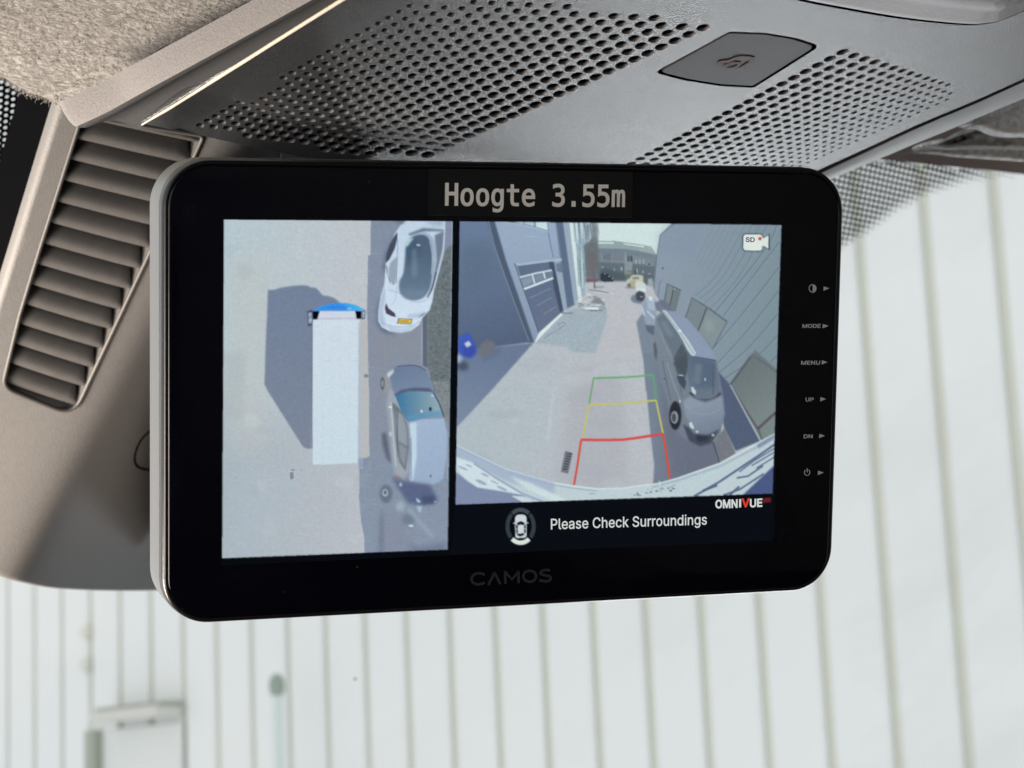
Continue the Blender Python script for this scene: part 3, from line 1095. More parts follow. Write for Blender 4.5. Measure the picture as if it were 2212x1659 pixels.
def fibres(n, place, length, rad, m, name, parent, lift=0.5):
    b = MB()
    for k in range(n):
        p, nn, tg = place()
        L = length * random.uniform(0.5, 1.3)
        side = nn.cross(tg).normalized()
        d = (tg * random.uniform(-1, 1) + side * random.uniform(-1, 1)).normalized()
        q1 = p + d * L * 0.5 + nn * L * lift * random.uniform(0.1, 0.5)
        d2 = (d + side * random.uniform(-0.9, 0.9) + tg * random.uniform(-0.5, 0.5)).normalized()
        q2 = q1 + d2 * L * 0.5 + nn * L * lift * random.uniform(-0.3, 0.4)
        b.tube([p, q1, q2], [rad, rad * 0.9, rad * 0.5], 3, caps=False)
    b.build(name, m, parent, kind='stuff')
la = np.asarray(lin2)
llo, lhi = la.min(0), la.max(0)
vis = [FS.uv(*p) for p in ((-20, 175), (150, 222), (575, -15), (-20, -15))]
def pl_fleece():
    while True:
        a, c, d_ = random.random(), random.random(), random.random()
        px, py = random.uniform(-15, 560), random.uniform(-12, 224)
        if inside([(px, py)], [(-15, 152), (60, 195), (110, 215), (140, 220), (556, -8), (556, -14), (-15, -14)])[0]:
            break
    s, t = FS.uv(px, py)
    return FS.pt(s, t), FN, FX
fibres(4500, pl_fleece, 0.0030, 0.000065, M_FIBRE, 'nap_fibre', lining)
edge_px = res([(-20, 149), (0, 161), (30, 181), (60, 198), (84, 206), (108, 217), (128, 225), (150, 221)], 200)
def pl_edge():
    p = random.choice(edge_px)
    s, t = FS.uv(p.x + random.uniform(-2, 2), p.y + random.uniform(-3, 2))
    return FS.pt(s, t, -0.0005), FN, FX
fibres(420, pl_edge, 0.0040, 0.00006, M_FIBRE, 'fringe_fibre', lining)

# ------------------------------------------------------------------ right hand roof edge: visor, dark felt, felt roll
def slab(name, px, depth_of, m, thick, label=None, cat=None, n=None):
    pts = [at(x, y, depth_of(x, y)) for x, y in px]
    n = (pts[1] - pts[0]).cross(pts[-1] - pts[0]).normalized()
    if n.dot(CAM - pts[0]) < 0:
        n = -n
    b = MB()
    b.plate([p - n * thick for p in pts], n, thick, bev=min(thick * 0.6, 0.004), steps=4)
    return b
vis_t = thing('sun_visor', at(2212, 260, 0.84), 'grey cloth sun visor corner at the right edge', 'sun visor')
vpx = [(p.x, p.y) for p in catmull([(2085, 262), (2128, 272), (2148, 281), (2177, 287), (2212, 288), (2280, 282), (2330, 240), (2290, 160), (2180, 180), (2110, 225)], 4, True)]
b = slab('v', vpx, lambda x, y: 0.86, M_VISOR, 0.014)
b.build('visor_pad', M_VISOR, vis_t, smooth=True, sharp=60, recalc=True)
hl = thing('felt_roof_edge', at(2100, 300, 0.9), 'dark fuzzy felt roof edge behind the console at right', 'roof edge')
dpx = [(2008, 314), (2060, 290), (2110, 264), (2200, 222), (2330, 200), (2330, 322), (2240, 318), (2150, 315), (2060, 318)]
b = slab('d', dpx, lambda x, y: 0.885, M_FELTDK, 0.01)
b.build('dark_felt', M_FELTDK, hl, smooth=True, sharp=60, recalc=True)
rl = [at(1975, 323, 0.905), at(2030, 318, 0.912), at(2100, 322, 0.92), at(2180, 328, 0.93), at(2260, 334, 0.94), at(2340, 340, 0.95)]
b = MB()
b.tube(catmull(rl, 6), [0.0012 + 0.0026 * min(1, k / 8) for k in range(31)], 12)
b.build('felt_roll', M_FELT, hl, smooth=True)
lineR = res([(1900, 350), (1970, 323), (2040, 295), (2108, 267), (2150, 250), (2212, 226)], 120)
def pl_r():
    p = random.choice(lineR)
    return at(p.x + random.uniform(-2, 4), p.y + random.uniform(0, 5), 0.79), -FWD, RIGHT
fibres(260, pl_r, 0.0045, 0.00006, M_FIBRE, 'felt_fibre', hl)

# outlines of the printed words
TXT = {
'hoogte': ('0 983 40 983 40 592 103 592 103 983 143 983 143 -29 103 -29 103 425 40 425 40 -29 0 -29 240 603 230 597 222 578 216 547 212 500 209 436 207 357 209 278 212 215 216 168 222 136 230 117 240 111 250 117 258 136 264 168 269 215 272 278 273 357 272 436 269 500 264 547 258 578 250 597 240 762 261 750 279 715 294 655 304 574 310 474 312 357 310 239 304 140 294 59 279 -1 261 -37 240 -48 219 -36 201 -1 186 59 176 140 170 239 168 357 170 474 176 574 186 655 201 715 219 750 408 603 398 597 391 578 385 547 380 500 377 436 376 357 377 278 380 215 385 168 391 136 398 117 408 111 418 117 426 136 432 168 437 215 440 278 441 357 440 436 437 500 432 547 426 578 418 597 408 762 429 750 447 715 462 655 472 574 478 474 480 357 478 239 472 140 462 59 447 -1 429 -37 408 -48 387 -36 369 -1 355 59 345 140 339 239 337 357 339 474 345 574 355 655 369 715 387 750 603 363 602 440 599 502 595 548 589 579 582 597 574 603 564 597 557 579 551 548 546 502 543 440 542 363 543 286 546 225 551 178 557 147 564 129 574 122 582 129 589 147 595 178 599 225 602 286 641 45 639 -58 633 -147 623 -218 609 -270 591 -301 571 -310 563 -309 556 -306 548 -301 540 -294 532 -285 520 -268 520 -85 537 -120 545 -134 552 -145 559 -152 565 -156 571 -158 582 -153 590 -138 595 -116 600 -83 602 -35 603 30 603 34 606 57 610 60 604 26 596 -1 588 -20 578 -31 568 -35 549 -22 533 15 520 77 511 158 505 254 503 363 505 473 510 569 520 650 533 712 549 750 568 762 578 758 588 748 596 731 604 705 610 673 606 676 603 742 641 742 751 948 751 745 808 745 808 595 751 595 751 237 751 193 753 163 756 146 759 135 765 126 774 123 808 123 808 -29 771 -29 753 -23 738 -3 727 32 719 84 715 152 713 234 713 595 672 595 672 745 713 745 713 948 987 388 987 300 878 300 878 327 880 260 883 207 890 165 898 135 909 117 922 111 929 112 937 118 945 127 954 140 963 158 981 200 981 16 968 -8 958 -22 949 -33 939 -41 930 -46 921 -48 898 -36 878 0 861 61 849 143 842 242 840 357 842 470 849 568 861 650 877 712 896 750 918 762 938 751 955 716 969 659 979 583 985 492 949 451 948 479 945 525 940 559 934 583 927 598 917 603 907 598 899 582 891 556 886 520 882 474 881 450 1284 510 1287 516 1298 483 1307 440 1314 388 1318 329 1319 263 1317 174 1310 97 1298 34 1282 -12 1264 -39 1242 -48 1232 -46 1222 -42 1212 -35 1202 -26 1192 -14 1178 7 1178 204 1196 163 1205 147 1213 135 1222 126 1230 121 1239 119 1251 124 1262 138 1269 161 1275 190 1278 228 1279 276 1278 320 1275 356 1269 385 1262 408 1252 422 1240 427 1213 427 1213 592 1240 592 1251 596 1260 607 1266 625 1271 648 1274 675 1275 710 1274 748 1271 777 1267 800 1261 818 1253 829 1243 833 1235 831 1227 827 1219 821 1210 811 1202 799 1184 769 1184 953 1200 971 1210 981 1219 989 1227 995 1235 999 1243 1000 1262 992 1280 966 1294 923 1306 865 1312 795 1314 716 1313 660 1310 609 1304 565 1295 529 1285 501 1394 224 1441 224 1441 -29 1394 -29 1524 983 1640 983 1640 815 1562 815 1562 651 1558 645 1562 650 1566 654 1571 657 1575 659 1580 660 1600 649 1619 617 1634 564 1645 492 1652 405 1654 306 1652 206 1645 119 1633 47 1617 -6 1598 -38 1576 -48 1565 -47 1554 -43 1545 -37 1536 -29 1527 -18 1515 2 1515 201 1533 161 1541 146 1549 134 1557 126 1565 121 1573 119 1586 125 1596 141 1604 168 1609 203 1613 249 1614 306 1613 362 1609 407 1603 443 1595 470 1585 487 1572 492 1565 491 1559 487 1552 481 1546 473 1539 462 1524 428 1692 983 1808 983 1808 815 1730 815 1730 651 1726 645 1730 650 1735 654 1739 657 1743 659 1748 660 1769 649 1787 617 1802 564 1814 492 1821 405 1823 306 1820 206 1813 119 1801 47 1785 -6 1766 -38 1744 -48 1733 -47 1723 -43 1713 -37 1704 -29 1696 -18 1684 2 1684 201 1701 161 1709 146 1717 134 1725 126 1733 121 1741 119 1754 125 1764 141 1772 168 1778 203 1781 249 1782 306 1781 362 1778 407 1772 443 1763 470 1753 487 1740 492 1734 491 1727 487 1720 481 1714 473 1708 462 1692 428 1931 701 1929 687 1934 714 1939 735 1946 750 1953 759 1960 762 1973 753 1984 726 1992 680 1996 615 1999 527 2000 415 2000 -29 1965 -29 1965 409 1964 496 1963 555 1961 585 1960 596 1958 602 1954 604 1950 601 1947 594 1945 582 1943 551 1942 493 1941 409 1941 -29 1906 -29 1906 409 1905 497 1904 556 1902 585 1901 595 1898 602 1894 604 1890 602 1888 595 1886 582 1884 552 1883 493 1883 409 1883 -29 1847 -29 1847 745 1883 745 1880 710 1875 695 1879 718 1884 737 1890 751 1896 759 1903 762 1911 759 1918 750 1924 734 1929 713 1934 685 603 23 605 697 879 300 1289 510 1881 726 1931 700 1931 699 1932 700', '10 9 11,0 11 9,8 2 9,0 9 2,2 1 0,4 3 5,2 8 3,49 22 50,51 50 22,22 21 51,52 51 21,21 20 52,15 14 57,58 57 14,14 59 58,52 20 53,20 19 53,54 53 19,19 18 54,18 17 54,55 54 17,17 16 55,56 55 16,16 15 56,15 57 56,5 3 8,25 24 48,23 48 24,36 13 12,12 35 36,25 48 47,47 26 25,34 37 35,36 35 37,43 42 29,30 29 42,31 30 42,42 41 31,26 47 46,46 45 26,27 26 45,45 44 27,28 27 44,44 43 28,43 29 28,31 41 32,41 40 32,33 32 40,40 39 33,34 33 39,39 38 34,37 34 38,48 23 49,22 49 23,59 14 13,13 36 59,97 70 98,99 98 70,70 69 99,100 99 69,69 68 100,63 62 105,106 105 62,62 107 106,73 72 96,71 96 72,84 61 60,60 83 84,73 96 95,95 74 73,82 85 83,84 83 85,96 71 97,70 97 71,107 62 61,61 84 107,91 90 77,78 77 90,79 78 90,90 89 79,142 147 143,147 146 143,144 143 146,145 144 146,169 122 170,122 121 170,171 170 121,121 120 171,120 119 171,172 171 119,119 118 172,173 172 118,74 95 94,94 93 74,75 74 93,93 92 75,76 75 92,92 91 76,91 77 76,79 89 80,89 88 80,81 80 88,88 87 81,82 81 87,87 86 82,85 82 86,100 68 101,68 67 101,102 101 67,67 66 102,66 65 102,103 102 65,65 64 103,104 103 64,64 63 104,63 105 104,139 150 140,150 149 140,141 140 149,148 141 149,165 125 166,125 124 166,176 116 115,115 177 176,151 138 152,152 138 137,137 153 152,126 164 163,163 127 126,114 113 179,178 114 179,138 151 139,150 139 151,164 126 165,125 165 126,177 115 114,114 178 177,161 158 157,161 157 513,157 158 162,209 208 207,207 210 209,160 133 132,185 182 110,136 135 154,155 154 135,135 134 155,156 155 134,134 133 156,133 160 156,161 156 160,160 159 161,158 161 159,160 132 130,131 130 132,111 110 182,182 183 111,181 180 183,183 182 514,514 182 184,182 185 184,153 137 136,136 154 153,127 163 162,162 158 127,128 127 158,158 159 128,129 128 159,159 160 129,160 130 129,111 183 112,113 112 183,183 180 113,179 113 180,200 197 196,200 196 201,196 195 201,201 195 202,195 194 202,203 202 194,194 193 203,204 203 193,205 204 193,193 192 205,238 216 239,216 214 239,240 239 214,214 215 240,197 200 199,199 198 197,187 190 189,189 188 187,220 235 234,234 221 220,258 246 259,235 220 219,260 259 245,259 246 245,222 233 232,232 223 222,257 256 247,224 231 230,230 225 224,223 232 231,231 224 223,256 255 248,247 256 248,221 234 233,233 222 221,246 258 257,257 247 246,235 219 236,219 218 236,237 236 218,218 217 237,238 237 217,216 238 217,215 214 515,252 264 215,240 215 264,241 240 264,264 263 241,242 241 263,263 262 242,243 242 262,262 261 243,244 243 261,261 260 244,260 245 244,205 192 206,192 191 206,207 206 191,191 190 207,210 207 190,190 187 210,211 210 187,187 186 211,141 148 142,147 142 148,166 124 167,124 123 167,168 167 123,169 168 123,122 169 123,173 118 117,174 173 117,175 174 117,117 116 175,116 176 175,226 229 228,228 227 226,282 285 283,284 283 285,279 289 288,327 320 319,319 328 327,279 288 280,288 287 280,281 280 287,286 281 287,326 321 320,320 327 326,281 286 282,285 282 286,324 323 322,325 324 322,322 321 325,321 326 325,290 278 277,329 318 317,306 301 307,290 277 291,301 306 302,305 302 306,316 330 317,329 317 330,291 277 276,292 291 276,316 315 331,330 316 331,289 279 278,278 290 289,304 303 302,302 305 304,328 319 318,318 329 328,341 266 265,266 341 516,340 266 516,373 376 374,375 374 376,342 345 344,344 343 342,271 270 296,372 371 378,377 372 378,351 350 349,369 380 370,380 379 370,371 370 379,378 371 379,395 351 396,397 396 351,398 397 351,353 394 393,393 354 353,356 355 393,354 393 355,383 382 367,392 391 357,367 382 368,381 368 382,356 393 392,392 357 356,368 381 369,380 369 381,351 395 394,352 351 394,394 353 352,372 377 373,376 373 377,398 351 399,346 399 351,351 349 346,292 276 275,293 292 275,275 274 293,294 293 274,274 273 294,273 272 294,295 294 272,272 271 295,271 296 295,296 270 297,270 269 297,269 268 297,298 297 268,268 267 298,267 341 298,299 298 341,300 299 341,341 265 300,301 300 265,307 301 265,308 307 265,265 266 308,309 308 266,266 340 309,340 339 309,310 309 339,339 338 310,338 337 310,311 310 337,337 336 311,312 311 336,336 335 312,335 334 312,313 312 334,334 333 313,314 313 333,333 332 314,315 314 332,331 315 332,385 365 364,386 385 364,364 363 386,363 362 386,387 386 362,388 387 362,362 361 388,361 360 388,389 388 360,360 359 389,427 430 428,429 428 430,424 433 425,432 425 433,450 405 451,425 432 426,432 431 426,427 426 431,430 427 431,451 405 452,453 452 405,405 403 400,448 407 406,408 447 409,422 436 435,446 410 447,409 447 410,422 435 423,434 423 435,407 448 447,447 408 407,437 421 420,438 437 420,420 419 438,439 438 419,444 443 413,413 412 444,445 444 412,411 445 412,436 422 421,421 437 436,445 411 446,410 446 411,423 434 424,433 424 434,405 450 449,449 448 405,448 406 405,404 403 405,503 502 501,503 501 517,497 496 498,502 503 499,503 500 499,489 506 490,490 506 505,488 508 489,508 507 489,506 489 507,502 499 494,494 493 502,493 492 502,492 491 502,501 502 491,491 490 501,490 505 501,504 501 505,510 509 455,455 511 510,457 456 512,455 512 519,511 455 518,479 478 455,512 455 478,478 477 512,477 476 512,475 474 460,459 475 460,469 468 467,467 466 469,469 466 470,466 465 470,471 470 465,465 464 471,472 471 464,464 463 472,473 472 463,463 462 473,462 461 473,474 473 461,460 474 461,512 476 475,457 512 475,458 457 475,475 459 458,482 481 483,484 483 481,481 480 484,485 484 480,480 479 485,486 485 479,479 455 486,487 486 455,488 487 455,455 509 488,508 488 509,439 419 418,440 439 418,418 417 440,417 416 440,441 440 416,442 441 416,416 415 442,415 414 442,443 442 414,413 443 414,403 402 401,400 403 401,383 367 366,384 383 366,366 365 384,365 385 384,389 359 390,359 358 390,391 390 358,357 391 358,348 347 349,346 349 347,225 230 229,229 226 225,213 212 252,212 251 252,253 252 251,251 250 253,254 253 250,250 249 254,255 254 249,248 255 249,8 7 6,6 5 8,157 162 513,156 161 513,181 183 514,108 131 132,132 185 108,109 108 185,110 109 185,214 216 515,213 252 515,252 215 515,341 267 516,453 405 400,495 494 499,499 498 496,496 495 499,501 504 517,500 503 517,454 518 519,512 456 520,454 519 520'),
'please': ('0 -15 0 971 41 971 63 929 77 815 81 653 77 491 63 376 41 334 11 334 11 470 40 470 54 495 61 559 63 653 61 747 54 810 40 834 18 834 18 -15 118 -20 102 26 97 156 97 971 114 971 114 187 116 128 120 113 123 114 126 119 130 -7 123 -17 176 -31 154 17 140 152 135 351 140 551 154 688 175 738 189 717 202 651 210 535 214 365 214 303 144 303 144 430 208 424 197 355 194 498 187 576 175 605 163 576 155 499 152 395 152 335 156 207 164 129 177 102 185 113 191 147 196 215 213 180 205 63 193 -6 255 -31 239 -5 228 75 224 202 227 310 235 376 247 410 258 428 271 441 277 454 279 482 279 481 277 550 272 591 263 606 253 591 247 554 242 497 225 539 235 662 248 720 262 737 273 727 284 690 292 609 296 474 296 -15 279 -15 279 82 281 82 276 35 268 -12 257 101 269 124 276 183 279 261 279 333 277 328 271 316 264 307 258 301 250 284 244 252 241 197 243 145 249 112 346 -31 330 -8 318 61 311 188 327 217 334 126 346 101 359 130 363 194 361 244 352 277 338 305 320 380 314 514 319 632 330 710 347 737 363 714 374 647 380 534 364 504 358 580 347 609 336 582 332 520 335 469 344 433 357 407 375 333 381 201 377 79 364 -2 434 -31 412 17 398 152 393 351 397 551 411 688 432 738 447 717 459 651 468 535 471 365 471 303 402 303 402 430 465 424 454 355 451 498 444 576 432 605 420 576 413 499 410 395 410 335 413 207 421 129 434 102 443 113 449 147 454 215 471 180 463 63 450 -6 578 -28 551 33 532 209 526 477 532 746 551 922 578 984 595 962 609 897 620 794 626 639 608 639 603 733 597 792 588 829 578 841 560 799 548 677 543 477 548 278 560 157 578 115 588 127 597 164 603 223 608 316 626 316 620 163 609 59 595 -6 659 424 659 -15 642 -15 642 971 659 971 659 525 651 526 664 693 682 738 698 706 709 610 713 453 713 -15 696 -15 696 439 691 560 678 603 668 583 662 524 770 -31 748 17 734 152 729 351 734 551 748 688 769 738 783 717 795 651 804 535 807 365 807 303 738 303 738 430 802 424 791 355 787 498 780 576 769 605 757 576 749 499 746 395 746 335 749 207 758 129 770 102 779 113 785 147 790 215 807 180 799 63 786 -6 859 -31 838 17 824 153 819 352 824 554 838 689 859 737 871 723 882 681 890 614 896 510 879 474 876 535 872 571 866 596 859 604 846 570 839 479 836 352 839 227 846 137 859 103 866 111 872 136 876 175 879 238 896 203 890 97 882 28 871 -16 924 229 923 413 927 413 963 728 984 724 942 360 941 360 911 -15 911 971 928 971 928 -15 965 -15 931 350 943 452 987 -13 1077 -32 1055 3 1040 104 1033 272 1052 272 1056 175 1065 125 1077 108 1090 127 1099 182 1102 262 1099 327 1092 371 1081 403 1067 436 1045 532 1037 699 1042 850 1057 949 1078 984 1098 949 1113 852 1119 695 1101 695 1093 809 1077 846 1065 827 1057 777 1055 706 1058 636 1066 592 1075 565 1086 539 1097 509 1108 458 1117 378 1120 260 1115 111 1100 6 1167 -25 1151 7 1140 103 1136 260 1136 728 1154 728 1154 273 1158 152 1171 110 1181 130 1188 189 1190 288 1190 728 1208 728 1208 -15 1191 -15 1191 188 1198 187 1185 19 1228 -15 1228 728 1244 728 1244 618 1242 618 1250 703 1265 738 1269 737 1274 735 1274 588 1269 594 1264 597 1254 577 1247 525 1245 443 1245 -15 1285 -15 1285 728 1302 728 1302 618 1300 618 1308 703 1322 738 1326 737 1331 735 1331 588 1326 594 1321 597 1311 577 1305 525 1302 443 1302 -15 1379 -31 1358 17 1344 153 1339 352 1344 554 1358 689 1379 738 1400 689 1414 554 1419 352 1414 153 1400 17 1379 103 1392 137 1399 227 1402 352 1399 479 1392 570 1379 604 1366 570 1359 479 1356 352 1359 227 1366 137 1466 -25 1450 7 1439 103 1435 260 1435 728 1452 728 1452 273 1457 152 1470 110 1480 130 1487 189 1489 288 1489 728 1506 728 1506 -15 1490 -15 1490 188 1497 187 1483 19 1543 424 1543 -15 1526 -15 1526 728 1543 728 1543 525 1536 526 1549 693 1567 738 1583 706 1594 610 1598 453 1598 -15 1580 -15 1580 439 1576 560 1563 603 1553 583 1546 524 1651 -31 1631 17 1618 152 1613 355 1618 556 1631 690 1651 738 1664 714 1673 660 1676 615 1675 615 1675 971 1692 971 1692 -15 1675 -15 1675 95 1677 95 1673 48 1664 -7 1653 104 1665 135 1672 222 1675 356 1672 488 1665 573 1653 604 1641 572 1633 485 1631 356 1633 225 1641 136 1712 -15 1712 728 1729 728 1729 -15 1720 816 1712 842 1709 907 1712 973 1720 1000 1728 973 1732 907 1728 842 1766 424 1766 -15 1749 -15 1749 728 1765 728 1766 525 1759 526 1772 693 1789 738 1805 706 1816 610 1820 453 1820 -15 1803 -15 1803 439 1798 560 1785 603 1776 583 1769 524 1876 -298 1859 -277 1847 -218 1839 -126 1853 -57 1858 -113 1865 -152 1876 -167 1891 -129 1897 -8 1897 113 1899 113 1895 67 1887 15 1873 -6 1854 37 1841 162 1836 359 1841 558 1854 690 1873 738 1887 714 1895 660 1899 614 1898 614 1898 728 1915 728 1915 -19 1909 -178 1895 -269 1876 127 1888 154 1895 234 1898 362 1895 490 1888 574 1876 604 1863 572 1856 487 1853 362 1856 237 1863 156 1965 -31 1949 -8 1937 61 1930 188 1946 217 1953 126 1965 101 1978 130 1982 194 1980 244 1971 277 1957 305 1939 380 1933 514 1937 632 1949 710 1966 737 1982 714 1992 647 1999 534 1983 504 1977 580 1966 609 1955 582 1951 520 1953 469 1963 433 1976 407 1994 333 2000 201 1995 79 1983 -2 18 470 18 334 195 425 153 429 153 303 279 482 279 63 453 425 411 429 411 303 659 621 789 425 747 429 747 303 928 421 928 260 935 313 948 406 1191 98 1244 637 1302 637 1490 98 1543 616 1675 635 1675 80 1766 616 1897 95 1898 631', '9 10 0,1 0 10,17 2 18,9 0 19,10 9 589,10 588 18,1 10 18,18 2 1,4 3 15,12 8 7,13 12 7,15 3 16,9 19 589,8 12 11,2 17 16,16 3 2,20 26 21,21 26 22,26 25 22,28 27 31,34 44 35,28 31 30,29 28 30,31 27 20,26 20 27,13 7 6,6 5 13,14 13 5,15 14 5,4 15 5,56 55 33,47 46 590,52 51 37,63 59 58,63 58 32,57 32 58,49 39 50,38 50 39,56 33 32,32 57 56,50 38 51,37 51 38,62 61 60,54 44 592,46 41 48,40 48 41,67 66 107,68 67 107,81 83 82,47 43 42,46 47 42,41 46 42,59 63 62,62 60 59,53 54 47,48 40 49,39 49 40,33 55 34,44 34 55,54 53 44,53 45 44,35 44 45,36 35 45,45 52 36,52 37 36,95 97 96,71 104 103,103 72 71,95 96 64,109 64 96,70 105 104,104 71 70,78 85 79,84 79 85,90 93 91,74 75 89,89 88 74,93 92 594,92 93 98,100 89 73,89 75 73,75 74 593,74 88 76,88 87 76,77 76 87,86 77 87,97 95 94,94 92 97,92 98 97,72 103 102,102 101 72,101 100 72,100 73 72,593 74 76,77 86 78,85 78 86,113 112 114,122 134 123,124 123 134,135 121 136,110 116 111,116 115 111,112 111 115,114 112 115,121 135 122,134 122 135,124 134 133,125 124 133,133 132 125,132 126 125,137 120 119,154 155 145,144 154 145,145 155 146,117 141 140,118 117 140,140 139 118,139 138 118,119 118 138,137 119 138,129 128 130,131 130 128,127 131 128,116 110 141,141 117 116,136 121 120,120 137 136,131 127 132,126 132 127,89 100 99,64 109 65,109 108 65,66 65 108,107 66 108,68 107 106,69 68 106,106 105 69,105 70 69,83 81 80,80 79 83,79 84 83,166 165 143,162 161 147,161 148 147,168 167 142,168 142 173,173 169 168,159 149 160,166 143 142,142 167 166,148 161 160,160 149 148,151 156 152,170 172 171,164 154 597,153 152 157,152 156 157,177 176 193,192 177 193,177 192 191,178 177 191,191 190 178,190 179 178,169 173 172,172 170 169,163 164 157,156 151 158,151 150 158,159 158 150,149 159 150,174 195 194,203 196 174,195 174 196,189 188 180,188 181 180,198 197 202,185 183 186,183 182 186,187 186 182,202 197 203,196 203 197,181 188 187,187 182 181,204 209 210,205 204 206,204 210 206,211 221 220,212 219 213,219 212 220,211 220 212,209 204 222,222 221 209,221 211 209,208 207 210,198 202 201,199 198 201,201 200 199,183 185 184,174 194 175,176 175 194,193 176 194,189 180 190,179 190 180,225 235 226,235 236 226,236 227 226,241 229 242,247 246 224,228 243 242,242 229 228,224 246 225,235 225 246,235 245 244,236 235 244,238 237 599,227 236 243,243 228 227,248 223 249,249 223 254,254 250 249,234 233 238,237 238 233,232 237 233,250 254 253,251 250 253,253 252 251,245 235 601,237 232 239,232 231 239,240 239 231,230 240 231,247 224 223,223 248 247,244 245 238,240 230 241,229 241 230,257 256 275,275 274 257,284 278 277,284 277 255,276 255 277,268 262 269,255 276 256,275 256 276,260 271 270,261 260 270,270 269 261,269 262 261,283 282 279,280 279 282,265 264 266,267 266 264,264 263 267,285 286 292,285 292 295,287 294 286,280 282 281,278 284 283,283 279 278,267 263 268,262 268 263,257 274 258,274 273 258,273 272 258,259 258 272,272 271 259,271 260 259,218 217 216,218 216 215,215 214 218,219 218 214,213 219 214,143 165 144,154 144 165,164 163 154,155 154 163,157 156 595,146 155 162,162 147 146,290 296 299,290 299 605,298 290 605,288 298 289,317 328 327,327 318 317,301 305 302,305 304 302,303 302 304,315 329 316,329 328 316,328 317 316,300 307 306,330 314 331,325 319 326,313 312 333,332 313 333,307 300 308,331 314 313,313 332 331,324 320 325,319 325 320,300 306 301,305 301 306,314 330 315,329 315 330,318 327 326,326 319 318,337 336 310,336 335 310,322 321 323,346 339 347,339 346 340,341 340 346,346 345 341,342 341 345,343 342 345,345 344 343,353 356 354,356 355 606,348 357 355,349 348 355,350 349 355,355 356 350,373 372 358,362 359 372,372 371 362,361 362 371,361 363 607,362 361 607,359 362 360,350 356 352,351 350 352,347 339 357,357 348 347,308 300 338,309 308 338,338 337 309,337 310 309,310 335 311,335 334 311,312 311 334,333 312 334,323 321 324,320 324 321,367 366 368,366 365 368,369 368 365,364 369 365,378 377 608,379 386 385,377 378 387,387 386 377,386 379 377,608 377 379,389 388 374,378 376 375,384 383 382,381 384 382,390 402 391,413 391 402,409 408 395,408 396 395,391 413 392,413 412 392,393 392 412,411 393 412,393 411 410,394 393 410,410 409 394,409 395 394,384 381 385,381 380 385,379 385 380,401 400 403,404 403 400,407 406 398,398 397 407,414 421 415,415 421 416,421 420 416,417 416 420,417 420 418,420 419 418,404 400 399,405 404 399,406 405 399,398 406 399,423 422 432,430 431 425,431 430 609,423 432 430,424 423 430,430 425 424,433 451 438,434 433 435,433 438 439,436 439 437,431 429 428,425 431 427,426 425 427,432 422 414,421 414 422,402 390 401,401 403 402,407 397 408,396 408 397,388 387 378,361 371 370,363 361 370,370 369 363,369 364 363,440 450 449,449 441 440,447 443 448,443 442 448,441 449 448,448 442 441,480 479 455,479 456 455,447 446 445,447 445 444,443 447 444,458 477 459,470 471 452,482 452 471,477 458 478,476 475 462,462 460 476,469 472 470,471 470 472,459 477 476,476 460 459,452 482 453,454 453 482,482 481 454,455 454 481,480 455 481,456 479 478,457 456 478,478 458 457,468 466 465,487 491 488,490 488 491,492 494 493,491 487 494,494 492 491,488 490 489,501 499 498,495 513 500,496 495 497,495 500 501,501 500 613,510 503 511,506 505 509,507 509 508,509 505 510,505 504 510,503 510 504,500 513 512,502 500 512,512 511 502,511 503 502,497 495 501,483 486 484,468 467 612,472 469 467,473 472 467,467 468 473,462 475 461,462 461 611,515 520 516,520 519 516,517 516 519,518 517 519,528 555 529,530 529 555,555 554 530,531 530 554,553 531 554,531 553 552,532 531 552,552 551 532,533 532 551,551 534 533,527 545 544,549 535 550,521 514 543,522 521 543,545 527 526,526 524 545,524 546 545,548 538 549,538 536 549,535 549 536,520 515 514,514 521 520,527 544 528,555 528 544,534 551 550,550 535 534,540 537 548,567 581 568,581 580 568,557 561 558,561 560 558,559 558 560,568 580 569,570 569 580,580 579 570,579 571 570,566 583 582,586 585 564,585 584 564,565 564 584,575 574 576,562 556 587,563 562 587,587 586 563,586 564 563,583 566 565,565 584 583,576 574 577,574 573 577,578 577 573,572 578 573,556 562 557,561 557 562,566 582 567,581 567 582,571 579 578,578 572 571,522 543 542,523 522 542,542 541 523,541 525 523,525 524 614,546 524 525,538 548 537,538 537 615,615 537 539,537 540 539,509 507 506,438 451 450,450 440 438,439 438 610,285 295 603,290 298 291,286 285 603,8 11 589,11 588 589,588 10 589,22 25 23,24 23 25,44 55 592,52 45 591,46 48 590,45 53 591,53 47 590,53 590 591,43 47 592,47 54 592,73 75 593,99 98 93,90 89 99,93 90 99,92 94 594,91 93 594,154 165 597,162 155 596,156 158 595,155 163 596,163 157 595,163 595 596,153 157 597,157 164 597,207 206 210,209 211 598,210 209 598,208 210 598,235 246 601,243 236 600,237 239 599,236 244 600,244 238 599,244 599 600,234 238 601,238 245 601,294 287 602,286 294 293,293 292 286,291 297 604,298 288 602,602 603 297,297 291 298,602 287 603,287 286 603,290 291 604,296 290 604,297 603 604,602 297 298,289 298 605,358 372 359,356 353 352,355 357 606,354 356 606,360 362 607,374 388 375,378 375 388,376 378 608,435 433 439,431 428 427,430 432 609,429 431 609,439 436 435,438 440 610,437 439 610,460 462 611,464 463 611,611 461 464,475 474 461,465 464 461,468 465 473,465 461 474,474 473 465,467 469 612,466 468 612,485 484 486,501 498 497,500 502 613,499 501 613,524 526 614,523 525 614,536 538 615,547 546 525,541 540 547,548 547 540,525 541 547'),
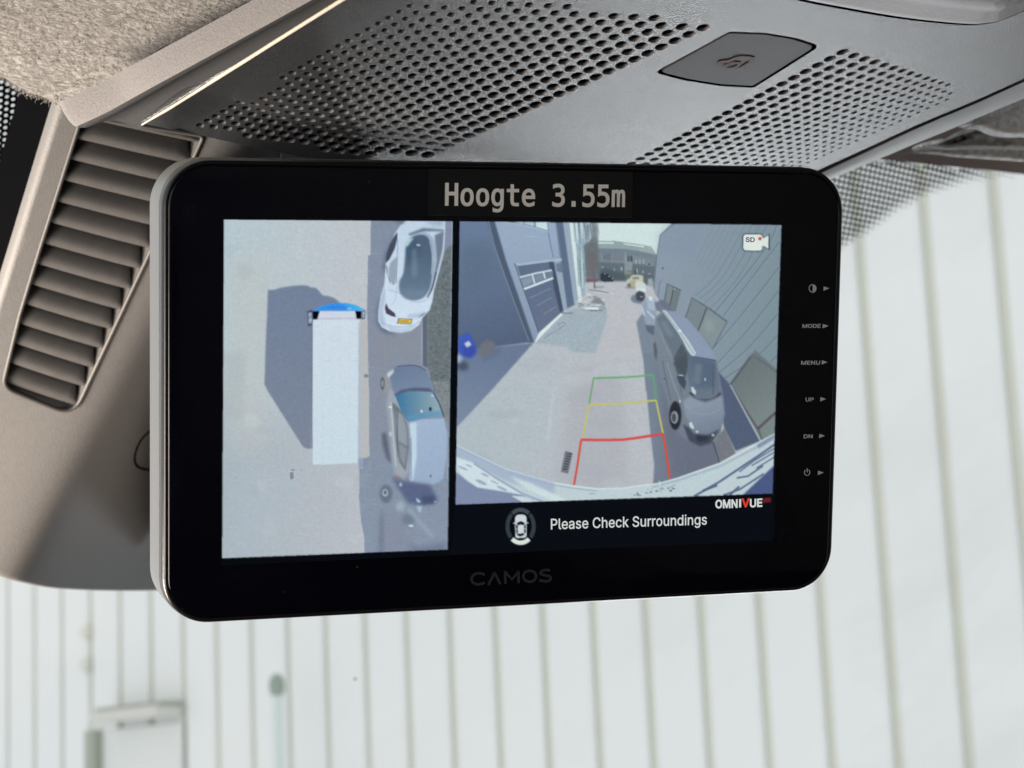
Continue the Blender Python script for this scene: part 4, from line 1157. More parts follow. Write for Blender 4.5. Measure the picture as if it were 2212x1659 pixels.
'omni': ('312 -68 255 -60 201 -38 151 -1 107 49 70 112 40 187 17 271 4 364 0 466 4 567 17 660 40 745 70 820 107 882 151 933 201 970 255 993 312 1000 370 993 424 970 473 933 517 882 554 819 584 745 606 660 619 567 624 466 619 364 606 271 584 187 554 112 517 49 473 -1 424 -38 370 -60 312 152 341 156 368 167 393 186 415 212 435 246 451 288 464 338 471 397 474 466 471 534 464 594 451 644 435 687 415 720 393 746 368 765 341 776 312 780 283 776 256 765 231 746 209 720 189 686 173 644 160 593 153 534 150 466 153 397 160 338 173 288 189 246 209 212 231 186 256 167 283 156 673 -55 673 987 845 987 1007 362 1020 309 1035 241 1050 170 1076 34 960 34 988 168 1003 239 1018 308 1030 362 1190 987 1363 987 1363 -55 1213 -55 1213 533 1213 600 1214 677 1215 758 1217 893 1309 893 1289 792 1282 763 1276 733 1257 647 1239 571 1224 513 1077 -55 959 -55 809 513 795 569 778 644 759 729 721 893 816 893 819 764 820 682 820 603 821 533 821 -55 1437 -55 1437 987 1586 987 1848 364 1855 348 1864 327 1873 304 1882 278 1893 251 1903 222 1914 190 1925 158 1958 58 1860 35 1854 127 1852 162 1851 196 1850 228 1849 259 1849 287 1849 357 1849 987 2000 987 2000 -55 1850 -55 1615 503 1585 578 1573 606 1561 637 1548 671 1473 871 1580 895 1585 706 1588 603 1589 534 1589 -55 1019 314 1213 469 821 470 1849 363 1588 569', '8 7 65,65 64 8,9 8 64,64 63 9,63 62 9,10 9 62,62 61 10,11 10 61,0 36 71,0 71 1,70 1 71,17 56 55,55 18 17,1 70 2,69 2 70,57 56 16,56 17 16,2 69 3,69 68 3,4 3 68,5 4 68,68 67 5,6 5 67,67 66 6,7 6 66,65 7 66,11 61 60,12 11 60,60 59 12,13 12 59,59 58 13,14 13 58,15 14 58,58 57 15,57 16 15,35 38 37,53 52 19,38 35 34,39 38 34,52 51 20,19 52 20,28 27 44,45 44 27,46 45 27,27 26 46,39 34 33,40 39 33,33 32 40,32 31 40,41 40 31,31 30 41,42 41 30,30 29 42,43 42 29,29 28 43,28 44 43,46 26 47,26 25 47,48 47 25,25 24 48,49 48 24,24 23 49,50 49 23,23 22 50,22 21 50,51 50 21,20 51 21,35 37 0,36 0 37,18 55 54,54 53 18,53 19 18,105 104 111,111 110 105,106 105 110,110 109 106,83 76 150,83 75 82,112 103 152,104 103 112,111 104 112,112 75 111,110 111 75,108 109 74,89 90 84,98 97 91,92 91 97,97 96 92,96 95 92,93 92 95,95 94 93,100 89 151,100 99 89,90 89 99,99 98 90,98 91 90,84 90 91,92 93 85,93 94 85,80 102 101,101 79 80,81 80 79,79 78 81,82 81 78,78 77 82,83 82 77,76 83 77,77 84 76,150 76 84,91 92 84,109 110 75,134 117 139,140 148 154,147 140 154,146 147 139,139 117 146,114 149 148,141 142 148,148 140 141,140 147 141,142 141 147,147 146 142,143 142 146,144 143 146,145 144 146,146 117 145,144 145 116,115 144 116,126 137 136,126 136 125,124 125 136,124 136 123,122 123 136,121 122 136,120 121 136,119 120 136,137 126 138,127 138 126,126 125 127,128 127 125,129 128 125,125 124 129,130 129 124,124 123 130,131 130 123,123 122 131,132 131 122,122 121 132,133 132 121,121 120 133,120 119 133,118 133 119,119 136 118,127 128 138,131 132 139,132 133 139,134 139 133,133 118 134,134 118 153,118 136 153,100 88 87,94 95 86,85 94 86,113 103 72,106 109 107,109 108 107,108 74 107,73 107 74,107 73 106,73 72 106,105 106 72,104 105 72,103 104 72,74 109 75,75 83 150,92 85 84,142 143 148,99 100 87,87 86 97,96 97 86,95 96 86,97 98 87,98 99 87,84 77 89,151 89 78,77 78 89,88 100 151,79 101 151,78 79 151,103 113 152,102 80 152,75 112 152,82 75 152,81 82 152,80 81 152,144 115 114,143 144 114,114 148 143,116 145 117,117 134 153,136 135 153,130 131 139,139 138 128,128 129 139,129 130 139,139 147 154'),
've': ('787 -56 0 1000 496 1000 928 401 954 366 983 322 1016 272 1053 214 1094 148 1182 1 831 1 918 149 959 216 996 273 1028 323 1057 365 1081 401 1502 1000 2000 1000 1223 -56 1005 288', '0 10 1,5 12 13,4 3 12,12 5 4,12 3 11,10 11 3,1 10 3,2 1 3,15 7 16,14 6 7,7 15 14,19 18 9,16 7 8,8 9 16,9 18 16,18 17 16,10 0 19,19 9 10,9 8 10,11 10 8,8 7 11,12 11 7,7 6 12,13 12 6,13 6 20,6 14 20,5 13 20'),
'ue': ('513 -71 417 -66 328 -49 246 -21 174 17 114 64 64 120 28 182 7 250 0 319 0 1000 278 1000 278 333 282 296 291 265 306 238 327 213 353 192 384 175 421 162 463 154 513 152 562 154 605 162 641 175 672 192 697 213 718 237 733 265 742 296 745 333 745 1000 1024 1000 1024 319 1018 250 996 182 960 120 911 64 850 17 778 -21 697 -49 608 -66 1159 -56 1159 1000 1994 1000 1994 783 1438 783 1438 586 1956 586 1956 369 1438 369 1438 162 2000 162 2000 -56', '6 5 15,7 6 15,15 14 7,8 7 14,14 13 8,9 8 13,13 12 9,10 9 12,12 11 10,20 19 1,1 19 2,19 18 2,21 0 22,22 0 41,41 23 22,20 1 0,0 21 20,2 18 3,18 17 3,4 3 17,17 16 4,5 4 16,15 5 16,38 37 26,27 26 37,37 36 27,36 35 27,28 27 35,35 34 28,29 28 34,45 44 46,51 42 53,53 52 51,47 50 49,49 48 47,46 44 43,51 50 42,29 34 33,30 29 33,33 32 30,31 30 32,23 41 40,24 23 40,40 39 24,25 24 39,39 38 25,38 26 25,47 46 43,43 42 50,50 47 43'),
'sd': ('464 -63 381 -59 304 -46 234 -25 171 4 117 40 73 85 40 135 18 190 0 299 252 299 265 231 275 210 289 192 308 176 331 163 359 152 391 144 426 139 464 137 506 139 544 145 578 154 608 167 631 181 650 198 663 216 671 236 673 258 671 276 666 290 657 301 642 313 622 325 597 336 567 347 533 357 495 367 361 399 272 425 194 459 128 502 78 555 48 618 38 688 44 749 64 805 98 855 142 899 194 935 255 963 323 984 395 996 471 1000 548 996 620 984 687 963 746 934 798 899 840 857 873 809 893 757 909 653 667 653 647 725 630 750 603 771 565 788 520 798 466 802 428 800 394 795 363 786 338 774 318 761 302 746 292 731 285 714 283 695 286 676 292 661 303 649 321 635 342 623 368 612 397 603 426 594 454 587 566 561 601 553 637 543 675 530 714 516 752 498 789 477 824 451 855 422 881 388 902 348 914 304 918 256 912 198 893 143 862 92 819 47 766 8 703 -22 631 -45 551 -58 1422 -46 1100 -46 1100 152 1410 152 1488 156 1553 169 1607 190 1652 217 1689 252 1718 295 1739 346 1752 405 1756 472 1752 539 1739 597 1718 648 1689 690 1654 724 1611 752 1559 772 1497 785 1423 789 1094 789 1094 987 1436 987 1545 981 1646 960 1737 925 1816 877 1882 816 1933 744 1971 662 1993 571 2000 472 1993 373 1971 281 1933 199 1880 126 1813 65 1732 16 1639 -19 1535 -40 1270 987 1270 -46 1022 -46 1022 987 1270 789 1270 152', '9 8 10,4 3 15,15 14 4,5 4 14,14 13 5,6 5 13,13 12 6,7 6 12,12 11 7,8 7 11,10 8 11,39 83 40,83 82 40,41 40 82,82 81 41,81 80 41,42 41 80,43 42 80,80 79 43,44 43 79,79 78 44,45 44 78,78 77 45,46 45 77,77 76 46,47 46 76,76 75 47,48 47 75,75 74 48,49 48 74,74 73 49,50 49 73,19 18 0,0 20 19,69 53 70,0 18 1,17 1 18,37 87 38,87 86 38,85 38 86,52 71 70,70 53 52,21 108 107,22 21 107,36 35 90,90 89 36,88 36 89,68 67 55,54 68 55,20 0 108,108 21 20,36 88 37,87 37 88,53 69 68,68 54 53,1 17 2,17 16 2,3 2 16,15 3 16,38 85 39,85 84 39,83 39 84,50 73 72,51 50 72,72 71 51,71 52 51,111 110 152,110 111 153,131 132 154,111 156 155,25 104 103,26 25 103,103 102 26,27 26 102,102 101 27,28 27 101,101 100 28,100 99 28,29 28 99,99 98 29,30 29 98,98 97 30,97 96 30,31 30 96,96 95 31,62 61 63,64 63 61,61 60 64,60 59 64,129 134 133,150 113 109,112 109 113,129 133 130,151 130 133,149 115 114,128 127 135,149 114 150,113 150 114,134 129 128,128 135 134,145 144 118,119 118 144,144 143 119,120 119 143,143 142 120,121 120 142,122 121 142,142 141 122,123 122 141,141 140 123,124 123 140,140 139 124,115 149 148,116 115 148,148 147 116,147 146 116,117 116 146,146 145 117,145 118 117,124 139 125,139 138 125,126 125 138,138 137 126,137 136 126,127 126 136,135 127 136,109 112 152,111 152 156,131 155 151,132 131 151,22 107 106,23 22 106,106 105 23,24 23 105,105 104 24,104 25 24,31 95 32,95 94 32,94 93 32,33 32 93,93 92 33,34 33 92,92 91 34,35 34 91,90 35 91,64 59 65,59 58 65,66 65 58,58 57 66,57 56 66,67 66 56,55 67 56,130 151 155,152 112 156,131 154 153,153 111 131,155 131 111'),
'mode': ('0 -37 0 987 124 987 253 362 264 309 276 240 288 167 305 54 238 54 256 165 268 238 280 308 291 362 419 987 543 987 543 -37 440 -37 440 543 440 611 441 689 442 772 443 891 495 891 482 813 477 783 472 753 456 665 442 588 430 530 312 -37 230 -37 111 530 99 586 85 662 69 749 43 891 97 891 99 778 100 695 101 614 101 543 101 -37 847 -50 802 -43 760 -21 721 15 687 64 658 125 634 198 617 282 606 374 603 474 606 575 617 667 634 751 658 824 687 885 721 935 760 971 802 993 847 1000 892 993 934 971 973 935 1007 885 1036 824 1060 751 1077 667 1087 575 1091 474 1087 374 1077 282 1060 199 1036 126 1007 64 973 15 934 -21 892 -43 847 136 873 140 896 153 918 174 938 202 955 239 969 285 980 339 987 402 989 474 987 547 980 610 969 665 955 710 938 747 918 776 896 797 873 809 847 813 821 809 798 797 776 776 756 747 739 710 725 664 714 610 707 546 705 474 707 402 714 340 725 286 739 240 756 203 776 174 798 153 821 141 1328 -37 1186 -37 1186 144 1323 144 1359 148 1390 162 1416 183 1437 212 1455 249 1468 294 1478 347 1484 408 1486 477 1484 545 1478 605 1468 657 1455 702 1438 738 1417 767 1393 788 1364 801 1329 806 1183 806 1183 987 1335 987 1384 981 1429 960 1470 926 1505 878 1535 818 1558 747 1575 665 1585 575 1588 477 1585 377 1575 287 1558 205 1534 133 1504 73 1468 25 1426 -10 1379 -31 1254 987 1254 -37 1151 -37 1151 987 1648 -37 1648 987 1997 987 1997 806 1752 806 1752 571 1980 571 1980 390 1752 390 1752 144 2000 144 2000 -37 272 260 440 579 101 579 1254 806 1254 144', '33 34 0,1 0 34,34 35 1,32 39 33,39 38 33,34 33 38,38 37 34,35 34 37,37 36 35,10 5 172,10 4 9,3 9 4,8 9 31,9 3 31,0 41 40,33 0 40,32 33 40,32 40 174,39 32 174,31 3 39,38 39 3,36 37 2,35 36 2,1 35 2,11 6 12,6 7 28,12 6 28,28 18 12,18 19 12,20 25 24,24 23 20,21 20 23,23 22 21,27 18 173,27 26 18,19 18 26,26 25 19,25 20 19,20 21 13,21 22 13,22 14 13,8 30 29,29 7 8,9 8 7,7 6 9,10 9 6,5 10 6,6 11 5,172 5 11,12 19 20,37 38 3,48 47 109,109 108 48,49 48 108,108 107 49,50 49 107,107 106 50,104 103 52,53 52 103,103 102 53,54 53 102,102 101 54,55 54 101,43 113 112,43 112 44,111 44 112,99 98 58,98 59 58,96 60 97,79 77 80,94 61 95,77 79 42,78 42 79,60 96 95,95 61 60,113 43 42,42 78 113,59 98 97,97 60 59,44 111 45,111 110 45,46 45 110,47 46 110,109 47 110,55 101 100,56 55 100,57 56 100,100 99 57,99 58 57,50 106 51,106 105 51,105 104 51,104 52 51,22 23 14,81 76 75,82 81 75,75 74 82,74 73 82,83 82 73,92 91 65,65 64 92,64 63 92,93 92 63,62 93 63,159 136 137,116 115 157,116 157 176,155 118 114,138 135 134,117 157 114,114 118 117,135 138 156,115 116 158,116 176 175,136 175 156,137 136 156,83 73 72,84 83 72,72 71 84,85 84 71,71 70 85,86 85 70,70 69 86,87 86 69,88 87 69,69 68 88,89 88 68,68 67 89,90 89 67,67 66 90,91 90 66,65 91 66,120 119 154,133 132 140,139 133 140,120 154 153,121 120 153,153 152 121,132 131 141,140 132 141,171 170 169,165 168 167,167 166 165,163 162 164,161 164 162,171 169 160,169 168 160,121 152 151,122 121 151,151 150 122,123 122 150,150 149 123,124 123 149,149 148 124,125 124 148,148 147 125,126 125 147,127 126 147,147 146 127,128 127 146,146 145 128,129 128 145,145 144 129,130 129 144,144 143 130,131 130 143,143 142 131,141 131 142,154 119 155,118 155 119,133 139 134,138 134 139,80 77 76,76 81 80,93 62 94,61 94 62,2 37 3,4 10 172,20 13 12,26 27 17,15 14 25,24 25 14,23 24 14,25 26 15,16 15 17,15 26 17,18 28 173,17 27 173,7 29 28,30 8 31,31 39 174,135 156 175,157 117 176,136 159 158,158 116 136,175 136 116,165 164 161,161 160 168,168 165 161'),
'menu': ('0 -38 0 1000 125 1000 255 367 265 313 277 243 289 169 307 55 239 55 258 168 270 241 282 312 292 367 421 1000 546 1000 546 -38 443 -38 443 550 443 619 443 698 444 782 446 902 498 902 485 824 480 793 475 762 459 674 444 596 433 537 314 -38 232 -38 111 537 100 594 86 670 70 759 44 902 98 902 100 788 100 704 101 622 101 550 101 -38 626 -38 626 1000 977 1000 977 817 730 817 730 578 960 578 960 395 730 395 730 146 980 146 980 -38 1043 -38 1043 1000 1150 1000 1362 366 1368 349 1374 328 1382 304 1390 278 1398 250 1407 220 1416 188 1425 155 1445 74 1389 58 1385 133 1383 168 1382 203 1382 236 1381 267 1381 297 1380 369 1380 1000 1485 1000 1485 -38 1378 -38 1188 529 1163 606 1154 635 1144 667 1133 702 1078 884 1141 902 1145 727 1147 621 1147 551 1147 -38 1782 -53 1741 -48 1703 -32 1669 -5 1638 32 1613 78 1592 132 1577 192 1567 257 1565 326 1565 1000 1668 1000 1668 339 1670 299 1675 264 1682 233 1692 205 1705 181 1720 162 1738 147 1759 138 1782 135 1806 138 1827 147 1844 162 1860 181 1872 205 1882 232 1890 264 1894 299 1896 339 1896 1000 2000 1000 2000 326 1997 257 1988 192 1973 132 1952 78 1926 32 1896 -5 1861 -32 1824 -48 274 263 443 586 101 587 1381 307 1146 660', '1 0 34,34 35 1,34 0 33,35 34 37,37 36 35,8 9 31,0 41 40,33 0 40,32 33 40,32 40 134,32 134 39,33 32 39,39 38 33,34 33 38,37 34 38,36 37 2,35 36 2,1 35 2,10 4 9,3 9 4,11 5 6,6 12 11,10 9 6,6 5 10,10 5 132,5 11 132,6 9 7,6 7 28,12 6 28,28 18 12,18 19 12,19 20 12,8 30 29,29 7 8,7 9 8,9 3 31,39 31 3,38 39 3,37 38 3,23 22 21,47 50 49,42 51 50,22 23 14,82 86 83,82 83 87,82 87 136,86 82 136,83 86 84,86 85 84,85 56 84,55 84 56,51 42 53,53 52 51,47 49 48,45 44 46,43 46 44,16 15 17,26 27 17,27 18 133,27 26 18,19 18 26,26 25 19,20 19 25,25 24 20,24 23 20,23 21 20,13 20 21,21 22 13,22 14 13,71 72 57,58 57 72,59 58 72,72 73 59,73 60 135,135 60 74,100 99 102,102 101 100,77 66 78,67 78 66,66 65 67,68 67 65,69 68 65,65 64 69,70 69 64,64 63 70,71 70 63,63 62 71,72 71 62,62 61 72,73 72 61,60 73 61,74 60 61,61 62 74,75 74 76,92 108 93,108 107 93,90 110 91,109 91 110,131 113 112,131 112 90,112 111 90,110 90 111,91 109 92,108 92 109,114 130 129,115 114 129,129 128 115,116 115 128,128 127 116,117 116 127,127 126 117,126 125 117,118 117 125,125 124 118,119 118 124,124 123 119,120 119 123,123 122 120,122 121 120,113 131 130,130 114 113,93 107 94,107 106 94,95 94 106,106 105 95,96 95 105,97 96 105,105 104 97,98 97 104,104 103 98,99 98 103,102 99 103,67 68 78,86 81 80,80 79 86,2 37 3,4 10 132,20 13 12,17 15 26,15 14 25,24 25 14,23 24 14,25 26 15,18 28 133,17 27 133,7 29 28,30 8 31,31 39 134,47 46 43,43 42 50,50 47 43,84 55 54,88 87 83,84 54 88,54 89 88,83 84 88,56 85 57,85 86 57,79 57 86,59 73 135,65 66 77,77 76 65,64 65 76,76 74 64,63 64 74,62 63 74,57 79 71,79 78 68,68 69 79,69 70 79,70 71 79,81 86 136'),
'up': ('483 -53 392 -48 308 -32 231 -5 163 32 106 78 60 132 27 192 6 257 0 326 0 1000 230 1000 230 339 234 299 244 264 261 233 283 205 312 181 346 162 385 147 431 138 483 135 535 138 581 147 620 162 654 181 682 205 704 232 721 264 731 299 734 339 734 1000 965 1000 965 326 958 257 938 192 905 132 859 78 802 32 734 -5 658 -32 574 -48 1142 -38 1142 1000 1574 1000 1660 995 1739 980 1808 955 1867 921 1916 879 1953 830 1979 776 1995 719 2000 657 1995 596 1979 539 1953 484 1916 435 1867 393 1809 359 1739 333 1660 318 1574 313 1251 313 1251 496 1565 496 1616 499 1656 506 1688 518 1713 533 1734 551 1749 572 1760 598 1767 626 1770 657 1767 689 1760 717 1749 742 1734 763 1714 781 1688 796 1656 807 1615 815 1565 817 1373 817 1373 -38 1373 496 1373 313', '10 9 12,12 11 10,20 1 0,1 20 19,1 19 2,19 18 2,2 18 3,18 17 3,4 3 17,17 16 4,5 4 16,16 15 5,6 5 15,7 6 15,15 14 7,8 7 14,14 13 8,9 8 13,12 9 13,41 23 22,23 41 40,24 23 40,33 32 30,31 30 32,24 40 39,25 24 39,39 38 25,26 25 38,38 37 26,27 26 37,37 36 27,36 35 27,28 27 35,35 34 28,29 28 34,34 33 29,33 30 29,41 22 0,22 21 0,20 0 21,64 84 43,82 44 83,63 85 87,64 63 87,84 64 86,83 44 84,43 84 44,61 67 66,61 66 62,65 62 66,81 45 82,44 82 45,57 56 71,56 55 71,72 71 55,55 54 72,73 72 54,54 53 73,74 73 53,75 74 53,53 52 75,76 75 52,52 51 76,77 76 51,51 50 77,50 49 77,67 61 60,68 67 60,60 59 68,69 68 59,59 58 69,70 69 58,58 57 70,57 71 70,77 49 78,49 48 78,79 78 48,48 47 79,80 79 47,47 46 80,81 80 46,45 81 46,85 63 42,63 64 42,64 43 42,62 65 87,65 86 87,86 64 87'),
'dn': ('380 -38 76 -38 76 146 368 146 446 150 511 164 566 186 612 215 649 252 678 298 700 352 713 413 717 483 713 552 700 613 679 666 650 711 614 748 570 777 517 799 455 812 381 817 70 817 70 1000 393 1000 498 993 595 973 682 938 758 889 820 829 870 757 906 674 927 583 934 483 927 382 906 290 870 207 819 135 755 74 678 25 588 -10 488 -31 221 1000 221 -38 0 -38 0 1000 1062 -38 1062 1000 1289 1000 1739 366 1752 349 1766 328 1782 304 1798 278 1816 250 1835 220 1854 188 1872 155 1916 74 1797 58 1788 133 1785 168 1783 203 1781 236 1780 267 1780 297 1779 369 1779 1000 2000 1000 2000 -38 1773 -38 1369 529 1317 606 1297 635 1277 667 1254 702 1138 884 1270 902 1278 727 1283 621 1284 551 1284 -38 221 817 221 146 1779 307 1281 660', '45 44 22,22 23 45,0 3 43,2 43 83,0 43 1,43 2 1,44 1 2,22 44 2,23 22 42,24 21 20,4 41 5,19 25 20,24 20 25,41 4 0,3 0 4,22 2 82,42 22 82,21 24 42,7 39 38,38 37 7,8 7 37,37 36 8,9 8 36,16 15 30,30 29 16,17 16 29,29 28 17,27 17 28,5 41 40,6 5 40,40 39 6,39 7 6,17 27 18,27 26 18,19 18 26,25 19 26,74 79 85,78 74 85,73 72 78,81 80 46,79 74 75,74 78 75,76 75 78,77 76 78,76 77 48,47 76 48,51 50 64,64 65 51,65 52 84,84 52 66,58 69 57,69 68 57,56 57 68,58 57 59,60 59 57,61 60 57,57 56 61,69 58 70,58 59 70,61 56 62,56 55 62,63 62 55,55 54 63,64 63 54,54 53 64,65 64 53,52 65 53,66 52 53,53 54 66,54 55 66,55 56 66,56 68 66,67 66 68,59 60 70,63 64 49,64 50 49,72 71 78,9 36 35,10 9 35,35 34 10,11 10 34,34 33 11,12 11 33,13 12 33,33 32 13,14 13 32,32 31 14,15 14 31,30 15 31,21 42 82,2 83 82,43 3 83,76 47 46,80 79 75,76 46 80,75 76 80,48 77 49,77 78 49,71 49 78,51 65 84,49 71 63,71 70 60,60 61 71,61 62 71,62 63 71,73 78 85'),
}
# ------------------------------------------------------------------ monitor
MC = CAM + Vector((0.00177186, 0.58907329, 0.11262478))
MX = Vector((0.94601182, 0.32192237, 0.03778388))
MY = Vector((0.06070775, -0.29048023, 0.9549533))
MN = Vector((0.3183963, -0.90110334, -0.29434091))
MW, MH, MR = 0.195, 0.12126, 0.0118
mon = thing('rear_view_monitor', MC - MN * 0.02, 'black framed camera monitor showing top and rear views with a height label', 'monitor')

def mp(x, y, n=0.0):
    return MC + MX * x + MY * y + MN * n

def mpx(px, py, n=0.0):
    """a point of the monitor's front plane, n metres in front of it"""
    return hit(px, py, MC + MN * n, MN)

def rrect(off, n, seg=14):
    hw, hh, r = MW / 2 + off, MH / 2 + off, max(MR + off, 0.001)
    out = []
    for cx, cy, a0 in ((hw - r, hh - r, 0), (-hw + r, hh - r, 90), (-hw + r, -hh + r, 180), (hw - r, -hh + r, 270)):
        for k in range(seg + 1):
            a = math.radians(a0 + 90 * k / seg)
            out.append(mp(cx + r * math.cos(a), cy + r * math.sin(a), n))
    return out

def ringpart(name, prof, m, cap=False, sharp=40):
    b = MB()
    b.grid([rrect(o, n) for o, n in prof], True)
    k = len(rrect(0, 0))
    if cap:
        b.f.append(tuple(len(b.v) - k + i for i in range(k)))
    return b.build(name, m, mon, smooth=True, sharp=sharp, recalc=True)

glass = ringpart('front_glass', [(-0.0007, -0.0012), (-0.0007, -0.0003), (-0.0009, -0.0001), (-0.0012, 0.0)], M_GLASSBLK, cap=True)
ringpart('bezel_rim', [(-0.0006, -0.0015), (-0.0006, -0.00035), (-0.0003, -0.00012), (0.0001, -0.0002), (0.0006, -0.0008), (0.0009, -0.0018), (0.0009, -0.0040)], M_RIMBLK, sharp=50)
ringpart('side_band', [(0.0006, -0.0040), (0.0010, -0.0042), (0.0011, -0.0050), (0.0011, -0.0150), (0.0007, -0.0152)], M_BAND, sharp=30)
ringpart('rear_band', [(0.0006, -0.0154), (0.0010, -0.0156), (0.0010, -0.0188), (0.0002, -0.0196)], M_BAND, sharp=30)
ringpart('back_shell', [(0.0002, -0.0153), (0.0000, -0.0197), (-0.004, -0.0230), (-0.018, -0.0270)], M_SHELL, cap=True, sharp=30)
arm = MB()
arm.tube([mp(0.0, 0.02, -0.026), mp(0.0, 0.035, -0.05), mp(0.0, 0.05, -0.085)], [0.012, 0.010, 0.010], 16)
arm.build('mounting_arm', M_SHELL, mon, smooth=True, sharp=50)

# ---- the picture on the screen: painted on a fine grid of coloured points
CX0, CY0, CW, CH, SS = 470, 465, 1232, 752, 2
IMG = np.zeros((CH * SS, CW * SS, 3), np.float32)
IMG[:] = np.array((9, 12, 20)) / 255.0
ZT = {'L1': (466.3, 460.8, .23562), 'L2': (466.3, 822.9, .23562), 'R3': (960.1, 460.8, .23148), 'R4': (1316.7, 460.8, .23148),
      'R5': (960.1, 768.0, .26448), 'R6': (1316.7, 768.0, .26448), 'R7': (1179.5, 460.8, .14881), 'P': (0, 0, 1)}
def T(z, pts):
    a, b, k = ZT[z]
    return [(a + k * x, b + k * y) for x, y in pts]

def box1(a, r, ax):
    if r < 1:
        return a
    pad = [(0, 0), (0, 0)]
    pad[ax] = (r + 1, r)
    c = np.cumsum(np.pad(a, pad, mode='edge'), axis=ax, dtype=np.float64)
    n = a.shape[ax]
    if ax == 0:
        return ((c[2 * r + 1:2 * r + 1 + n] - c[:n]) / (2 * r + 1)).astype(np.float32)
    return ((c[:, 2 * r + 1:2 * r + 1 + n] - c[:, :n]) / (2 * r + 1)).astype(np.float32)
def blurm(a, s):
    r = int(round(s * SS * 0.9))
    for k in range(3 if r > 1 else 1):
        a = box1(box1(a, r, 0), r, 1)
    return a

CLIP = None
def paint(pts, col, alpha=1.0, blur=0.0, grad=None, noise=0.0, smooth=False):
    """pts in photo grid units; grad=(colour2,(x1,y1),(x2,y2)) runs col -> colour2"""
    global IMG
    if smooth:
        pts = [(p.x, p.y) for p in catmull([(x, y, 0) for x, y in pts], 5, True)]
    P = (np.asarray(pts, float) - (CX0, CY0)) * SS
    pad = int(blur * SS * 3) + 2
    x0, y0 = np.floor(P.min(0)).astype(int) - pad
    x1, y1 = np.ceil(P.max(0)).astype(int) + pad
    x0, y0, x1, y1 = max(x0, 0), max(y0, 0), min(x1, IMG.shape[1]), min(y1, IMG.shape[0])
    if x1 <= x0 or y1 <= y0:
        return
    yy = np.arange(y0, y1) + 0.5
    xx = np.arange(x0, x1) + 0.5
    mask = np.zeros((y1 - y0, x1 - x0), bool)
    xa, ya = P[-1]
    for xb, yb in P:
        if ya != yb:
            rows = (ya > yy) != (yb > yy)
            if rows.any():
                xc = (xb - xa) * (yy[rows] - ya) / (yb - ya) + xa
                mask[rows] ^= xx[None, :] < xc[:, None]
        xa, ya = xb, yb
    m = mask.astype(np.float32)
    if blur > 0:
        m = blurm(m, blur)
    if CLIP is not None:
        m = m * CLIP[y0:y1, x0:x1]
    c = np.array(col, np.float32) / 255.0
    if grad is not None:
        c2 = np.array(grad[0], np.float32) / 255.0
        a, b = np.array(grad[1]), np.array(grad[2])
        a, b = (a - (CX0, CY0)) * SS, (b - (CX0, CY0)) * SS
        d = b - a
        t = ((xx[None, :] - a[0]) * d[0] + (yy[:, None] - a[1]) * d[1]) / (d @ d)
        t = np.clip(t, 0, 1)[..., None].astype(np.float32)
        c = c * (1 - t) + c2 * t
    if noise > 0:
        nz = rng.normal(0, 1, (m.shape[0] // 5 + 2, m.shape[1] // 5 + 2)).astype(np.float32)
        nz = np.kron(nz, np.ones((5, 5), np.float32))[:m.shape[0], :m.shape[1]]
        nz = box1(box1(nz, 2, 0), 2, 1)
        c = c + nz[..., None] * noise / 255.0 * 0.8
    m = (m * alpha)[..., None]
    IMG[y0:y1, x0:x1] = IMG[y0:y1, x0:x1] * (1 - m) + c * m

def line(pts, w, col, alpha=1.0, blur=0.0, smooth=False):
    if smooth:
        pts = [(p.x, p.y) for p in catmull([(x, y, 0) for x, y in pts], 6)]
    P = [Vector(p) for p in pts]
    a, b = [], []
    n = len(P)
    for i in range(n):
        d = (P[min(i + 1, n - 1)] - P[max(i - 1, 0)]).normalized()
        q = Vector((-d.y, d.x)) * (w / 2)
        a.append(tuple(P[i] + q))
        b.append(tuple(P[i] - q))
    paint(a + b[::-1], col, alpha, blur)

def ell(z, c, rx, ry, col, **kw):
    a, b, k = ZT[z]
    cx, cy = a + k * c[0], b + k * c[1]
    paint([(cx + rx * k * math.cos(t), cy + ry * k * math.sin(t)) for t in np.linspace(0, 2 * math.pi, 28, endpoint=False)], col, **kw)

def clip_to(poly):
    global CLIP, IMG
    CLIP = None
    keep = IMG.copy()
    IMG[:] = 0
    paint(poly, (255, 255, 255))
    CLIP = IMG[..., 0].copy()
    IMG = keep

# ================= left picture: the truck from above
LEFT_P = [(484, 474), (978, 478), (967, 1187), (480, 1206)]
clip_to(LEFT_P)
paint(LEFT_P, (182, 197, 206), grad=((194, 192, 201), (500, 600), (760, 620)), noise=3)
paint([(470, 900), (800, 900), (800, 1220), (470, 1220)], (168, 176, 188), 0.75, 40, grad=((184, 182, 194), (500, 1000), (760, 1020)), noise=3)
paint([(500, 560), (580, 560), (570, 960), (500, 980)], (196, 192, 188), 0.6, 22)
paint([(480, 760), (530, 760), (528, 905), (480, 905)], (176, 178, 180), 0.45, 6)
paint([(520, 1010), (640, 1030), (600, 1160), (500, 1180)], (176, 184, 198), 0.6, 18)
shade = T('L1', [(1420, 30), (1418, 380), (1395, 388), (1385, 900), (1395, 1300), (1400, 1560)]) + T('L2', [(1405, 60), (1407, 690), (1372, 706), (1345, 706), (1345, 808), (1315, 792), (1313, 1080), (1330, 1280), (1360, 1430), (1365, 1620), (2200, 1620)]) + T('L1', [(2250, 30)])
paint(shade, (132, 141, 172), grad=((136, 148, 176), (800, 480), (800, 1190)), noise=3)
paint(T('L1', [(1430, 1080), (1890, 1000), (1890, 1380), (1640, 1330), (1560, 1500), (1430, 1600)]), (146, 143, 156), 0.6, 14)
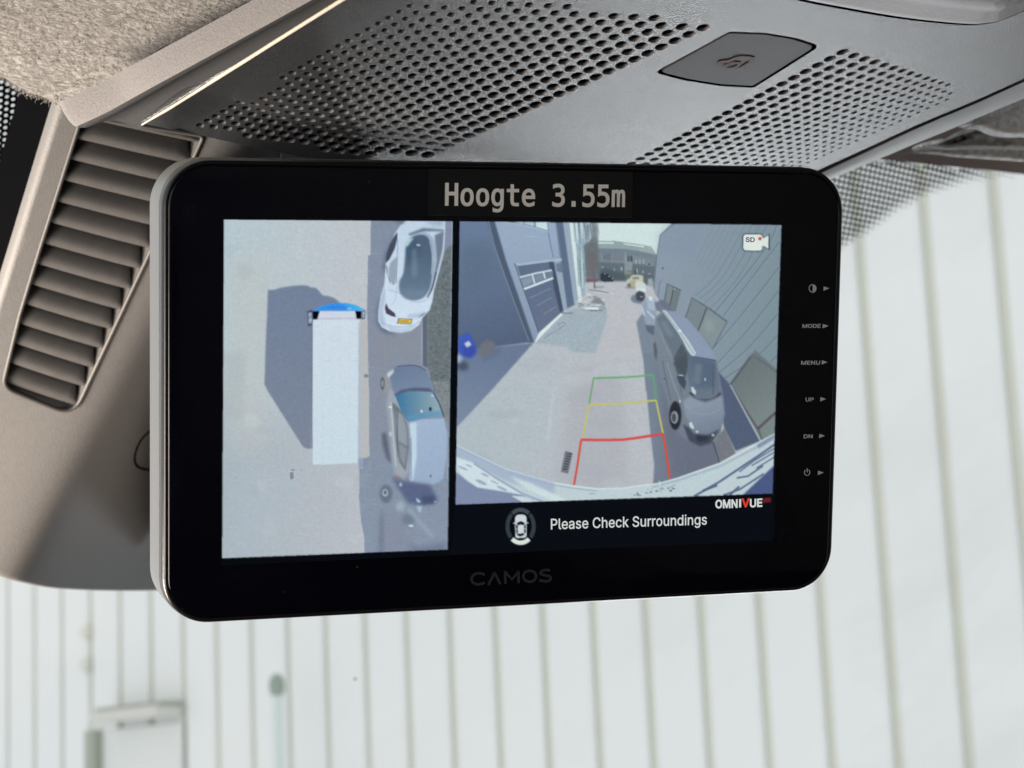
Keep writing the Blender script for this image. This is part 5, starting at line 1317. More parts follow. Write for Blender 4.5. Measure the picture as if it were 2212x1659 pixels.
paint(T('L2', [(1430, 0), (1540, 0), (1560, 500), (1480, 700), (1420, 640)]), (146, 144, 158), 0.5, 12)
paint(T('L2', [(1540, 1250), (1740, 1200), (1760, 1600), (1540, 1620)]), (136, 140, 166), 0.8, 14)
for k in range(900):
    x, y = random.uniform(484, 800), random.uniform(478, 1204)
    if k % 2:
        line([(x, y), (x + random.uniform(6, 26), y)], 0.8, random.choice([(158, 166, 180), (212, 216, 222)]), random.uniform(0.08, 0.30), 0.4)
    else:
        line([(x, y), (x, y + random.uniform(6, 30))], 0.8, random.choice([(158, 166, 180), (212, 216, 222)]), random.uniform(0.08, 0.26), 0.4)
for k in range(26):
    x, y = random.uniform(490, 790), random.uniform(485, 1195)
    r = random.uniform(6, 26)
    paint([(x + r * random.uniform(0.6, 1.3) * math.cos(t), y + r * random.uniform(0.4, 1.2) * math.sin(t)) for t in np.linspace(0, 6.28, 9)[:-1]], random.choice([(166, 172, 184), (206, 206, 208), (200, 194, 190)]), random.uniform(0.10, 0.28), 3)
for k in range(260):
    x, y = random.uniform(800, 900), random.uniform(480, 1190)
    line([(x, y), (x + random.uniform(4, 16), y + random.uniform(-1, 1))], 0.8, random.choice([(112, 122, 152), (156, 162, 184)]), random.uniform(0.1, 0.35), 0.4)
# kerb and gravel
paint(T('L1', [(1895, 930), (1940, 900), (1942, 1420), (1892, 1390)]), (98, 108, 130), 1, 1.2)
line(T('L1', [(1888, 960), (1890, 1390)]), 2.0, (166, 176, 196), 0.9, 0.5)
paint(T('L1', [(2110, 330), (2140, 300), (2175, 300), (2150, 1630), (2000, 1640), (1945, 1400), (1942, 900), (1975, 830), (2040, 560)]) , (112, 122, 128), 1, 1.0, noise=10)
paint(T('L2', [(1985, 0), (2140, 0), (2135, 400), (2085, 320), (2040, 160)]), (132, 138, 142), 1, 1.0, noise=10)
for k in range(60):
    y = random.uniform(400, 1640)
    x = random.uniform(1960 if y > 850 else 2070, 2130)
    ell('L1', (x, y), random.uniform(4, 12), random.uniform(4, 9), (78, 88, 100), alpha=0.55, blur=0.5)
line(T('L1', [(2168, 62), (2150, 1630)]), 2.2, (160, 185, 205), 0.7, 0.4)
# white car
paint(T('L1', [(1500, 750), (1470, 900), (1470, 1010), (1520, 1090), (1640, 1120), (1520, 760)]), (92, 102, 140), 0.7, 4)
paint(T('L1', [(1650, 170), (1545, 380), (1530, 520), (1560, 560)]), (84, 95, 130), 0.6, 4)
car = [(1760, 55), (1690, 110), (1635, 195), (1588, 330), (1558, 460), (1545, 650), (1510, 760), (1490, 900), (1488, 985), (1520, 1045), (1590, 1080), (1700, 1094), (1790, 1075), (1860, 1025), (1892, 960), (1960, 885), (1985, 800), (2000, 700), (2052, 500), (2090, 300), (2102, 55)]
paint(T('L1', car), (190, 206, 234), 1, 0.8, grad=((208, 220, 242), (860, 500), (870, 720)))
paint(T('L1', [(1545, 660), (1515, 760), (1495, 900), (1492, 985), (1530, 1045), (1560, 1050), (1530, 900), (1555, 760)]), (160, 178, 214), 0.8, 3)
paint(T('L1', [(1560, 1020), (1700, 1060), (1840, 1020), (1790, 1075), (1700, 1094), (1590, 1080)]), (176, 198, 226), 0.9, 2)
paint(T('L1', [(1610, 60), (1750, 60), (1700, 100)]), (96, 102, 112), 0.8, 4)
paint(T('L1', [(1760, 190), (1900, 135), (2095, 150), (2095, 165), (1920, 165), (1780, 205)]), (88, 112, 140), 0.9, 1.5)
paint(T('L1', [(1900, 62), (2090, 62), (2090, 120), (1980, 110)]), (140, 160, 190), 0.7, 5)
paint(T('L1', [(2005, 200), (2095, 162), (2080, 330), (2040, 500), (1985, 690), (1960, 740), (1990, 600), (2022, 430), (2010, 270)]), (112, 126, 156), 1, 1.5)
line(T('L1', [(2098, 70), (2088, 320), (2048, 500), (1996, 690)]), 2.4, (198, 216, 236), 0.9, 0.5, True)
line(T('L1', [(2020, 540), (1985, 680), (1940, 770)]), 3.0, (62, 72, 110), 0.9, 0.8, True)
paint(T('L1', [(1735, 300), (1780, 225), (1870, 175), (1945, 185), (2000, 250), (2020, 400), (1995, 600), (1960, 700), (1900, 775), (1820, 800), (1740, 785), (1682, 725), (1676, 620), (1715, 540)]), (158, 176, 204), 1, 1.0, smooth=True)
roof = [(1748, 290), (1795, 222), (1870, 196), (1938, 215), (1972, 290), (1985, 400), (1980, 560), (1958, 690), (1900, 770), (1820, 793), (1745, 778), (1690, 720), (1686, 630), (1722, 545), (1738, 400)]
paint(T('L1', roof), (78, 103, 138), 1, 1.2, grad=((100, 128, 160), (880, 540), (880, 640)), smooth=True)
paint(T('L1', [(1760, 300), (1830, 240), (1880, 300), (1850, 420), (1760, 480)]), (66, 90, 126), 0.7, 4)
paint(T('L1', [(1690, 700), (1950, 700), (1900, 770), (1820, 793), (1745, 778)]), (112, 136, 168), 0.7, 4)
paint(T('L1', [(1745, 235), (1815, 225), (1760, 300), (1730, 310)]), (172, 208, 222), 0.9, 1.2)
paint(T('L1', [(1840, 282), (1875, 285), (1872, 300), (1840, 297)]), (190, 210, 228), 0.9, 0.5)
paint(T('L1', [(1665, 172), (1638, 205), (1590, 295), (1565, 370), (1558, 455), (1590, 425), (1640, 325), (1663, 235)]), (72, 82, 108), 1, 0.8)
paint(T('L1', [(1608, 440), (1662, 400), (1655, 560), (1645, 650), (1622, 660), (1592, 600), (1572, 510)]), (150, 164, 192), 1, 1.0)
line(T('L1', [(1668, 240), (1655, 640)]), 1.6, (110, 124, 158), 0.7, 0.5)
line(T('L1', [(1562, 480), (1575, 560), (1600, 640)]), 1.8, (92, 102, 138), 0.9, 0.5)
paint(T('L1', [(1560, 822), (1582, 870), (1640, 915), (1652, 950), (1615, 945), (1560, 918), (1550, 870)]), (84, 70, 100), 1, 0.8)
paint(T('L1', [(1928, 905), (1900, 938), (1848, 958), (1885, 925)]), (112, 116, 140), 1, 0.8)
paint(T('L1', [(1760, 925), (1940, 905), (1880, 955), (1760, 960)]), (160, 178, 210), 0.6, 2)
paint(T('L1', [(1672, 962), (1804, 968), (1788, 1018), (1660, 1010)]), (120, 92, 80), 1, 0.5)
paint(T('L1', [(1682, 967), (1797, 973), (1782, 1012), (1668, 1005)]), (226, 192, 84), 1, 0.6)
for x in (1692, 1712, 1728, 1745, 1762):
    line(T('L1', [(x, 980), (x - 4, 1000)]), 1.6, (130, 96, 60), 0.9, 0.4)
# shadow of the truck
sh = T('L1', [(475, 703), (540, 700), (600, 680), (700, 665), (790, 658), (850, 665), (870, 680), (915, 682), (950, 715), (975, 750), (1040, 760), (1090, 780), (1135, 818), (1000, 900), (900, 1000), (885, 1560)]) + T('L2', [(872, 622), (830, 620), (800, 605), (780, 575), (620, 320), (480, 100), (445, 30)]) + T('L1', [(452, 1300), (465, 1000)])
paint(sh, (114, 130, 166), 1, 0.9, grad=((126, 134, 162), (600, 640), (640, 960)), noise=2)
line(sh[:1] + sh[-3:] , 1.6, (200, 198, 196), 0.4, 0.8)
# truck
paint(T('L1', [(836, 900), (885, 880), (892, 1030), (845, 1036)]), (72, 86, 118), 1, 0.8)
paint(T('L1', [(846, 915), (878, 905), (884, 1000), (852, 1015)]), (150, 166, 198), 1, 0.8)
line(T('L1', [(850, 960), (886, 940)]), 1.4, (70, 84, 112), 1, 0.4)
line(T('L1', [(852, 985), (886, 975)]), 1.4, (205, 214, 228), 0.9, 0.4)
paint(T('L1', [(1335, 880), (1372, 888), (1368, 968), (1338, 975)]), (96, 112, 148), 1, 0.8)
paint(T('L1', [(1346, 900), (1362, 900), (1358, 955), (1346, 958)]), (176, 190, 212), 1, 0.6)
cabp = [(884, 897), (930, 865), (1010, 835), (1100, 820), (1200, 822), (1280, 840), (1340, 868), (1366, 890), (1300, 896)]
paint(T('L1', cabp), (66, 150, 226), 1, 0.6, grad=((88, 184, 232), (730, 660), (785, 668)))
paint(T('L1', [(960, 880), (1060, 850), (1180, 850), (1240, 880), (1230, 894), (970, 894)]), (58, 128, 214), 0.8, 2)
for x in range(990, 1240, 22):
    line(T('L1', [(x, 872 + 6 * random.random()), (x + 8, 886)]), 1.5, (158, 205, 240), 0.55, 0.5)
ell('L1', (1222, 876), 18, 12, (176, 220, 244), alpha=0.7, blur=0.6)
ell('L1', (1222, 876), 9, 6, (70, 146, 222), alpha=0.9, blur=0.4)
paint(T('L1', [(888, 899), (948, 899), (930, 970), (890, 970)]), (6, 10, 14), 1, 0.5)
paint(T('L1', [(1278, 896), (1334, 896), (1334, 966), (1290, 966)]), (6, 10, 14), 1, 0.5)
paint(T('L1', [(955, 896), (1275, 896), (1290, 972), (930, 972)]), (206, 208, 228), 1, 0.8)
line(T('L1', [(930, 966), (1290, 962)]), 1.8, (176, 168, 204), 0.9, 0.6)
trk = T('L1', [(890, 974), (1318, 974)]) + T('L2', [(1310, 752), (1120, 760), (970, 768), (893, 766)])
paint(T('L1', [(1310, 974), (1330, 974)]) + T('L2', [(1328, 700), (1340, 800), (1308, 790)]), (172, 182, 198), 1, 1)
paint(T('L1', [(1326, 990), (1392, 985)]) + T('L2', [(1404, 690), (1345, 708), (1328, 700)]), (190, 183, 184), 1, 0.8)
paint(trk, (206, 214, 230), 1, 0.8, grad=((198, 214, 230), (700, 700), (740, 1000)))
line(T('L1', [(884, 975), (882, 1560)]) + T('L2', [(880, 300), (882, 620)]), 2.6, (108, 120, 148), 0.85, 0.6)
line(T('L1', [(893, 1000), (893, 1560)]) + T('L2', [(893, 760)]), 2.4, (208, 216, 232), 0.8, 0.6)
line(T('L1', [(1312, 1000), (1310, 1560)]) + T('L2', [(1306, 750)]), 2.4, (164, 180, 206), 0.8, 0.8)
paint(T('L2', [(1308, 712), (1340, 705), (1345, 790), (1310, 800)]), (134, 148, 192), 0.9, 1.4)
ell('L1', (1378, 1490), 22, 16, (124, 132, 160), blur=0.8)
for k in range(9):
    x = 940 + 41 * k
    line(T('L1', [(x, 980), (x - 2, 1600)]) + T('L2', [(x - 4, 740)]), 1.0, (178, 194, 212) if k % 2 else (216, 226, 238), 0.18, 0.6)
paint(T('L1', [(900, 985), (1300, 985), (1295, 1040), (905, 1040)]), (210, 216, 234), 0.5, 3)
for k in range(14):
    ell('L1', (random.uniform(910, 1290), random.uniform(1000, 1620)), random.uniform(5, 30), random.uniform(3, 10), (176, 190, 206), alpha=0.3, blur=1.2)
for k in range(60):
    x, y = random.uniform(585, 660), random.uniform(640, 900)
    line([(x, y), (x + random.uniform(5, 20), y)], 0.8, random.choice([(102, 118, 154), (136, 148, 176)]), random.uniform(0.12, 0.35), 0.4)
line(T('L1', [(1580, 700), (1700, 740), (1850, 815), (1975, 770)]), 1.2, (132, 152, 192), 0.6, 0.5, True)
line(T('L1', [(1520, 1000), (1640, 1040), (1800, 1030), (1870, 985)]), 1.3, (134, 152, 186), 0.7, 0.5, True)
line(T('L1', [(1660, 660), (1640, 800), (1600, 850)]), 1.2, (138, 156, 196), 0.6, 0.5, True)
line(T('L1', [(1590, 470), (1570, 640), (1560, 800)]), 1.6, (214, 226, 244), 0.8, 0.7, True)
line(T('L1', [(1960, 260), (1985, 400), (1975, 560)]), 1.6, (206, 218, 232), 0.6, 0.7, True)
paint(T('L1', [(1800, 330), (1840, 320), (1850, 560), (1800, 600), (1790, 450)]), (120, 146, 176), 0.5, 3)
# drain cover, specks
paint(T('L2', [(668, 828), (722, 818), (722, 905), (672, 910)]), (206, 210, 216), 0.8, 0.6)
paint(T('L2', [(675, 836), (714, 832), (716, 900), (678, 905)]), (132, 138, 162), 1, 0.6)
line(T('L2', [(690, 820), (722, 817)]), 2, (84, 92, 118), 0.9, 0.4)
for (x, y, r) in ((770, 455, 7), (495, 300, 4), (360, 115, 4), (183, 885, 5), (780, 815, 5), (612, -440, 4)):
    ell('L2', (x, y), r, r, (110, 118, 145), alpha=0.8, blur=0.6)
# grey car
paint(T('L2', [(1520, 480), (1560, 470), (1610, 760), (1570, 720), (1530, 600)]), (88, 96, 120), 0.85, 3)
paint(T('L2', [(1590, 60), (1560, 200), (1590, 420), (1612, 700), (1640, 860), (1720, 905), (1775, 830), (1760, 400), (1640, 100)]), (160, 164, 180), 1, 2)
paint(T('L1', [(1540, 1500), (1590, 1440), (1620, 1430), (1600, 1560), (1590, 1640), (1540, 1640)]), (156, 152, 160), 1, 2)
hood = T('L1', [(1588, 1470), (1640, 1412), (1750, 1394), (1850, 1400), (1930, 1445), (1978, 1540), (1998, 1620)]) + T('L2', [(2000, 70), (1990, 110), (1800, 80), (1640, 140), (1615, 40)])
paint(hood, (104, 126, 168), 1, 1, grad=((118, 138, 178), (880, 790), (900, 845)))
paint(T('L1', [(1570, 1470), (1635, 1425), (1625, 1465), (1580, 1510)]), (206, 216, 222), 0.9, 1)
line(T('L1', [(1660, 1405), (1760, 1394), (1850, 1400), (1925, 1440)]), 2.2, (70, 84, 122), 0.8, 0.7, True)
paint(T('L2', [(1632, 128), (1700, 80), (1820, 60), (1960, 66), (2000, 104), (1900, 96), (1760, 98), (1660, 140)]), (84, 100, 142), 1, 1)
ws = T('L2', [(1645, 138), (1720, 108), (1850, 98), (1990, 106), (2040, 200), (2086, 325), (1900, 345), (1762, 375), (1700, 280)])
paint(ws, (66, 124, 168), 1, 0.8, grad=((140, 174, 190), (858, 880), (950, 880)))
paint(T('L2', [(1740, 320), (1900, 290), (2070, 270), (2086, 325), (1900, 345), (1762, 375)]), (92, 150, 190), 0.7, 2)
ell('L2', (1966, 258), 14, 20, (50, 62, 92), blur=0.6)
ell('L2', (1886, 278), 9, 13, (214, 230, 236), blur=0.5)
ell('L2', (1985, 135), 14, 7, (206, 224, 232), alpha=0.8, blur=0.6)
line(T('L2', [(1995, 106), (2045, 200), (2092, 330)]), 2.6, (58, 74, 108), 0.9, 0.6)
paint(T('L2', [(1768, 378), (1900, 350), (2090, 342), (2120, 470), (2112, 700), (2085, 900), (2000, 948), (1850, 944), (1778, 915), (1790, 700), (1785, 500)]), (158, 178, 216), 1, 1, grad=((150, 172, 212), (900, 920), (930, 1040)))
paint(T('L2', [(1775, 390), (1838, 380), (1842, 700), (1805, 920), (1780, 915), (1795, 640)]), (192, 214, 236), 0.9, 1.4)
line(T('L2', [(1790, 520), (1792, 900)]), 1.6, (112, 132, 180), 0.8, 0.6)
paint(T('L2', [(1612, 195), (1648, 215), (1720, 300), (1758, 420), (1770, 600), (1740, 828), (1680, 740), (1650, 560), (1635, 320)]), (112, 124, 138), 1, 1)
paint(T('L2', [(1660, 270), (1715, 320), (1748, 430), (1756, 600), (1670, 550), (1655, 380)]), (152, 160, 176), 0.9, 1.4)
paint(T('L2', [(1675, 570), (1752, 620), (1730, 790), (1690, 700)]), (146, 150, 166), 0.9, 1.4)
line(T('L2', [(1668, 250), (1664, 480), (1668, 700)]), 1.6, (84, 92, 110), 0.8, 0.6)
line(T('L2', [(1605, 190), (1625, 500), (1650, 780)]), 2.2, (196, 206, 214), 0.8, 0.7)
ell('L2', (1598, 240), 18, 8, (224, 232, 236), alpha=0.9, blur=0.6)
ell('L1', (1528, 1560), 17, 60, (92, 92, 104), blur=0.9)
ell('L1', (1528, 1560), 9, 34, (168, 172, 180), alpha=0.8, blur=0.8)
ell('L2', (1600, 485), 12, 22, (208, 220, 226), alpha=0.7, blur=1)
ell('L2', (1970, 872), 8, 14, (92, 104, 140), alpha=0.9, blur=0.5)
# smeared far end
paint(T('L2', [(1610, 880), (1720, 915), (1960, 950), (2040, 1090), (1990, 1130), (1880, 1140), (1760, 1120), (1690, 1010)]), (88, 100, 150), 0.95, 4)
paint(T('L2', [(1890, 1060), (2000, 1050), (2010, 1120), (1890, 1130)]), (72, 84, 130), 0.9, 3)
paint(T('L2', [(1640, 860), (1700, 890), (1690, 920), (1630, 890)]), (150, 116, 130), 0.8, 2)
ell('L2', (1560, 1035), 58, 85, (104, 114, 140), alpha=0.9, blur=2)
ell('L2', (1552, 1025), 26, 34, (182, 196, 208), alpha=0.9, blur=1)
ell('L2', (1552, 1022), 15, 20, (92, 104, 134), alpha=0.9, blur=0.8)
ell('L2', (1690, 1150), 40, 45, (160, 182, 202), alpha=0.8, blur=4)
ell('L2', (1695, 950), 14, 18, (190, 206, 222), alpha=0.8, blur=1)
paint(T('L2', [(1840, 1145), (1892, 1150), (1880, 1205), (1855, 1200)]), (156, 190, 222), 0.9, 1.2)
paint(T('L2', [(1835, 1070), (1880, 1100), (1865, 1120), (1840, 1105)]), (170, 188, 214), 0.9, 0.8)
ell('L2', (1765, 1270), 60, 48, (108, 122, 152), alpha=0.8, blur=4)
ell('L2', (1790, 1328), 24, 9, (214, 226, 232), alpha=0.9, blur=0.8)
ell('L2', (2010, 1108), 10, 8, (150, 170, 206), alpha=0.9, blur=0.6)
line(T('L2', [(1760, 1170), (1990, 1430)]), 8, (158, 178, 206), 0.5, 3)
paint(T('L2', [(1760, 1480), (1850, 1530), (2110, 1475), (2115, 1560), (1800, 1590)]), (100, 114, 148), 0.7, 6)
paint(T('L2', [(1500, 1250), (1535, 1150), (1540, 1600), (1490, 1590)]), (104, 114, 146), 0.6, 4)
line(T('L2', [(2120, 480), (2125, 900)]), 3, (170, 180, 200), 0.6, 1.5)

# ================= right picture: the view along the street
RIGHT_P = [(993, 478), (1688, 486), (1669, 1066), (984, 1090)]
clip_to(RIGHT_P)
paint(RIGHT_P, (188, 186, 195), grad=((176, 186, 196), (1250, 900), (1000, 900)), noise=3)
paint(T('R3', [(1240, 560), (1659, 640), (2300, 700), (2300, 1300), (1450, 1350), (1500, 900)]), (192, 184, 192), 0.8, 10)
paint(T('R5', [(1050, 100), (1452, 90), (1500, 1060), (900, 1060)]), (178, 172, 182), 0.7, 12)
paint(T('R5', [(100, 640), (500, 300), (900, 300), (850, 700), (500, 950)]), (178, 188, 194), 0.6, 18)
for k in range(140):
    x, y = random.uniform(450, 1120), random.uniform(250, 900)
    line(T('R5', [(x, y), (x + random.uniform(14, 40), y + 1)]), 0.9, (158, 164, 180) if k % 3 else (206, 210, 216), 0.45, 0.4)
line(T('R5', [(890, 300), (840, 700)]), 5, (206, 208, 214), 0.4, 2.5)
for r_ in range(64):
    f_ = r_ / 63.0
    y = 640 + 430 * f_ ** 1.5
    w = 1.0 + 1.6 * f_
    xl, xr = 1290 - 300 * f_ ** 0.9, 1400 + 40 * f_
    x = xl
    while x < xr:
        L = random.uniform(5, 22) * (0.4 + f_)
        line([(x, y + random.uniform(-0.6, 0.6)), (x + L, y - 0.02 * L)], 0.8, random.choice([(150, 154, 168), (150, 154, 168), (212, 214, 218)]), random.uniform(0.06, 0.30), 0.4)
        x += L * random.uniform(1.1, 2.2)
for k in range(18):
    x, y = random.uniform(1010, 1400), random.uniform(760, 1050)
    r = random.uniform(6, 30)
    paint([(x + r * 1.6 * random.uniform(0.6, 1.3) * math.cos(t), y + r * 0.6 * random.uniform(0.6, 1.2) * math.sin(t)) for t in np.linspace(0, 6.28, 9)[:-1]], random.choice([(166, 168, 182), (202, 204, 208)]), random.uniform(0.12, 0.3), 3)
# sky, far buildings
paint(T('R7', [(700, 100), (1880, 110), (1870, 150), (1655, 310), (1612, 620), (1530, 480), (740, 410)]), (206, 223, 222), 1, 0.8)
paint(T('R7', [(535, 460), (640, 410), (1000, 402), (1280, 440), (1520, 482), (1612, 620), (1600, 900), (1560, 1010), (560, 1010)]), (122, 136, 150), 1, 0.8)
paint(T('R7', [(740, 402), (1000, 404), (1290, 445), (1520, 485), (1608, 612), (1330, 545), (1150, 515), (740, 508)]), (148, 166, 170), 1, 0.8)
paint(T('R7', [(1310, 530), (1520, 490), (1600, 600)]), (160, 176, 172), 0.7, 1)
paint(T('R7', [(745, 418), (985, 422), (985, 440), (745, 440)]), (208, 226, 224), 1, 0.4)
paint(T('R7', [(1122, 434), (1420, 474), (1426, 496), (1130, 450)]), (208, 226, 224), 1, 0.4)
paint(T('R7', [(745, 575), (1600, 640), (1600, 600), (1310, 545), (745, 510)]), (116, 130, 150), 0.8, 1)
paint(T('R7', [(745, 700), (1580, 760), (1570, 1000), (745, 1000)]), (98, 112, 126), 0.85, 1.5)
for x in (838, 872, 900, 930):
    line(T('R7', [(x, 590), (x + 4, 680)]), 1.8, (70, 84, 100), 0.9, 0.4)
for x in (822, 855, 888, 916, 948):
    line(T('R7', [(x, 592), (x + 4, 682)]), 1.2, (150, 164, 174), 0.7, 0.4)
paint(T('R7', [(960, 610), (1105, 615), (1105, 690), (960, 690)]), (128, 128, 142), 0.9, 0.8)
line(T('R7', [(750, 695), (1130, 700)]), 1.2, (150, 164, 172), 0.6, 0.4)
paint(T('R7', [(1140, 560), (1165, 560), (1165, 900), (1140, 900)]), (140, 152, 160), 0.9, 0.6)
paint(T('R7', [(1178, 620), (1260, 620), (1260, 700), (1178, 700)]), (82, 96, 112), 1, 0.5)
line(T('R7', [(1214, 620), (1214, 700)]), 1.2, (150, 164, 172), 0.8, 0.3)
line(T('R7', [(1172, 612), (1172, 705), (1268, 705), (1268, 612)]), 1.2, (158, 172, 178), 0.8, 0.3)
paint(T('R7', [(1165, 712), (1255, 715), (1250, 830), (1162, 825)]), (142, 154, 162), 0.9, 0.6)
paint(T('R7', [(1162, 835), (1240, 840), (1236, 890), (1160, 885)]), (150, 152, 120), 0.8, 1)
for x in (1295, 1350, 1405):
    paint(T('R7', [(x, 668), (x + 26, 672), (x + 24, 735), (x - 2, 728)]), (156, 172, 180), 0.9, 0.6)
paint(T('R7', [(1440, 700), (1560, 715), (1556, 770), (1440, 755)]), (128, 142, 152), 0.9, 0.6)
ell('R7', (1498, 738), 12, 14, (60, 70, 86), alpha=0.9, blur=0.4)
line(T('R7', [(1280, 640), (1560, 690)]), 1.0, (140, 154, 168), 0.6, 0.4)
for (x, y, w, h) in ((990, 820, 9, 26), (1096, 805, 12, 30), (1320, 835, 12, 34), (1410, 850, 8, 26), (820, 780, 16, 10), (1500, 880, 26, 12)):
    ell('R7', (x, y), w, h, (176, 192, 196), alpha=0.8, blur=0.5)
ell('R7', (1300, 850), 12, 40, (62, 74, 90), alpha=0.8, blur=0.6)
paint(T('R7', [(790, 830), (860, 800), (960, 830), (1060, 850), (1150, 870), (1150, 990), (800, 995)]), (84, 100, 112), 0.95, 2)
paint(T('R7', [(1290, 900), (1500, 880), (1580, 910), (1560, 1050), (1440, 1040)]), (96, 108, 118), 0.9, 1.5)
paint(T('R7', [(1330, 500), (1560, 480), (1600, 560), (1612, 615), (1590, 560), (1560, 500)]), (196, 212, 200), 0.5, 2)
# far street
paint(T('R7', [(560, 990), (1250, 985), (1180, 1080), (1240, 1100), (1230, 1250), (1390, 1320), (1300, 1659), (900, 1659), (860, 1300), (980, 1160), (700, 1090)]), (192, 186, 194), 0.95, 1.5, noise=2)
paint(T('R7', [(700, 1060), (860, 1055), (830, 1080), (700, 1090)]), (140, 142, 158), 0.8, 1)
line(T('R7', [(620, 1110), (780, 1130), (920, 1160)]), 2.0, (110, 116, 130), 0.9, 0.5)
line(T('R7', [(720, 1150), (990, 1170)]), 1.6, (210, 216, 212), 0.8, 0.6)
# black car, yellow truck, parked row
paint(T('R7', [(790, 880), (850, 858), (900, 880), (950, 920), (980, 950), (975, 992), (840, 995), (790, 970)]), (54, 68, 86), 1, 0.8)
for (x, y) in ((855, 875), (920, 915), (965, 945)):
    ell('R7', (x, y), 12, 8, (200, 212, 216), alpha=0.9, blur=0.5)
paint(T('R7', [(560, 850), (640, 835), (690, 860), (760, 930), (750, 985), (570, 990)]), (134, 116, 124), 0.9, 1)
paint(T('R7', [(575, 838), (650, 836), (660, 856), (580, 858)]), (214, 224, 222), 0.9, 0.5)
paint(T('R7', [(565, 955), (760, 950), (745, 992), (575, 1000)]), (126, 92, 100), 0.9, 1)
paint(T('R7', [(1165, 1000), (1180, 960), (1215, 945), (1245, 898), (1330, 892), (1410, 905), (1412, 985), (1400, 1010), (1320, 1070), (1230, 1080), (1180, 1060)]), (204, 198, 162), 1, 0.9)
paint(T('R7', [(1255, 925), (1350, 920), (1350, 955), (1255, 962)]), (142, 138, 134), 0.95, 0.6)
paint(T('R7', [(1210, 980), (1300, 970), (1300, 1060), (1225, 1070)]), (182, 172, 132), 0.9, 1)
ell('R7', (1205, 1045), 30, 32, (124, 110, 118), alpha=0.9, blur=0.8)
paint(T('R7', [(1145, 1065), (1300, 1070), (1270, 1092), (1150, 1085)]), (122, 126, 142), 0.8, 1)
paint(T('R7', [(1300, 1010), (1330, 985), (1420, 1000), (1460, 1060), (1440, 1100), (1310, 1100)]), (206, 210, 206), 1, 1)
paint(T('R7', [(1480, 950), (1540, 940), (1560, 1010), (1530, 1060), (1480, 1040)]), (160, 172, 178), 0.9, 1)
paint(T('R7', [(1310, 1095), (1450, 1090), (1440, 1160), (1320, 1140)]), (216, 226, 224), 1, 0.8)
paint(T('R7', [(1225, 1230), (1260, 1185), (1310, 1180), (1400, 1320), (1300, 1305), (1245, 1280)]), (122, 134, 150), 1, 1.2)
paint(T('R7', [(1300, 1165), (1350, 1120), (1430, 1150), (1440, 1230), (1400, 1290), (1310, 1260)]), (72, 84, 100), 1, 1)
ell('R7', (1385, 1210), 24, 7, (176, 190, 196), alpha=0.9, blur=0.5)
# ----- building on the left
paint(T('R3', [(100, 40), (420, 60), (490, 330), (630, 720), (800, 1205), (500, 1242), (100, 1300)]), (102, 126, 168), 1, 1, grad=((86, 102, 142), (1020, 520), (1080, 740)))
paint(T('R3', [(140, 250), (430, 250), (520, 500), (300, 700), (140, 700)]), (88, 110, 142), 0.55, 16)
paint(T('R3', [(465, 60), (1110, 60), (1160, 450), (1218, 850), (1115, 905), (880, 1140), (835, 1205), (570, 430)]), (148, 168, 202), 1, 0.8, grad=((134, 152, 186), (1150, 520), (1160, 740)))
paint(T('R3', [(395, 60), (465, 60), (575, 440), (700, 800), (838, 1205), (790, 1212), (650, 835), (480, 350)]), (80, 96, 130), 1, 1.2)
line(T('R3', [(412, 75), (470, 320), (640, 800), (790, 1195)]), 2.4, (136, 146, 162), 0.75, 0.8)
paint(T('R3', [(540, 60), (965, 60), (975, 168), (830, 126), (700, 95), (545, 78)]), (120, 142, 180), 1, 0.6)
paint(T('R3', [(640, 60), (735, 60), (735, 96), (660, 84)]), (198, 224, 228), 0.9, 0.8)
paint(T('R3', [(745, 60), (838, 60), (835, 120), (748, 98)]), (176, 206, 218), 0.9, 0.8)
paint(T('R3', [(852, 60), (955, 60), (965, 158), (852, 126)]), (198, 226, 230), 0.95, 0.8)
line(T('R3', [(545, 85), (720, 105), (975, 175)]), 2.4, (160, 184, 208), 0.9, 0.6)
line(T('R3', [(968, 175), (990, 290), (1015, 410)]), 1.6, (92, 108, 146), 0.9, 0.5)
line(T('R3', [(750, 205), (880, 225)]), 1.4, (178, 194, 214), 0.6, 0.7)
paint(T('R3', [(1035, 60), (1105, 60), (1160, 450), (1216, 852), (1140, 892), (1095, 560), (1085, 440)]), (92, 112, 148), 1, 1.6)
paint(T('R3', [(650, 455), (700, 470), (1095, 420), (1095, 442), (690, 488)]), (168, 188, 208), 1, 0.7)
paint(T('R3', [(678, 492), (1000, 450), (1060, 640), (1112, 915), (885, 1138), (745, 710)]), (94, 112, 152), 1, 0.8, grad=((104, 116, 152), (1120, 580), (1180, 720)))
paint(T('R3', [(975, 455), (1022, 450), (1112, 900), (1080, 930), (1020, 690)]), (70, 84, 116), 0.95, 1.2)
line(T('R3', [(655, 465), (720, 660), (800, 880), (888, 1140)]), 2.2, (84, 98, 134), 0.95, 0.6)
paint(T('R3', [(705, 600), (1010, 535), (1015, 605), (745, 712)]), (112, 128, 160), 1, 0.6)
paint(T('R3', [(715, 615), (810, 590), (825, 640), (740, 690)]), (140, 158, 184), 0.8, 1)
paint(T('R3', [(835, 585), (925, 560), (935, 612), (850, 645)]), (128, 144, 172), 0.8, 1)
line(T('R3', [(702, 598), (850, 560), (1002, 530)]), 3.4, (206, 220, 228), 1, 0.5)
line(T('R3', [(742, 708), (880, 655), (1015, 604)]), 4.4, (216, 230, 230), 1, 0.5)
line(T('R3', [(820, 575), (842, 655)]), 3.0, (212, 224, 228), 1, 0.4)
line(T('R3', [(925, 550), (940, 610)]), 3.0, (212, 224, 228), 1, 0.4)
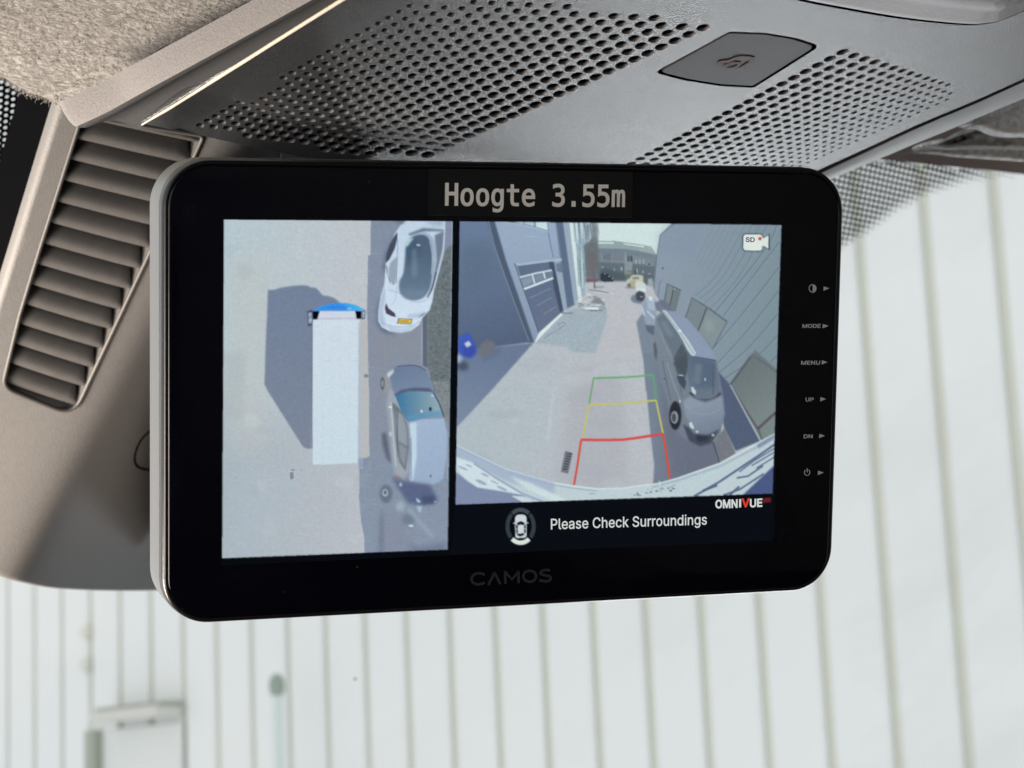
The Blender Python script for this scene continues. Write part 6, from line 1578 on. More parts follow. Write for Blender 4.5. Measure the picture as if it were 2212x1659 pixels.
for a, c in (((800, 790), (990, 700)), ((860, 865), (1010, 780)), ((925, 945), (1040, 870))):
    line(T('R3', [a, c]), 1.5, (146, 158, 190), 0.75, 0.6)
paint(T('R3', [(1022, 450), (1045, 540), (1075, 560), (1100, 552), (1145, 890), (1112, 915)]), (146, 168, 192), 1, 0.8)
paint(T('R3', [(1040, 470), (1090, 460), (1100, 550), (1050, 545)]), (104, 122, 154), 0.9, 0.8)
paint(T('R3', [(1105, 60), (1168, 60), (1250, 830), (1212, 852)]), (152, 168, 196), 1, 0.8)
paint(T('R3', [(1162, 60), (1202, 60), (1250, 500), (1296, 780), (1252, 835)]), (214, 224, 222), 1, 0.7)
paint(T('R3', [(1200, 60), (1400, 60), (1370, 200), (1300, 330), (1312, 758), (1280, 790)]), (150, 178, 194), 1, 0.8)
for k in range(26):
    x = 1205 + 8 * k + random.uniform(-3, 3)
    y0_, y1_ = 75, random.uniform(180, 300)
    line(T('R3', [(x, y0_), (x + 12, y1_)]), random.uniform(0.9, 1.9), random.choice([(214, 228, 232), (92, 112, 138), (120, 150, 168), (200, 220, 226)]), 0.8, 0.4)
for k in range(9):
    x = 1240 + 8 * k
    line(T('R3', [(x, 310 + random.uniform(0, 160)), (x + 14, 640 + random.uniform(0, 100))]), 1.6, random.choice([(196, 220, 222), (98, 126, 142), (178, 206, 210)]), 0.8, 0.4)
# tree
paint(T('R7', [(545, 460), (620, 420), (660, 340), (745, 330), (760, 500), (775, 800), (720, 900), (690, 930), (580, 900)]), (112, 116, 126), 0.92, 1.6)
paint(T('R7', [(590, 560), (730, 560), (740, 820), (640, 860)]), (118, 110, 114), 0.8, 3)
for k in range(40):
    x = random.uniform(540, 750)
    line(T('R7', [(x, random.uniform(125, 200)), (x + random.uniform(10, 40), random.uniform(260, 400))]), random.uniform(0.7, 1.6), random.choice([(96, 104, 116), (120, 128, 138), (180, 198, 206), (84, 92, 104)]), 0.65, 0.5)
paint(T('R7', [(660, 130), (748, 128), (752, 420), (680, 430)]), (122, 132, 138), 0.75, 2.5)
line(T('R7', [(700, 860), (704, 1090)]), 3.2, (120, 104, 110), 1, 0.6)
# shaded yard at left, things on it
paint(T('R3', [(100, 1295), (500, 1242), (830, 1210), (440, 1650)]) + T('R5', [(370, 300), (104, 582), (60, 600)]), (104, 122, 164), 1, 0.9, grad=((122, 138, 174), (1050, 760), (1000, 920)))
paint(T('R3', [(330, 1345), (420, 1330), (480, 1250), (520, 1240), (500, 1320), (380, 1380)]), (92, 106, 146), 0.6, 4)
ell('R3', (170, 1425), 55, 45, (72, 82, 104), alpha=0.85, blur=4)
paint(T('R3', [(100, 1330), (140, 1310), (170, 1340), (150, 1390), (100, 1400)]), (160, 182, 214), 0.9, 3)
paint(T('R3', [(130, 1155), (190, 1118), (235, 1118), (270, 1185), (308, 1285), (255, 1350), (190, 1345), (125, 1300)]), (72, 94, 188), 1, 2.2)
paint(T('R3', [(150, 1240), (280, 1230), (300, 1290), (250, 1345), (190, 1340)]), (62, 78, 168), 0.7, 4)
paint(T('R3', [(184, 1216), (228, 1190), (252, 1228), (210, 1252)]), (190, 204, 232), 1, 0.9)
paint(T('R3', [(312, 1300), (335, 1220), (400, 1182), (465, 1198), (476, 1250), (430, 1320), (350, 1338)]), (116, 117, 130), 1, 3)
# asphalt apron and rubble
paint(T('R3', [(850, 1212), (885, 1142), (1110, 930), (1200, 888), (1420, 860), (1512, 880), (1520, 960), (1450, 1200), (1408, 1305), (1300, 1300), (1190, 1292), (1140, 1245), (980, 1225)]), (162, 176, 190), 1, 1.6, noise=5)
line(T('R3', [(930, 1165), (1000, 1120), (1060, 1085), (1130, 1030), (1090, 1020), (1060, 1045)]), 1.6, (116, 130, 150), 0.8, 0.6, True)
paint(T('R3', [(884, 1112), (1088, 930), (1102, 944), (890, 1160), (850, 1205), (848, 1190)]), (220, 228, 228), 1, 0.7)
for k in range(70):
    x, y = random.uniform(440, 860), random.uniform(1180, 1420)
    if y > 1230 + (x - 440) * -0.1 + 120 and x < 600:
        continue
    r = random.uniform(6, 26)
    ell('R7', (x, y), r * 1.4, r * 0.6, random.choice([(206, 214, 212), (150, 158, 164), (128, 130, 136), (184, 186, 190), (222, 228, 224)]), alpha=0.8, blur=0.7)
paint(T('R7', [(640, 1300), (720, 1215), (800, 1250), (860, 1310), (780, 1320)]), (138, 136, 142), 0.95, 1)
paint(T('R7', [(500, 1355), (600, 1345), (760, 1360), (765, 1400), (590, 1395)]), (222, 228, 228), 1, 0.6)
paint(T('R7', [(580, 1400), (760, 1405), (755, 1420), (640, 1415)]), (98, 104, 120), 0.9, 0.6)
line(T('R7', [(240, 1450), (390, 1450)]), 1.8, (98, 112, 134), 0.9, 0.5)
line(T('R7', [(470, 1355), (850, 1360)]), 1.4, (110, 118, 132), 0.8, 0.4)
# ----- building on the right
paint(T('R4', [(612, 60), (1680, 60), (1640, 1700), (1120, 1660), (1060, 1530), (640, 1000), (430, 765), (405, 700), (440, 400), (470, 200)]), (140, 154, 176), 1, 0.8, grad=((126, 148, 160), (1440, 600), (1680, 640)))
paint(T('R4', [(612, 70), (900, 70), (800, 400), (470, 380), (472, 205)]), (132, 148, 178), 0.6, 10)
line(T('R4', [(612, 92), (474, 200), (440, 400), (412, 700)]), 1.6, (88, 106, 130), 0.85, 0.5)
wl = [((1565, 105), (1440, 350), (980, 930)), ((1590, 262), (1330, 600), (1062, 960)), ((1585, 500), (1270, 900), (960, 1268)), ((1580, 720), (1290, 1090), (1008, 1400)), ((1570, 940), (1300, 1250), (1035, 1478)), ((1560, 1150), (1380, 1330), (1080, 1538)), ((1556, 1332), (1505, 1390)),
      ((1475, 108), (1200, 600), (930, 900)), ((1400, 106), (1150, 560), (880, 850)), ((1330, 106), (1060, 590), (840, 800)), ((1265, 106), (1010, 560), (800, 770)), ((1200, 106), (950, 560)), ((1145, 106), (900, 560)), ((1090, 106), (860, 520)), ((1035, 106), (830, 480)), ((985, 106), (800, 440))]
for k, l in enumerate(wl):
    line(T('R4', l), 1.5 if k < 8 else 1.1, (84, 104, 142), 0.85 if k < 7 else (0.55 if k < 11 else 0.25), 0.45, len(l) > 2)
    if k < 8:
        line([(x + 2.4, y + 1) for x, y in T('R4', l)], 1.6, (150, 166, 188), 0.35, 0.6, len(l) > 2)
line(T('R4', [(490, 620), (470, 640), (452, 790)]), 1.3, (88, 106, 130), 0.8, 0.4)
ell('R4', (497, 512), 5, 11, (58, 66, 86), blur=0.4)
paint(T('R4', [(538, 655), (668, 720), (618, 918), (508, 822)]), (118, 128, 138), 1, 0.7)
paint(T('R4', [(545, 660), (600, 690), (570, 850), (518, 815)]), (132, 142, 150), 0.8, 1)
line(T('R4', [(600, 690), (562, 862)]), 1.8, (72, 70, 82), 0.9, 0.4)
line(T('R4', [(510, 822), (538, 655), (668, 720)]), 1.8, (82, 86, 98), 0.8, 0.5)
ell('R4', (604, 706), 6, 8, (200, 210, 214), alpha=0.8, blur=0.5)
paint(T('R4', [(455, 800), (505, 815), (615, 915), (560, 920), (470, 850)]), (114, 112, 130), 0.85, 1.2)
paint(T('R4', [(770, 785), (935, 890), (1098, 1012), (962, 1272), (820, 1110), (708, 975)]), (124, 138, 148), 1, 0.8)
paint(T('R4', [(915, 900), (1085, 1020), (960, 1255), (830, 1100)]), (134, 150, 156), 0.9, 1.5)
ell('R4', (930, 1050), 40, 60, (158, 166, 160), alpha=0.5, blur=4)
line(T('R4', [(905, 885), (868, 985), (824, 1098)]), 2.4, (84, 74, 86), 0.95, 0.5)
line(T('R4', [(708, 975), (770, 788), (935, 890), (1098, 1012)]), 2.2, (88, 92, 104), 0.85, 0.6)
line(T('R4', [(1098, 1012), (962, 1272)]), 1.6, (84, 100, 126), 0.85, 0.5)
paint(T('R4', [(1358, 1275), (1640, 1530), (1600, 1760), (1120, 1700), (1118, 1600)]), (114, 124, 130), 1, 0.9)
win3 = T('R6', [(1160, 0), (1400, 130), (1400, 640), (1240, 695), (985, 240)])
paint(win3, (112, 123, 128), 1, 0.9, grad=((126, 138, 138), (1620, 790), (1680, 870)))
line(T('R6', [(1155, 5), (985, 240), (1100, 430), (1215, 605)]), 4.5, (100, 86, 98), 0.85, 1.2)
line(T('R6', [(1210, 600), (1360, 462)]), 5.0, (104, 74, 86), 0.95, 0.9)
line(T('R6', [(1215, 605), (1245, 690)]), 3.5, (96, 82, 92), 0.8, 1)
line(T('R6', [(1160, -10), (1400, 160)]), 3, (96, 104, 112), 0.8, 1)
paint(T('R6', [(860, 90), (890, 130), (985, 240), (1232, 698), (1030, 780), (935, 590)]), (84, 98, 134), 1, 1)
line(T('R6', [(985, 238), (1100, 450), (1236, 704)]), 3.2, (164, 174, 188), 0.9, 0.6)
paint(T('R6', [(845, 705), (940, 590), (1020, 770), (1030, 800), (900, 880)]), (122, 124, 134), 1, 1, noise=4)
# shade beside the van, van
paint(T('R4', [(250, 1015), (300, 940), (420, 1000), (520, 1659), (338, 1659), (320, 1400)]) + [], (124, 138, 160), 1, 1)
paint(T('R6', [(275, -20), (300, 270), (330, 600), (365, 900), (355, 1060), (560, 1020), (900, 880), (850, 700), (600, 640), (480, 360), (380, -20)]), (120, 132, 156), 1, 1, grad=((112, 114, 138), (1410, 950), (1500, 960)))
paint(T('R6', [(380, 0), (480, 380), (560, 640), (640, 700), (850, 720), (900, 880), (520, 1010), (440, 650)]), (108, 112, 138), 0.75, 8)
line(T('R6', [(845, 705), (900, 880)]), 2.2, (68, 72, 88), 0.9, 0.7)
paint(T('R4', [(298, 860), (345, 785), (425, 800), (445, 910), (430, 990), (422, 1120), (340, 1070), (322, 950)]), (146, 160, 186), 1, 1)
paint(T('R4', [(345, 785), (420, 795), (440, 905), (360, 900)]), (168, 182, 208), 0.9, 1)
paint(T('R4', [(420, 830), (500, 810), (600, 910), (480, 925), (430, 900)]), (108, 118, 146), 0.9, 1)
paint(T('R4', [(330, 1040), (425, 1050), (420, 1145), (350, 1100)]), (92, 104, 128), 0.9, 1.2)
line(T('R4', [(350, 910), (420, 980)]), 3, (214, 222, 228), 0.85, 0.9)
paint(T('R4', [(365, 775), (400, 780), (400, 815), (370, 812)]), (216, 224, 226), 0.9, 0.7)
line(T('R4', [(305, 870), (330, 960)]), 2.0, (206, 216, 222), 0.8, 0.7)
vanp = T('R4', [(430, 965), (495, 908), (600, 920), (720, 990), (860, 1150), (960, 1290), (1002, 1372)]) + T('R6', [(890, 130), (930, 350), (940, 480), (905, 640), (830, 718), (740, 746), (640, 702), (570, 640), (490, 480), (478, 380), (420, 200)]) + T('R4', [(445, 1400), (415, 1180), (420, 1080)])
paint(vanp, (126, 137, 154), 1, 1.2, grad=((116, 126, 148), (1420, 700), (1480, 950)))
paint(T('R4', [(440, 985), (500, 930), (640, 1110), (740, 1310), (720, 1420), (600, 1340), (520, 1180)]), (104, 118, 140), 0.9, 2)
paint(T('R4', [(480, 1000), (530, 1010), (600, 1140), (560, 1160), (500, 1080)]), (122, 136, 154), 0.8, 2)
paint(T('R4', [(500, 905), (610, 918), (730, 990), (860, 1140), (960, 1285), (1004, 1372), (772, 1345), (700, 1200)]), (138, 152, 186), 1, 0.9)
paint(T('R4', [(488, 905), (522, 904), (590, 990), (664, 1090), (740, 1190), (808, 1305), (790, 1332), (750, 1322), (690, 1200), (638, 1112), (560, 1000)]), (192, 204, 212), 1, 0.8)
line(T('R4', [(505, 912), (640, 1088), (790, 1318)]), 1.8, (132, 146, 166), 0.8, 0.5)
ell('R4', (655, 1095), 14, 12, (220, 230, 232), alpha=0.9, blur=0.5)
line(T('R4', [(470, 1090), (520, 1220), (575, 1340)]), 2.4, (146, 158, 172), 0.6, 1)
paint(T('R4', [(600, 1365), (680, 1218), (742, 1340), (735, 1420), (700, 1510), (650, 1460)]), (84, 97, 112), 1, 1.2)
line(T('R4', [(600, 1365), (672, 1225)]), 1.6, (70, 82, 98), 0.9, 0.6)
paint(T('R6', [(520, 60), (620, -10), (640, 120), (610, 200), (560, 160)]), (78, 90, 104), 0.9, 1.5)
paint(T('R6', [(640, -40), (672, 10), (866, 40), (905, 290), (880, 352), (780, 362), (665, 305), (640, 180)]), (92, 110, 142), 1, 0.9, grad=((106, 122, 142), (1500, 770), (1530, 850)))
paint(T('R6', [(690, 30), (850, 60), (860, 260), (700, 260)]), (84, 102, 136), 0.7, 4)
line(T('R6', [(672, 8), (770, 22), (868, 40)]), 2.2, (74, 88, 122), 0.9, 0.6)
line(T('R6', [(850, 70), (845, 320)]), 2, (66, 80, 106), 0.6, 1)
line(T('R6', [(655, 300), (710, 350), (790, 368), (860, 350), (908, 305)]), 5.5, (68, 78, 102), 0.95, 0.9, True)
paint(T('R6', [(665, 262), (680, 252), (708, 295), (702, 322), (672, 300)]), (190, 206, 214), 0.95, 0.6)
ell('R6', (781, 195), 5, 13, (204, 214, 222), blur=0.4)
paint(T('R6', [(600, 370), (660, 330), (780, 388), (915, 330), (940, 470), (905, 590), (800, 640), (690, 610), (620, 500)]), (140, 153, 176), 0.95, 2, grad=((118, 131, 160), (1510, 870), (1530, 935)))
paint(T('R6', [(548, 175), (590, 148), (628, 215), (612, 282), (568, 225)]), (74, 84, 104), 1, 0.9)
line(T('R6', [(565, 158), (605, 165)]), 2, (206, 216, 220), 0.9, 0.6)
paint(T('R6', [(600, 560), (650, 590), (690, 640), (800, 652), (900, 600), (832, 716), (740, 745), (650, 700)]), (72, 80, 104), 0.95, 1.6)
paint(T('R6', [(700, 650), (820, 655), (800, 700), (720, 705)]), (54, 58, 76), 0.8, 2)
line(T('R6', [(470, 60), (520, 220), (575, 360)]), 1.6, (164, 174, 184), 0.7, 0.6, True)
line(T('R6', [(430, 40), (470, 230), (500, 370)]), 1.4, (82, 92, 112), 0.8, 0.6, True)
line(T('R6', [(520, -10), (560, 150), (590, 330)]), 1.2, (84, 94, 112), 0.8, 0.5, True)
line(T('R6', [(610, 400), (700, 470), (800, 480), (900, 440)]), 1.2, (160, 172, 192), 0.6, 0.8, True)
line(T('R6', [(690, 330), (780, 372), (880, 345)]), 1.2, (150, 160, 176), 0.7, 0.5, True)
paint(T('R6', [(700, 60), (760, 70), (740, 240), (690, 230)]), (124, 140, 162), 0.5, 3)
ell('R6', (450, 190), 12, 4, (70, 78, 94), alpha=0.8, blur=0.5)
ell('R6', (537, 490), 50, 118, (50, 53, 68), blur=0.9)
ell('R6', (531, 505), 31, 52, (150, 156, 166), alpha=0.95, blur=0.6)
ell('R6', (526, 507), 17, 34, (74, 80, 92), alpha=0.95, blur=0.5)
for k in range(9):
    t = 2 * math.pi * k / 9
    ell('R6', (531 + 24 * math.cos(t), 505 + 43 * math.sin(t)), 3.5, 5, (84, 90, 102), alpha=0.8, blur=0.3)
paint(T('R6', [(648, 555), (668, 540), (690, 585), (688, 602), (660, 590)]), (206, 214, 206), 0.95, 0.6)
ell('R6', (715, 622), 12, 10, (196, 206, 214), alpha=0.9, blur=0.5)
ell('R6', (845, 650), 12, 12, (180, 188, 198), alpha=0.85, blur=0.6)
ell('R6', (575, 372), 5, 11, (222, 230, 228), alpha=0.95, blur=0.4)
paint(T('R4', [(410, 1215), (428, 1195), (446, 1290), (438, 1380), (415, 1310)]), (92, 98, 114), 0.9, 1)
# drain
paint(T('R5', [(985, 780), (1048, 795), (1010, 966), (950, 950)]), (122, 120, 136), 1, 0.6)
for k in range(7):
    y = 802 + 21 * k
    x = 1028 - 6.0 * k
    line(T('R5', [(x - 26, y - 2), (x + 12, y + 3)]), 2.2, (62, 60, 78), 0.95, 0.3)
# the camera vehicle's own front edge
arc = T('R5', [(60, 712), (95, 730), (300, 830), (500, 925), (700, 985), (900, 1040), (1050, 1065), (1250, 1088), (1452, 1084)]) + T('R6', [(200, 1070), (400, 1045), (560, 1000), (900, 880), (1200, 720), (1400, 610)])
low = [(1720, 1130), (960, 1130)]
paint(arc + low, (190, 204, 212), 1, 0.8)
def off(pts, dy):
    return [(x, y + dy) for x, y in pts]
line(arc, 2.6, (214, 224, 222), 0.9, 0.5)
line(off(arc[:8], 5), 2.4, (150, 162, 182), 0.7, 0.8)
paint(arc[:6] + off(arc[:6], 26)[::-1], (158, 172, 208), 0.8, 3)
paint(T('R5', [(60, 800), (95, 830), (250, 880), (420, 1000), (640, 1120), (640, 1145), (420, 1105), (250, 1078), (130, 960)]), (206, 220, 226), 0.95, 1)
paint(T('R5', [(60, 940), (110, 962), (180, 1020), (270, 1078), (450, 1106), (640, 1140), (720, 1230), (60, 1240)]), (126, 138, 182), 1, 1)
paint(T('R5', [(545, 1145), (640, 1150), (720, 1200), (640, 1200)]), (206, 218, 224), 0.9, 0.8)
line(T('R5', [(240, 880), (420, 1000), (640, 1130), (820, 1200)]), 4.5, (150, 164, 200), 0.9, 0.8)
paint(T('R5', [(530, 985), (700, 1040), (1010, 1185), (900, 1195), (660, 1080)]), (212, 224, 226), 0.8, 2)
for (x, y, w, h) in ((300, 1035, 50, 14), (330, 975, 38, 9), (470, 1085, 46, 11), (150, 920, 44, 8), (200, 900, 30, 6), (410, 1035, 40, 6)):
    a, b_, k = ZT['R5']
    ang = 0.42
    paint([(a + k * (x + w * math.cos(t) * math.cos(ang) - h * math.sin(t) * math.sin(ang)), b_ + k * (y + w * math.cos(t) * math.sin(ang) + h * math.sin(t) * math.cos(ang))) for t in np.linspace(0, 6.28, 16)], (152, 164, 204), 0.9, 0.7)
ell('R5', (1205, 1128), 30, 5, (150, 166, 176), alpha=0.8, blur=0.8)
rightb = T('R6', [(1400, 640), (1200, 760), (1060, 880), (820, 1060), (680, 1160), (1080, 1160), (1400, 860)])
line(T('R6', [(350, 1075), (560, 1020), (900, 905), (1200, 750), (1400, 640)]), 4, (150, 172, 196), 0.8, 1)
paint(T('R6', [(1400, 830), (1250, 960), (1080, 1140), (960, 1150), (1100, 1040), (1400, 780)]), (78, 92, 144), 0.0)
paint(T('R6', [(1400, 850), (1330, 910), (1075, 1150), (1400, 1150)]), (74, 90, 148), 1, 0.9)
for l, w in ((((1400, 690), (1200, 830), (900, 1030), (690, 1150)), 5), (((1345, 760), (1180, 860), (1060, 950)), 3), (((1345, 790), (1160, 900)), 3), (((1255, 900), (1130, 985), (1040, 1000)), 4), (((1260, 965), (1060, 1095), (930, 1140)), 4), (((1345, 830), (1200, 920)), 3), (((1060, 1070), (980, 1140)), 5), (((880, 1060), (760, 1105)), 5)):
    line(T('R6', l), w, (78, 94, 146), 0.85, 0.6)
paint(T('R6', [(1345, 640), (1345, 680), (1220, 760), (1200, 730)]), (96, 116, 166), 0.6, 1.5)
for k in range(26):
    x = random.uniform(200, 530)
    y = 1130 - (x - 200) * 0.15 + random.uniform(-22, 22)
    ell('R6', (x, y), random.uniform(6, 16), random.uniform(3, 7), random.choice([(98, 110, 124), (212, 222, 222), (142, 154, 166)]), alpha=0.85, blur=0.5)
ell('R6', (408, 1045), 9, 20, (206, 216, 206), alpha=0.95, blur=0.5)
ell('R6', (228, 1130), 6, 16, (110, 118, 130), alpha=0.9, blur=0.5)
# guide lines
G, Y, R_ = (98, 188, 112), (206, 198, 92), (222, 82, 80)
line(T('R5', [(1214, 186), (1452, 178)]) + T('R6', [(150, 176), (300, 164), (360, 156)]), 4.0, G, 0.95, 0.4)
line(T('R5', [(1218, 186), (1200, 290), (1182, 396)]), 3.6, (112, 182, 108), 0.95, 0.5)
line(T('R6', [(352, 162), (370, 250), (380, 356)]), 6.0, (96, 176, 126), 0.8, 1.0)
line(T('R5', [(1178, 402), (1452, 392)]) + T('R6', [(200, 382), (382, 366)]), 3.8, Y, 1.0, 0.4)
line(T('R5', [(1178, 402), (1152, 545), (1128, 682)]), 3.9, Y, 0.95, 0.5)
line(T('R6', [(380, 366), (408, 500), (436, 636)]), 3.9, Y, 0.95, 0.5)
line(T('R5', [(1114, 688), (1300, 690), (1452, 688)]) + T('R6', [(200, 676), (438, 640)]), 6.0, R_, 0.95, 0.4)
line(T('R5', [(1116, 690), (1090, 870), (1058, 1058)]), 4.8, (216, 84, 72), 0.95, 0.5)
line(T('R6', [(438, 642), (466, 820), (492, 1002)]), 5.0, (220, 86, 66), 0.95, 0.5)
# recorder icon
paint(T('R4', round_poly([(1240, 188), (1432, 190), (1430, 358), (1238, 352)], 34, 6)), (64, 80, 98), 1, 1.0)
paint(T('R4', [(1425, 240), (1494, 190), (1496, 346), (1422, 300)]), (64, 80, 98), 1, 0.8)
paint(T('R4', round_poly([(1250, 196), (1426, 198), (1424, 350), (1248, 346)], 28, 6)), (226, 228, 220), 1, 0.5)
paint(T('R4', [(1416, 222), (1440, 232), (1484, 204), (1484, 332), (1440, 304), (1416, 312)]), (222, 226, 218), 1, 0.5)
ell('R4', (1404, 236), 16, 17, (214, 84, 58), blur=0.4)
# lower bar
clip_to([(984, 1092), (1672, 1068), (1662, 1180), (975, 1206)])
paint([(960, 1060), (1690, 1050), (1690, 1220), (960, 1220)], (11, 16, 26))
def seg_ring(a0, a1, r0x, r0y, r1x, r1y, col):
    cx, cy = 622, 1395
    th = [math.radians(a0 + (a1 - a0) * k / 14) for k in range(15)]
    paint(T('R5', [(cx + r1x * math.cos(t), cy + r1y * math.sin(t)) for t in th] + [(cx + r0x * math.cos(t), cy + r0y * math.sin(t)) for t in th[::-1]]), col, 1, 0.4)
seg_ring(-47, 42, 90, 118, 124, 152, (58, 68, 78))
seg_ring(-130, -51, 90, 118, 124, 152, (70, 80, 90))
seg_ring(138, 227, 90, 118, 124, 152, (58, 68, 78))
seg_ring(50, 130, 88, 116, 126, 152, (222, 224, 212))
paint(T('R5', round_poly([(576, 1300), (672, 1296), (670, 1488), (578, 1492)], [40, 40, 22, 22], 6)), (206, 212, 216), 1, 0.5)
paint(T('R5', [(562, 1366), (578, 1362), (578, 1372), (564, 1376)]), (206, 212, 216), 1, 0.4)
paint(T('R5', [(670, 1360), (686, 1364), (684, 1372), (670, 1370)]), (206, 212, 216), 1, 0.4)
paint(T('R5', [(590, 1368), (622, 1352), (656, 1366), (648, 1386), (622, 1380), (600, 1388)]), (24, 30, 40), 1, 0.4)
paint(T('R5', [(592, 1468), (620, 1478), (654, 1464), (646, 1450), (620, 1456), (600, 1454)]), (24, 30, 40), 1, 0.4)
paint(T('R5', [(584, 1378), (598, 1392), (598, 1446), (586, 1458)]), (40, 46, 56), 1, 0.4)
paint(T('R5', [(664, 1376), (650, 1392), (650, 1444), (662, 1456)]), (40, 46, 56), 1, 0.4)
line(T('R5', [(578, 1416), (600, 1418)]), 1.6, (206, 212, 216), 1, 0.3)
line(T('R5', [(648, 1416), (670, 1414)]), 1.6, (206, 212, 216), 1, 0.3)
paint(T('R6', [(1252, 1166), (1318, 1158), (1316, 1198), (1252, 1204)]), (128, 30, 40), 1, 0.6)
CLIP = None
# slight softness of the video, then a whisper of vertical pixel columns and noise
small = IMG.reshape(CH, SS, CW, SS, 3).mean((1, 3))
for c in range(3):
    small[..., c] = box1(box1(small[..., c], 1, 0), 1, 1) * 0.35 + small[..., c] * 0.65
lum = small.mean(2, keepdims=True)
lit = np.clip(lum * 3, 0, 1)
small = small * (1 + lit * (rng.normal(0, 0.005, (CH, CW, 1)) + 0.010 * np.sin(np.arange(CW) * 1.9)[None, :, None])) + lit * rng.normal(0, 0.003, (CH, CW, 3))
lum = small.mean(2, keepdims=True)
small = (lum + (small - lum) * (0.60 + 0.40 * np.clip(np.ptp(small, axis=2)[..., None] * 4 - 1.0, 0, 1))) * 1.0
small = 0.52 + (small * np.array((0.962, 0.998, 1.002)) - 0.52) * 1.08 - 0.006
dark = np.clip(1 - lum * 6, 0, 1)
small = small * (1 - dark) + dark * lum * np.array((0.75, 0.95, 1.35))
bn = rng.normal(0, 1, (CH // 4 + 1, CW // 4 + 1, 3)).astype(np.float32)
bn = np.repeat(np.repeat(bn, 4, 0), 4, 1)[:CH, :CW]
small = small + bn * 0.006 * (1 - dark)
# fine paving relief in the bright ground
pv = rng.normal(0, 1, (CH, CW // 4 + 1)).astype(np.float32)
pv = np.repeat(pv, 4, axis=1)[:, :CW]
small = small * (1 + 0.011 * pv[..., None] * np.clip((lum - 0.6) * 6, 0, 1))
small = np.clip(small, 0, 1).astype(np.float32)
lin = np.where(small <= 0.04045, small / 12.92, ((small + 0.055) / 1.055) ** 2.4)

# the grid lies on the front plane, regular on the glass
cn = [mpx(*p) for p in ((484, 474), (1690, 486), (1660, 1168), (480, 1206))]
xs = [(p - MC).dot(MX) for p in cn]
ys = [(p - MC).dot(MY) for p in cn]
X0, X1, Y0, Y1 = min(xs) - 0.0002, max(xs) + 0.0004, min(ys), max(ys)
NXG, NYG = 640, 384
gx, gy = np.meshgrid(np.linspace(X0, X1, NXG), np.linspace(Y1, Y0, NYG))
MCn, MXn, MYn, MNn = (np.array(v) for v in (MC, MX, MY, MN))
PTS = MCn + gx[..., None] * MXn + gy[..., None] * MYn + MNn * 0.00010
rel = PTS - np.array(CAM)
dep = rel @ np.array(FWD)
pxs = PW / 2 + (rel @ np.array(RIGHT)) / dep * FP - CX0 - 0.5
pys = PH / 2 - (rel @ np.array(UP)) / dep * FP - CY0 - 0.5
pxs, pys = np.clip(pxs, 0, CW - 1.001), np.clip(pys, 0, CH - 1.001)
ix, iy = pxs.astype(int), pys.astype(int)
fx, fy = (pxs - ix)[..., None], (pys - iy)[..., None]
colr = (lin[iy, ix] * (1 - fx) + lin[iy, ix + 1] * fx) * (1 - fy) + (lin[iy + 1, ix] * (1 - fx) + lin[iy + 1, ix + 1] * fx) * fy
base = np.array(root_loc(mon))
me = bpy.data.meshes.new('screen')
nv = NXG * NYG
me.vertices.add(nv)
me.vertices.foreach_set('co', (PTS - base).reshape(-1).astype(np.float32))
idx = np.arange(nv).reshape(NYG, NXG)
quads = np.stack([idx[:-1, :-1], idx[1:, :-1], idx[1:, 1:], idx[:-1, 1:]], -1).reshape(-1, 4)
nq = len(quads)
me.loops.add(nq * 4)
me.loops.foreach_set('vertex_index', quads.reshape(-1).astype(np.int32))
me.polygons.add(nq)
me.polygons.foreach_set('loop_start', (np.arange(nq) * 4).astype(np.int32))
me.update(calc_edges=True)
ca = me.color_attributes.new('picture', 'FLOAT_COLOR', 'POINT')
ca.data.foreach_set('color', np.concatenate([colr, np.ones((NYG, NXG, 1))], -1).reshape(-1).astype(np.float32))
me.materials.append(M_SCREEN)
screen = bpy.data.objects.new('screen', me)
COL.objects.link(screen)
screen.parent = mon
screen['label'] = 'lit display with truck view, street view and message bar'

# ---- lettering (flat print) on the monitor
def txt(key, p00, p10, cap_px, m, name, parent, lift=0.00025, bold=0):
    """p00 / p10: baseline start and end on the photo grid, cap_px: cap height vector (dx,dy) on the grid"""
    V_, F_ = TXT[key]
    v = [int(q) for q in V_.split()]
    fs = [tuple(int(i) for i in f.split()) for f in F_.split(',')]
    o, e, u = mpx(*p00, lift), mpx(*p10, lift), mpx(p00[0] + cap_px[0], p00[1] + cap_px[1], lift)
    vs = [o + (e - o) * (v[2 * i] / 2000) + (u - o) * (v[2 * i + 1] / 1000) for i in range(len(v) // 2)]
    if bold:
        d = (e - o).normalized() * (bold / FP * 0.6) + MN * 0.00003
        k = len(vs)
        vs = vs + [q + d for q in vs]
        fs = fs + [tuple(i + k for i in f) for f in fs]
    return obj(name, vs, fs, m, parent)
def flat(pts, m, name, parent, lift=0.00025):
    return obj(name, [mpx(x, y, lift) for x, y in pts], [tuple(range(len(pts)))], m, parent)

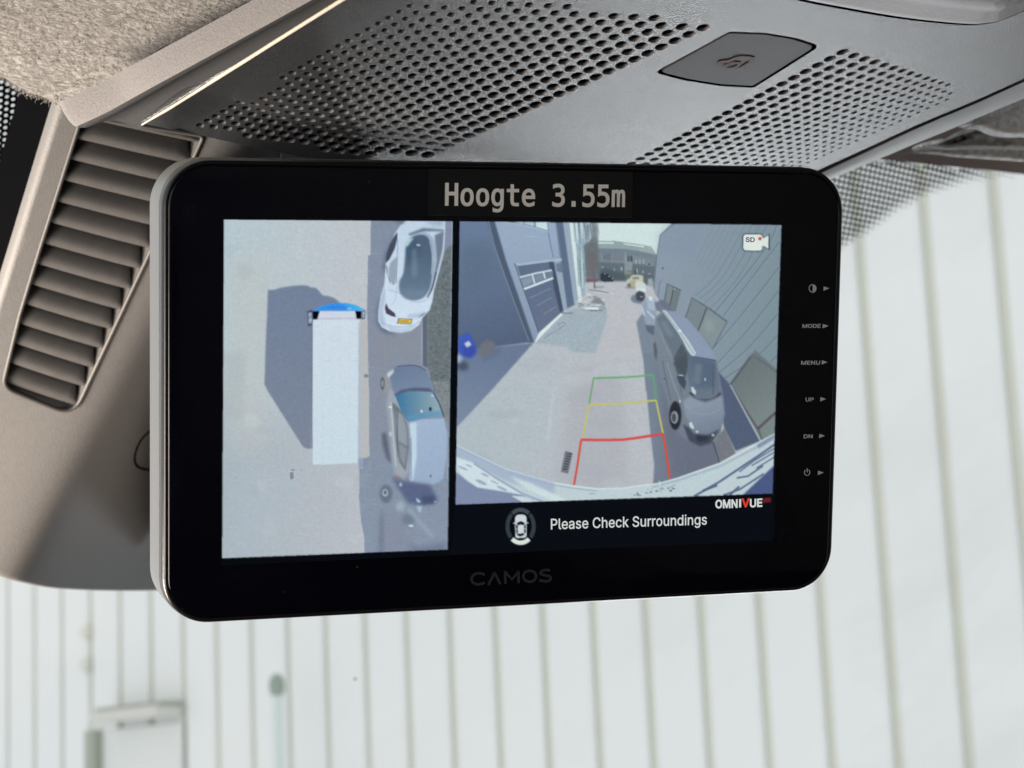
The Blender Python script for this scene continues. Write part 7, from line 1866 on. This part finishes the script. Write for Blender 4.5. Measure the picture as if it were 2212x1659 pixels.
txt('please', (1190, 1143.5), (1527, 1133), (0, -23.5), M_TXTSCR, 'message_lettering', screen, bold=0)
def q6(x, y):
    return (1316.7 + .26448 * x, 768 + .26448 * y)
flat([q6(1058, 1173), q6(1075, 1171.5), q6(1075, 1240), q6(1058, 1241)], M_TXTSCR, 'logo_lettering', screen)
txt('omni', q6(864, 1246), q6(1046, 1241), (0, -18.2), M_TXTSCR, 'logo_lettering', screen, bold=0)
txt('ve', q6(1078, 1238), q6(1146, 1234), (0, -18.5), M_TXTRED, 'logo_lettering', screen, bold=0)
txt('ue', q6(1146, 1238), q6(1248, 1232), (0, -17.5), M_TXTSCR, 'logo_lettering', screen, bold=0)
txt('sd', (1610.5, 522.3), (1630.5, 522.8), (0.2, -10.2), M_TXTDK, 'icon_lettering', screen, bold=0)

# height label
lab = MB()
lp = [mpx(*p, 0.0001) for p in ((926, 364), (1367, 371), (1365, 470.5), (925, 466))]
lab.plate(lp, MN, 0.00022, bev=0.0001, steps=1)
label_o = lab.build('height_label', M_LABEL, mon, recalc=True, label='black label strip with cream writing on the top bezel')
txt('hoogte', (961, 443), (1350, 446), (0.6, -49), M_LABELTXT, 'label_lettering', label_o, lift=0.00045)

# legends beside the right edge
def q5(x, y):
    return (1678.7 + .2779 * x, 592.5 + .2779 * y)
def legend_arrow(x, y, parent):
    flat([q5(x, y - 16), q5(x + 44, y - 1), q5(x - 2, y + 18)], M_LEGEND, 'arrow_mark', parent)
def ringmesh(c, r0x, r1x, r0y, r1y, a0, a1, n=26):
    b = MB()
    th = [math.radians(a0 + (a1 - a0) * k / n) for k in range(n + 1)]
    b.grid([[mpx(*q5(c[0] + rx * math.cos(t), c[1] + ry * math.sin(t)), 0.00025) for t in th] for rx, ry in ((r0x, r0y), (r1x, r1y))])
    return b
b = ringmesh((276, 110), 24, 30, 27, 33, 0, 360)
con = b.build('brightness_legend', M_LEGEND, mon)
th = [math.radians(-90 + 180 * k / 14) for k in range(15)]
flat([q5(276 + 25 * math.cos(t), 110 + 28 * math.sin(t)) for t in th], M_LEGEND, 'half_disc', con)
legend_arrow(362, 110, con)
for key, a, e, ax, ay, nm in (('mode', (196, 416), (338, 415), 355, 402, 'mode_legend'), ('menu', (186, 702), (334, 701), 348, 684, 'menu_legend'), ('up', (220, 988), (284, 987), 337, 970, 'up_legend'), ('dn', (206, 1274), (276, 1273), 328, 1256, 'down_legend')):
    t_ = txt(key, q5(*a), q5(*e), (0.2, -8.2), M_LEGEND, nm, mon)
    legend_arrow(ax, ay, t_)
b = ringmesh((233, 1540), 18, 24, 20, 26, -55, 235)
b.add([mpx(*q5(x, y), 0.00025) for x, y in ((230, 1508), (237, 1508), (237, 1540), (230, 1540))], [(0, 1, 2, 3)])
pw = b.build('power_legend', M_LEGEND, mon)
legend_arrow(318, 1542, pw)

# maker's mark on the lower bezel
def z4(x, y):
    return (987.5 + .12400 * x, 1206.9 + .12400 * y)
def stroke(pts, w, smooth=False):
    P = [Vector((x, y, 0)) for x, y in pts]
    if smooth:
        P = catmull(P, 8)
    b = MB()
    n = len(P)
    rows = [[], []]
    for i in range(n):
        d = P[min(i + 1, n - 1)] - P[max(i - 1, 0)]
        d = Vector((d.x, d.y)).normalized()
        q = Vector((-d.y, d.x)) * w / 2
        rows[0].append(mpx(*z4(P[i].x + q.x, P[i].y + q.y), 0.00012))
        rows[1].append(mpx(*z4(P[i].x - q.x, P[i].y - q.y), 0.00012))
    b.grid(rows)
    b.build('maker_lettering', M_LOGO, glass)
W_ = 46
stroke([(480, 285), (440, 262), (370, 253), (295, 280), (252, 345), (275, 410), (340, 445), (400, 442), (450, 432), (480, 412)], W_, True)
stroke([(545, 460), (655, 235)], W_)
stroke([(650, 235), (752, 442)], W_)
stroke([(838, 440), (838, 222), (838, 215)], W_)
stroke([(835, 225), (955, 360), (1075, 215)], W_)
stroke([(1068, 212), (1072, 428)], W_)
stroke([(1265 + 112 * math.cos(t), 305 + 96 * math.sin(t)) for t in np.linspace(0, 2 * math.pi, 40)], W_)
stroke([(1620, 205), (1560, 195), (1490, 208), (1455, 245), (1480, 275), (1550, 292), (1615, 310), (1632, 350), (1590, 385), (1520, 392), (1430, 372)], W_, True)
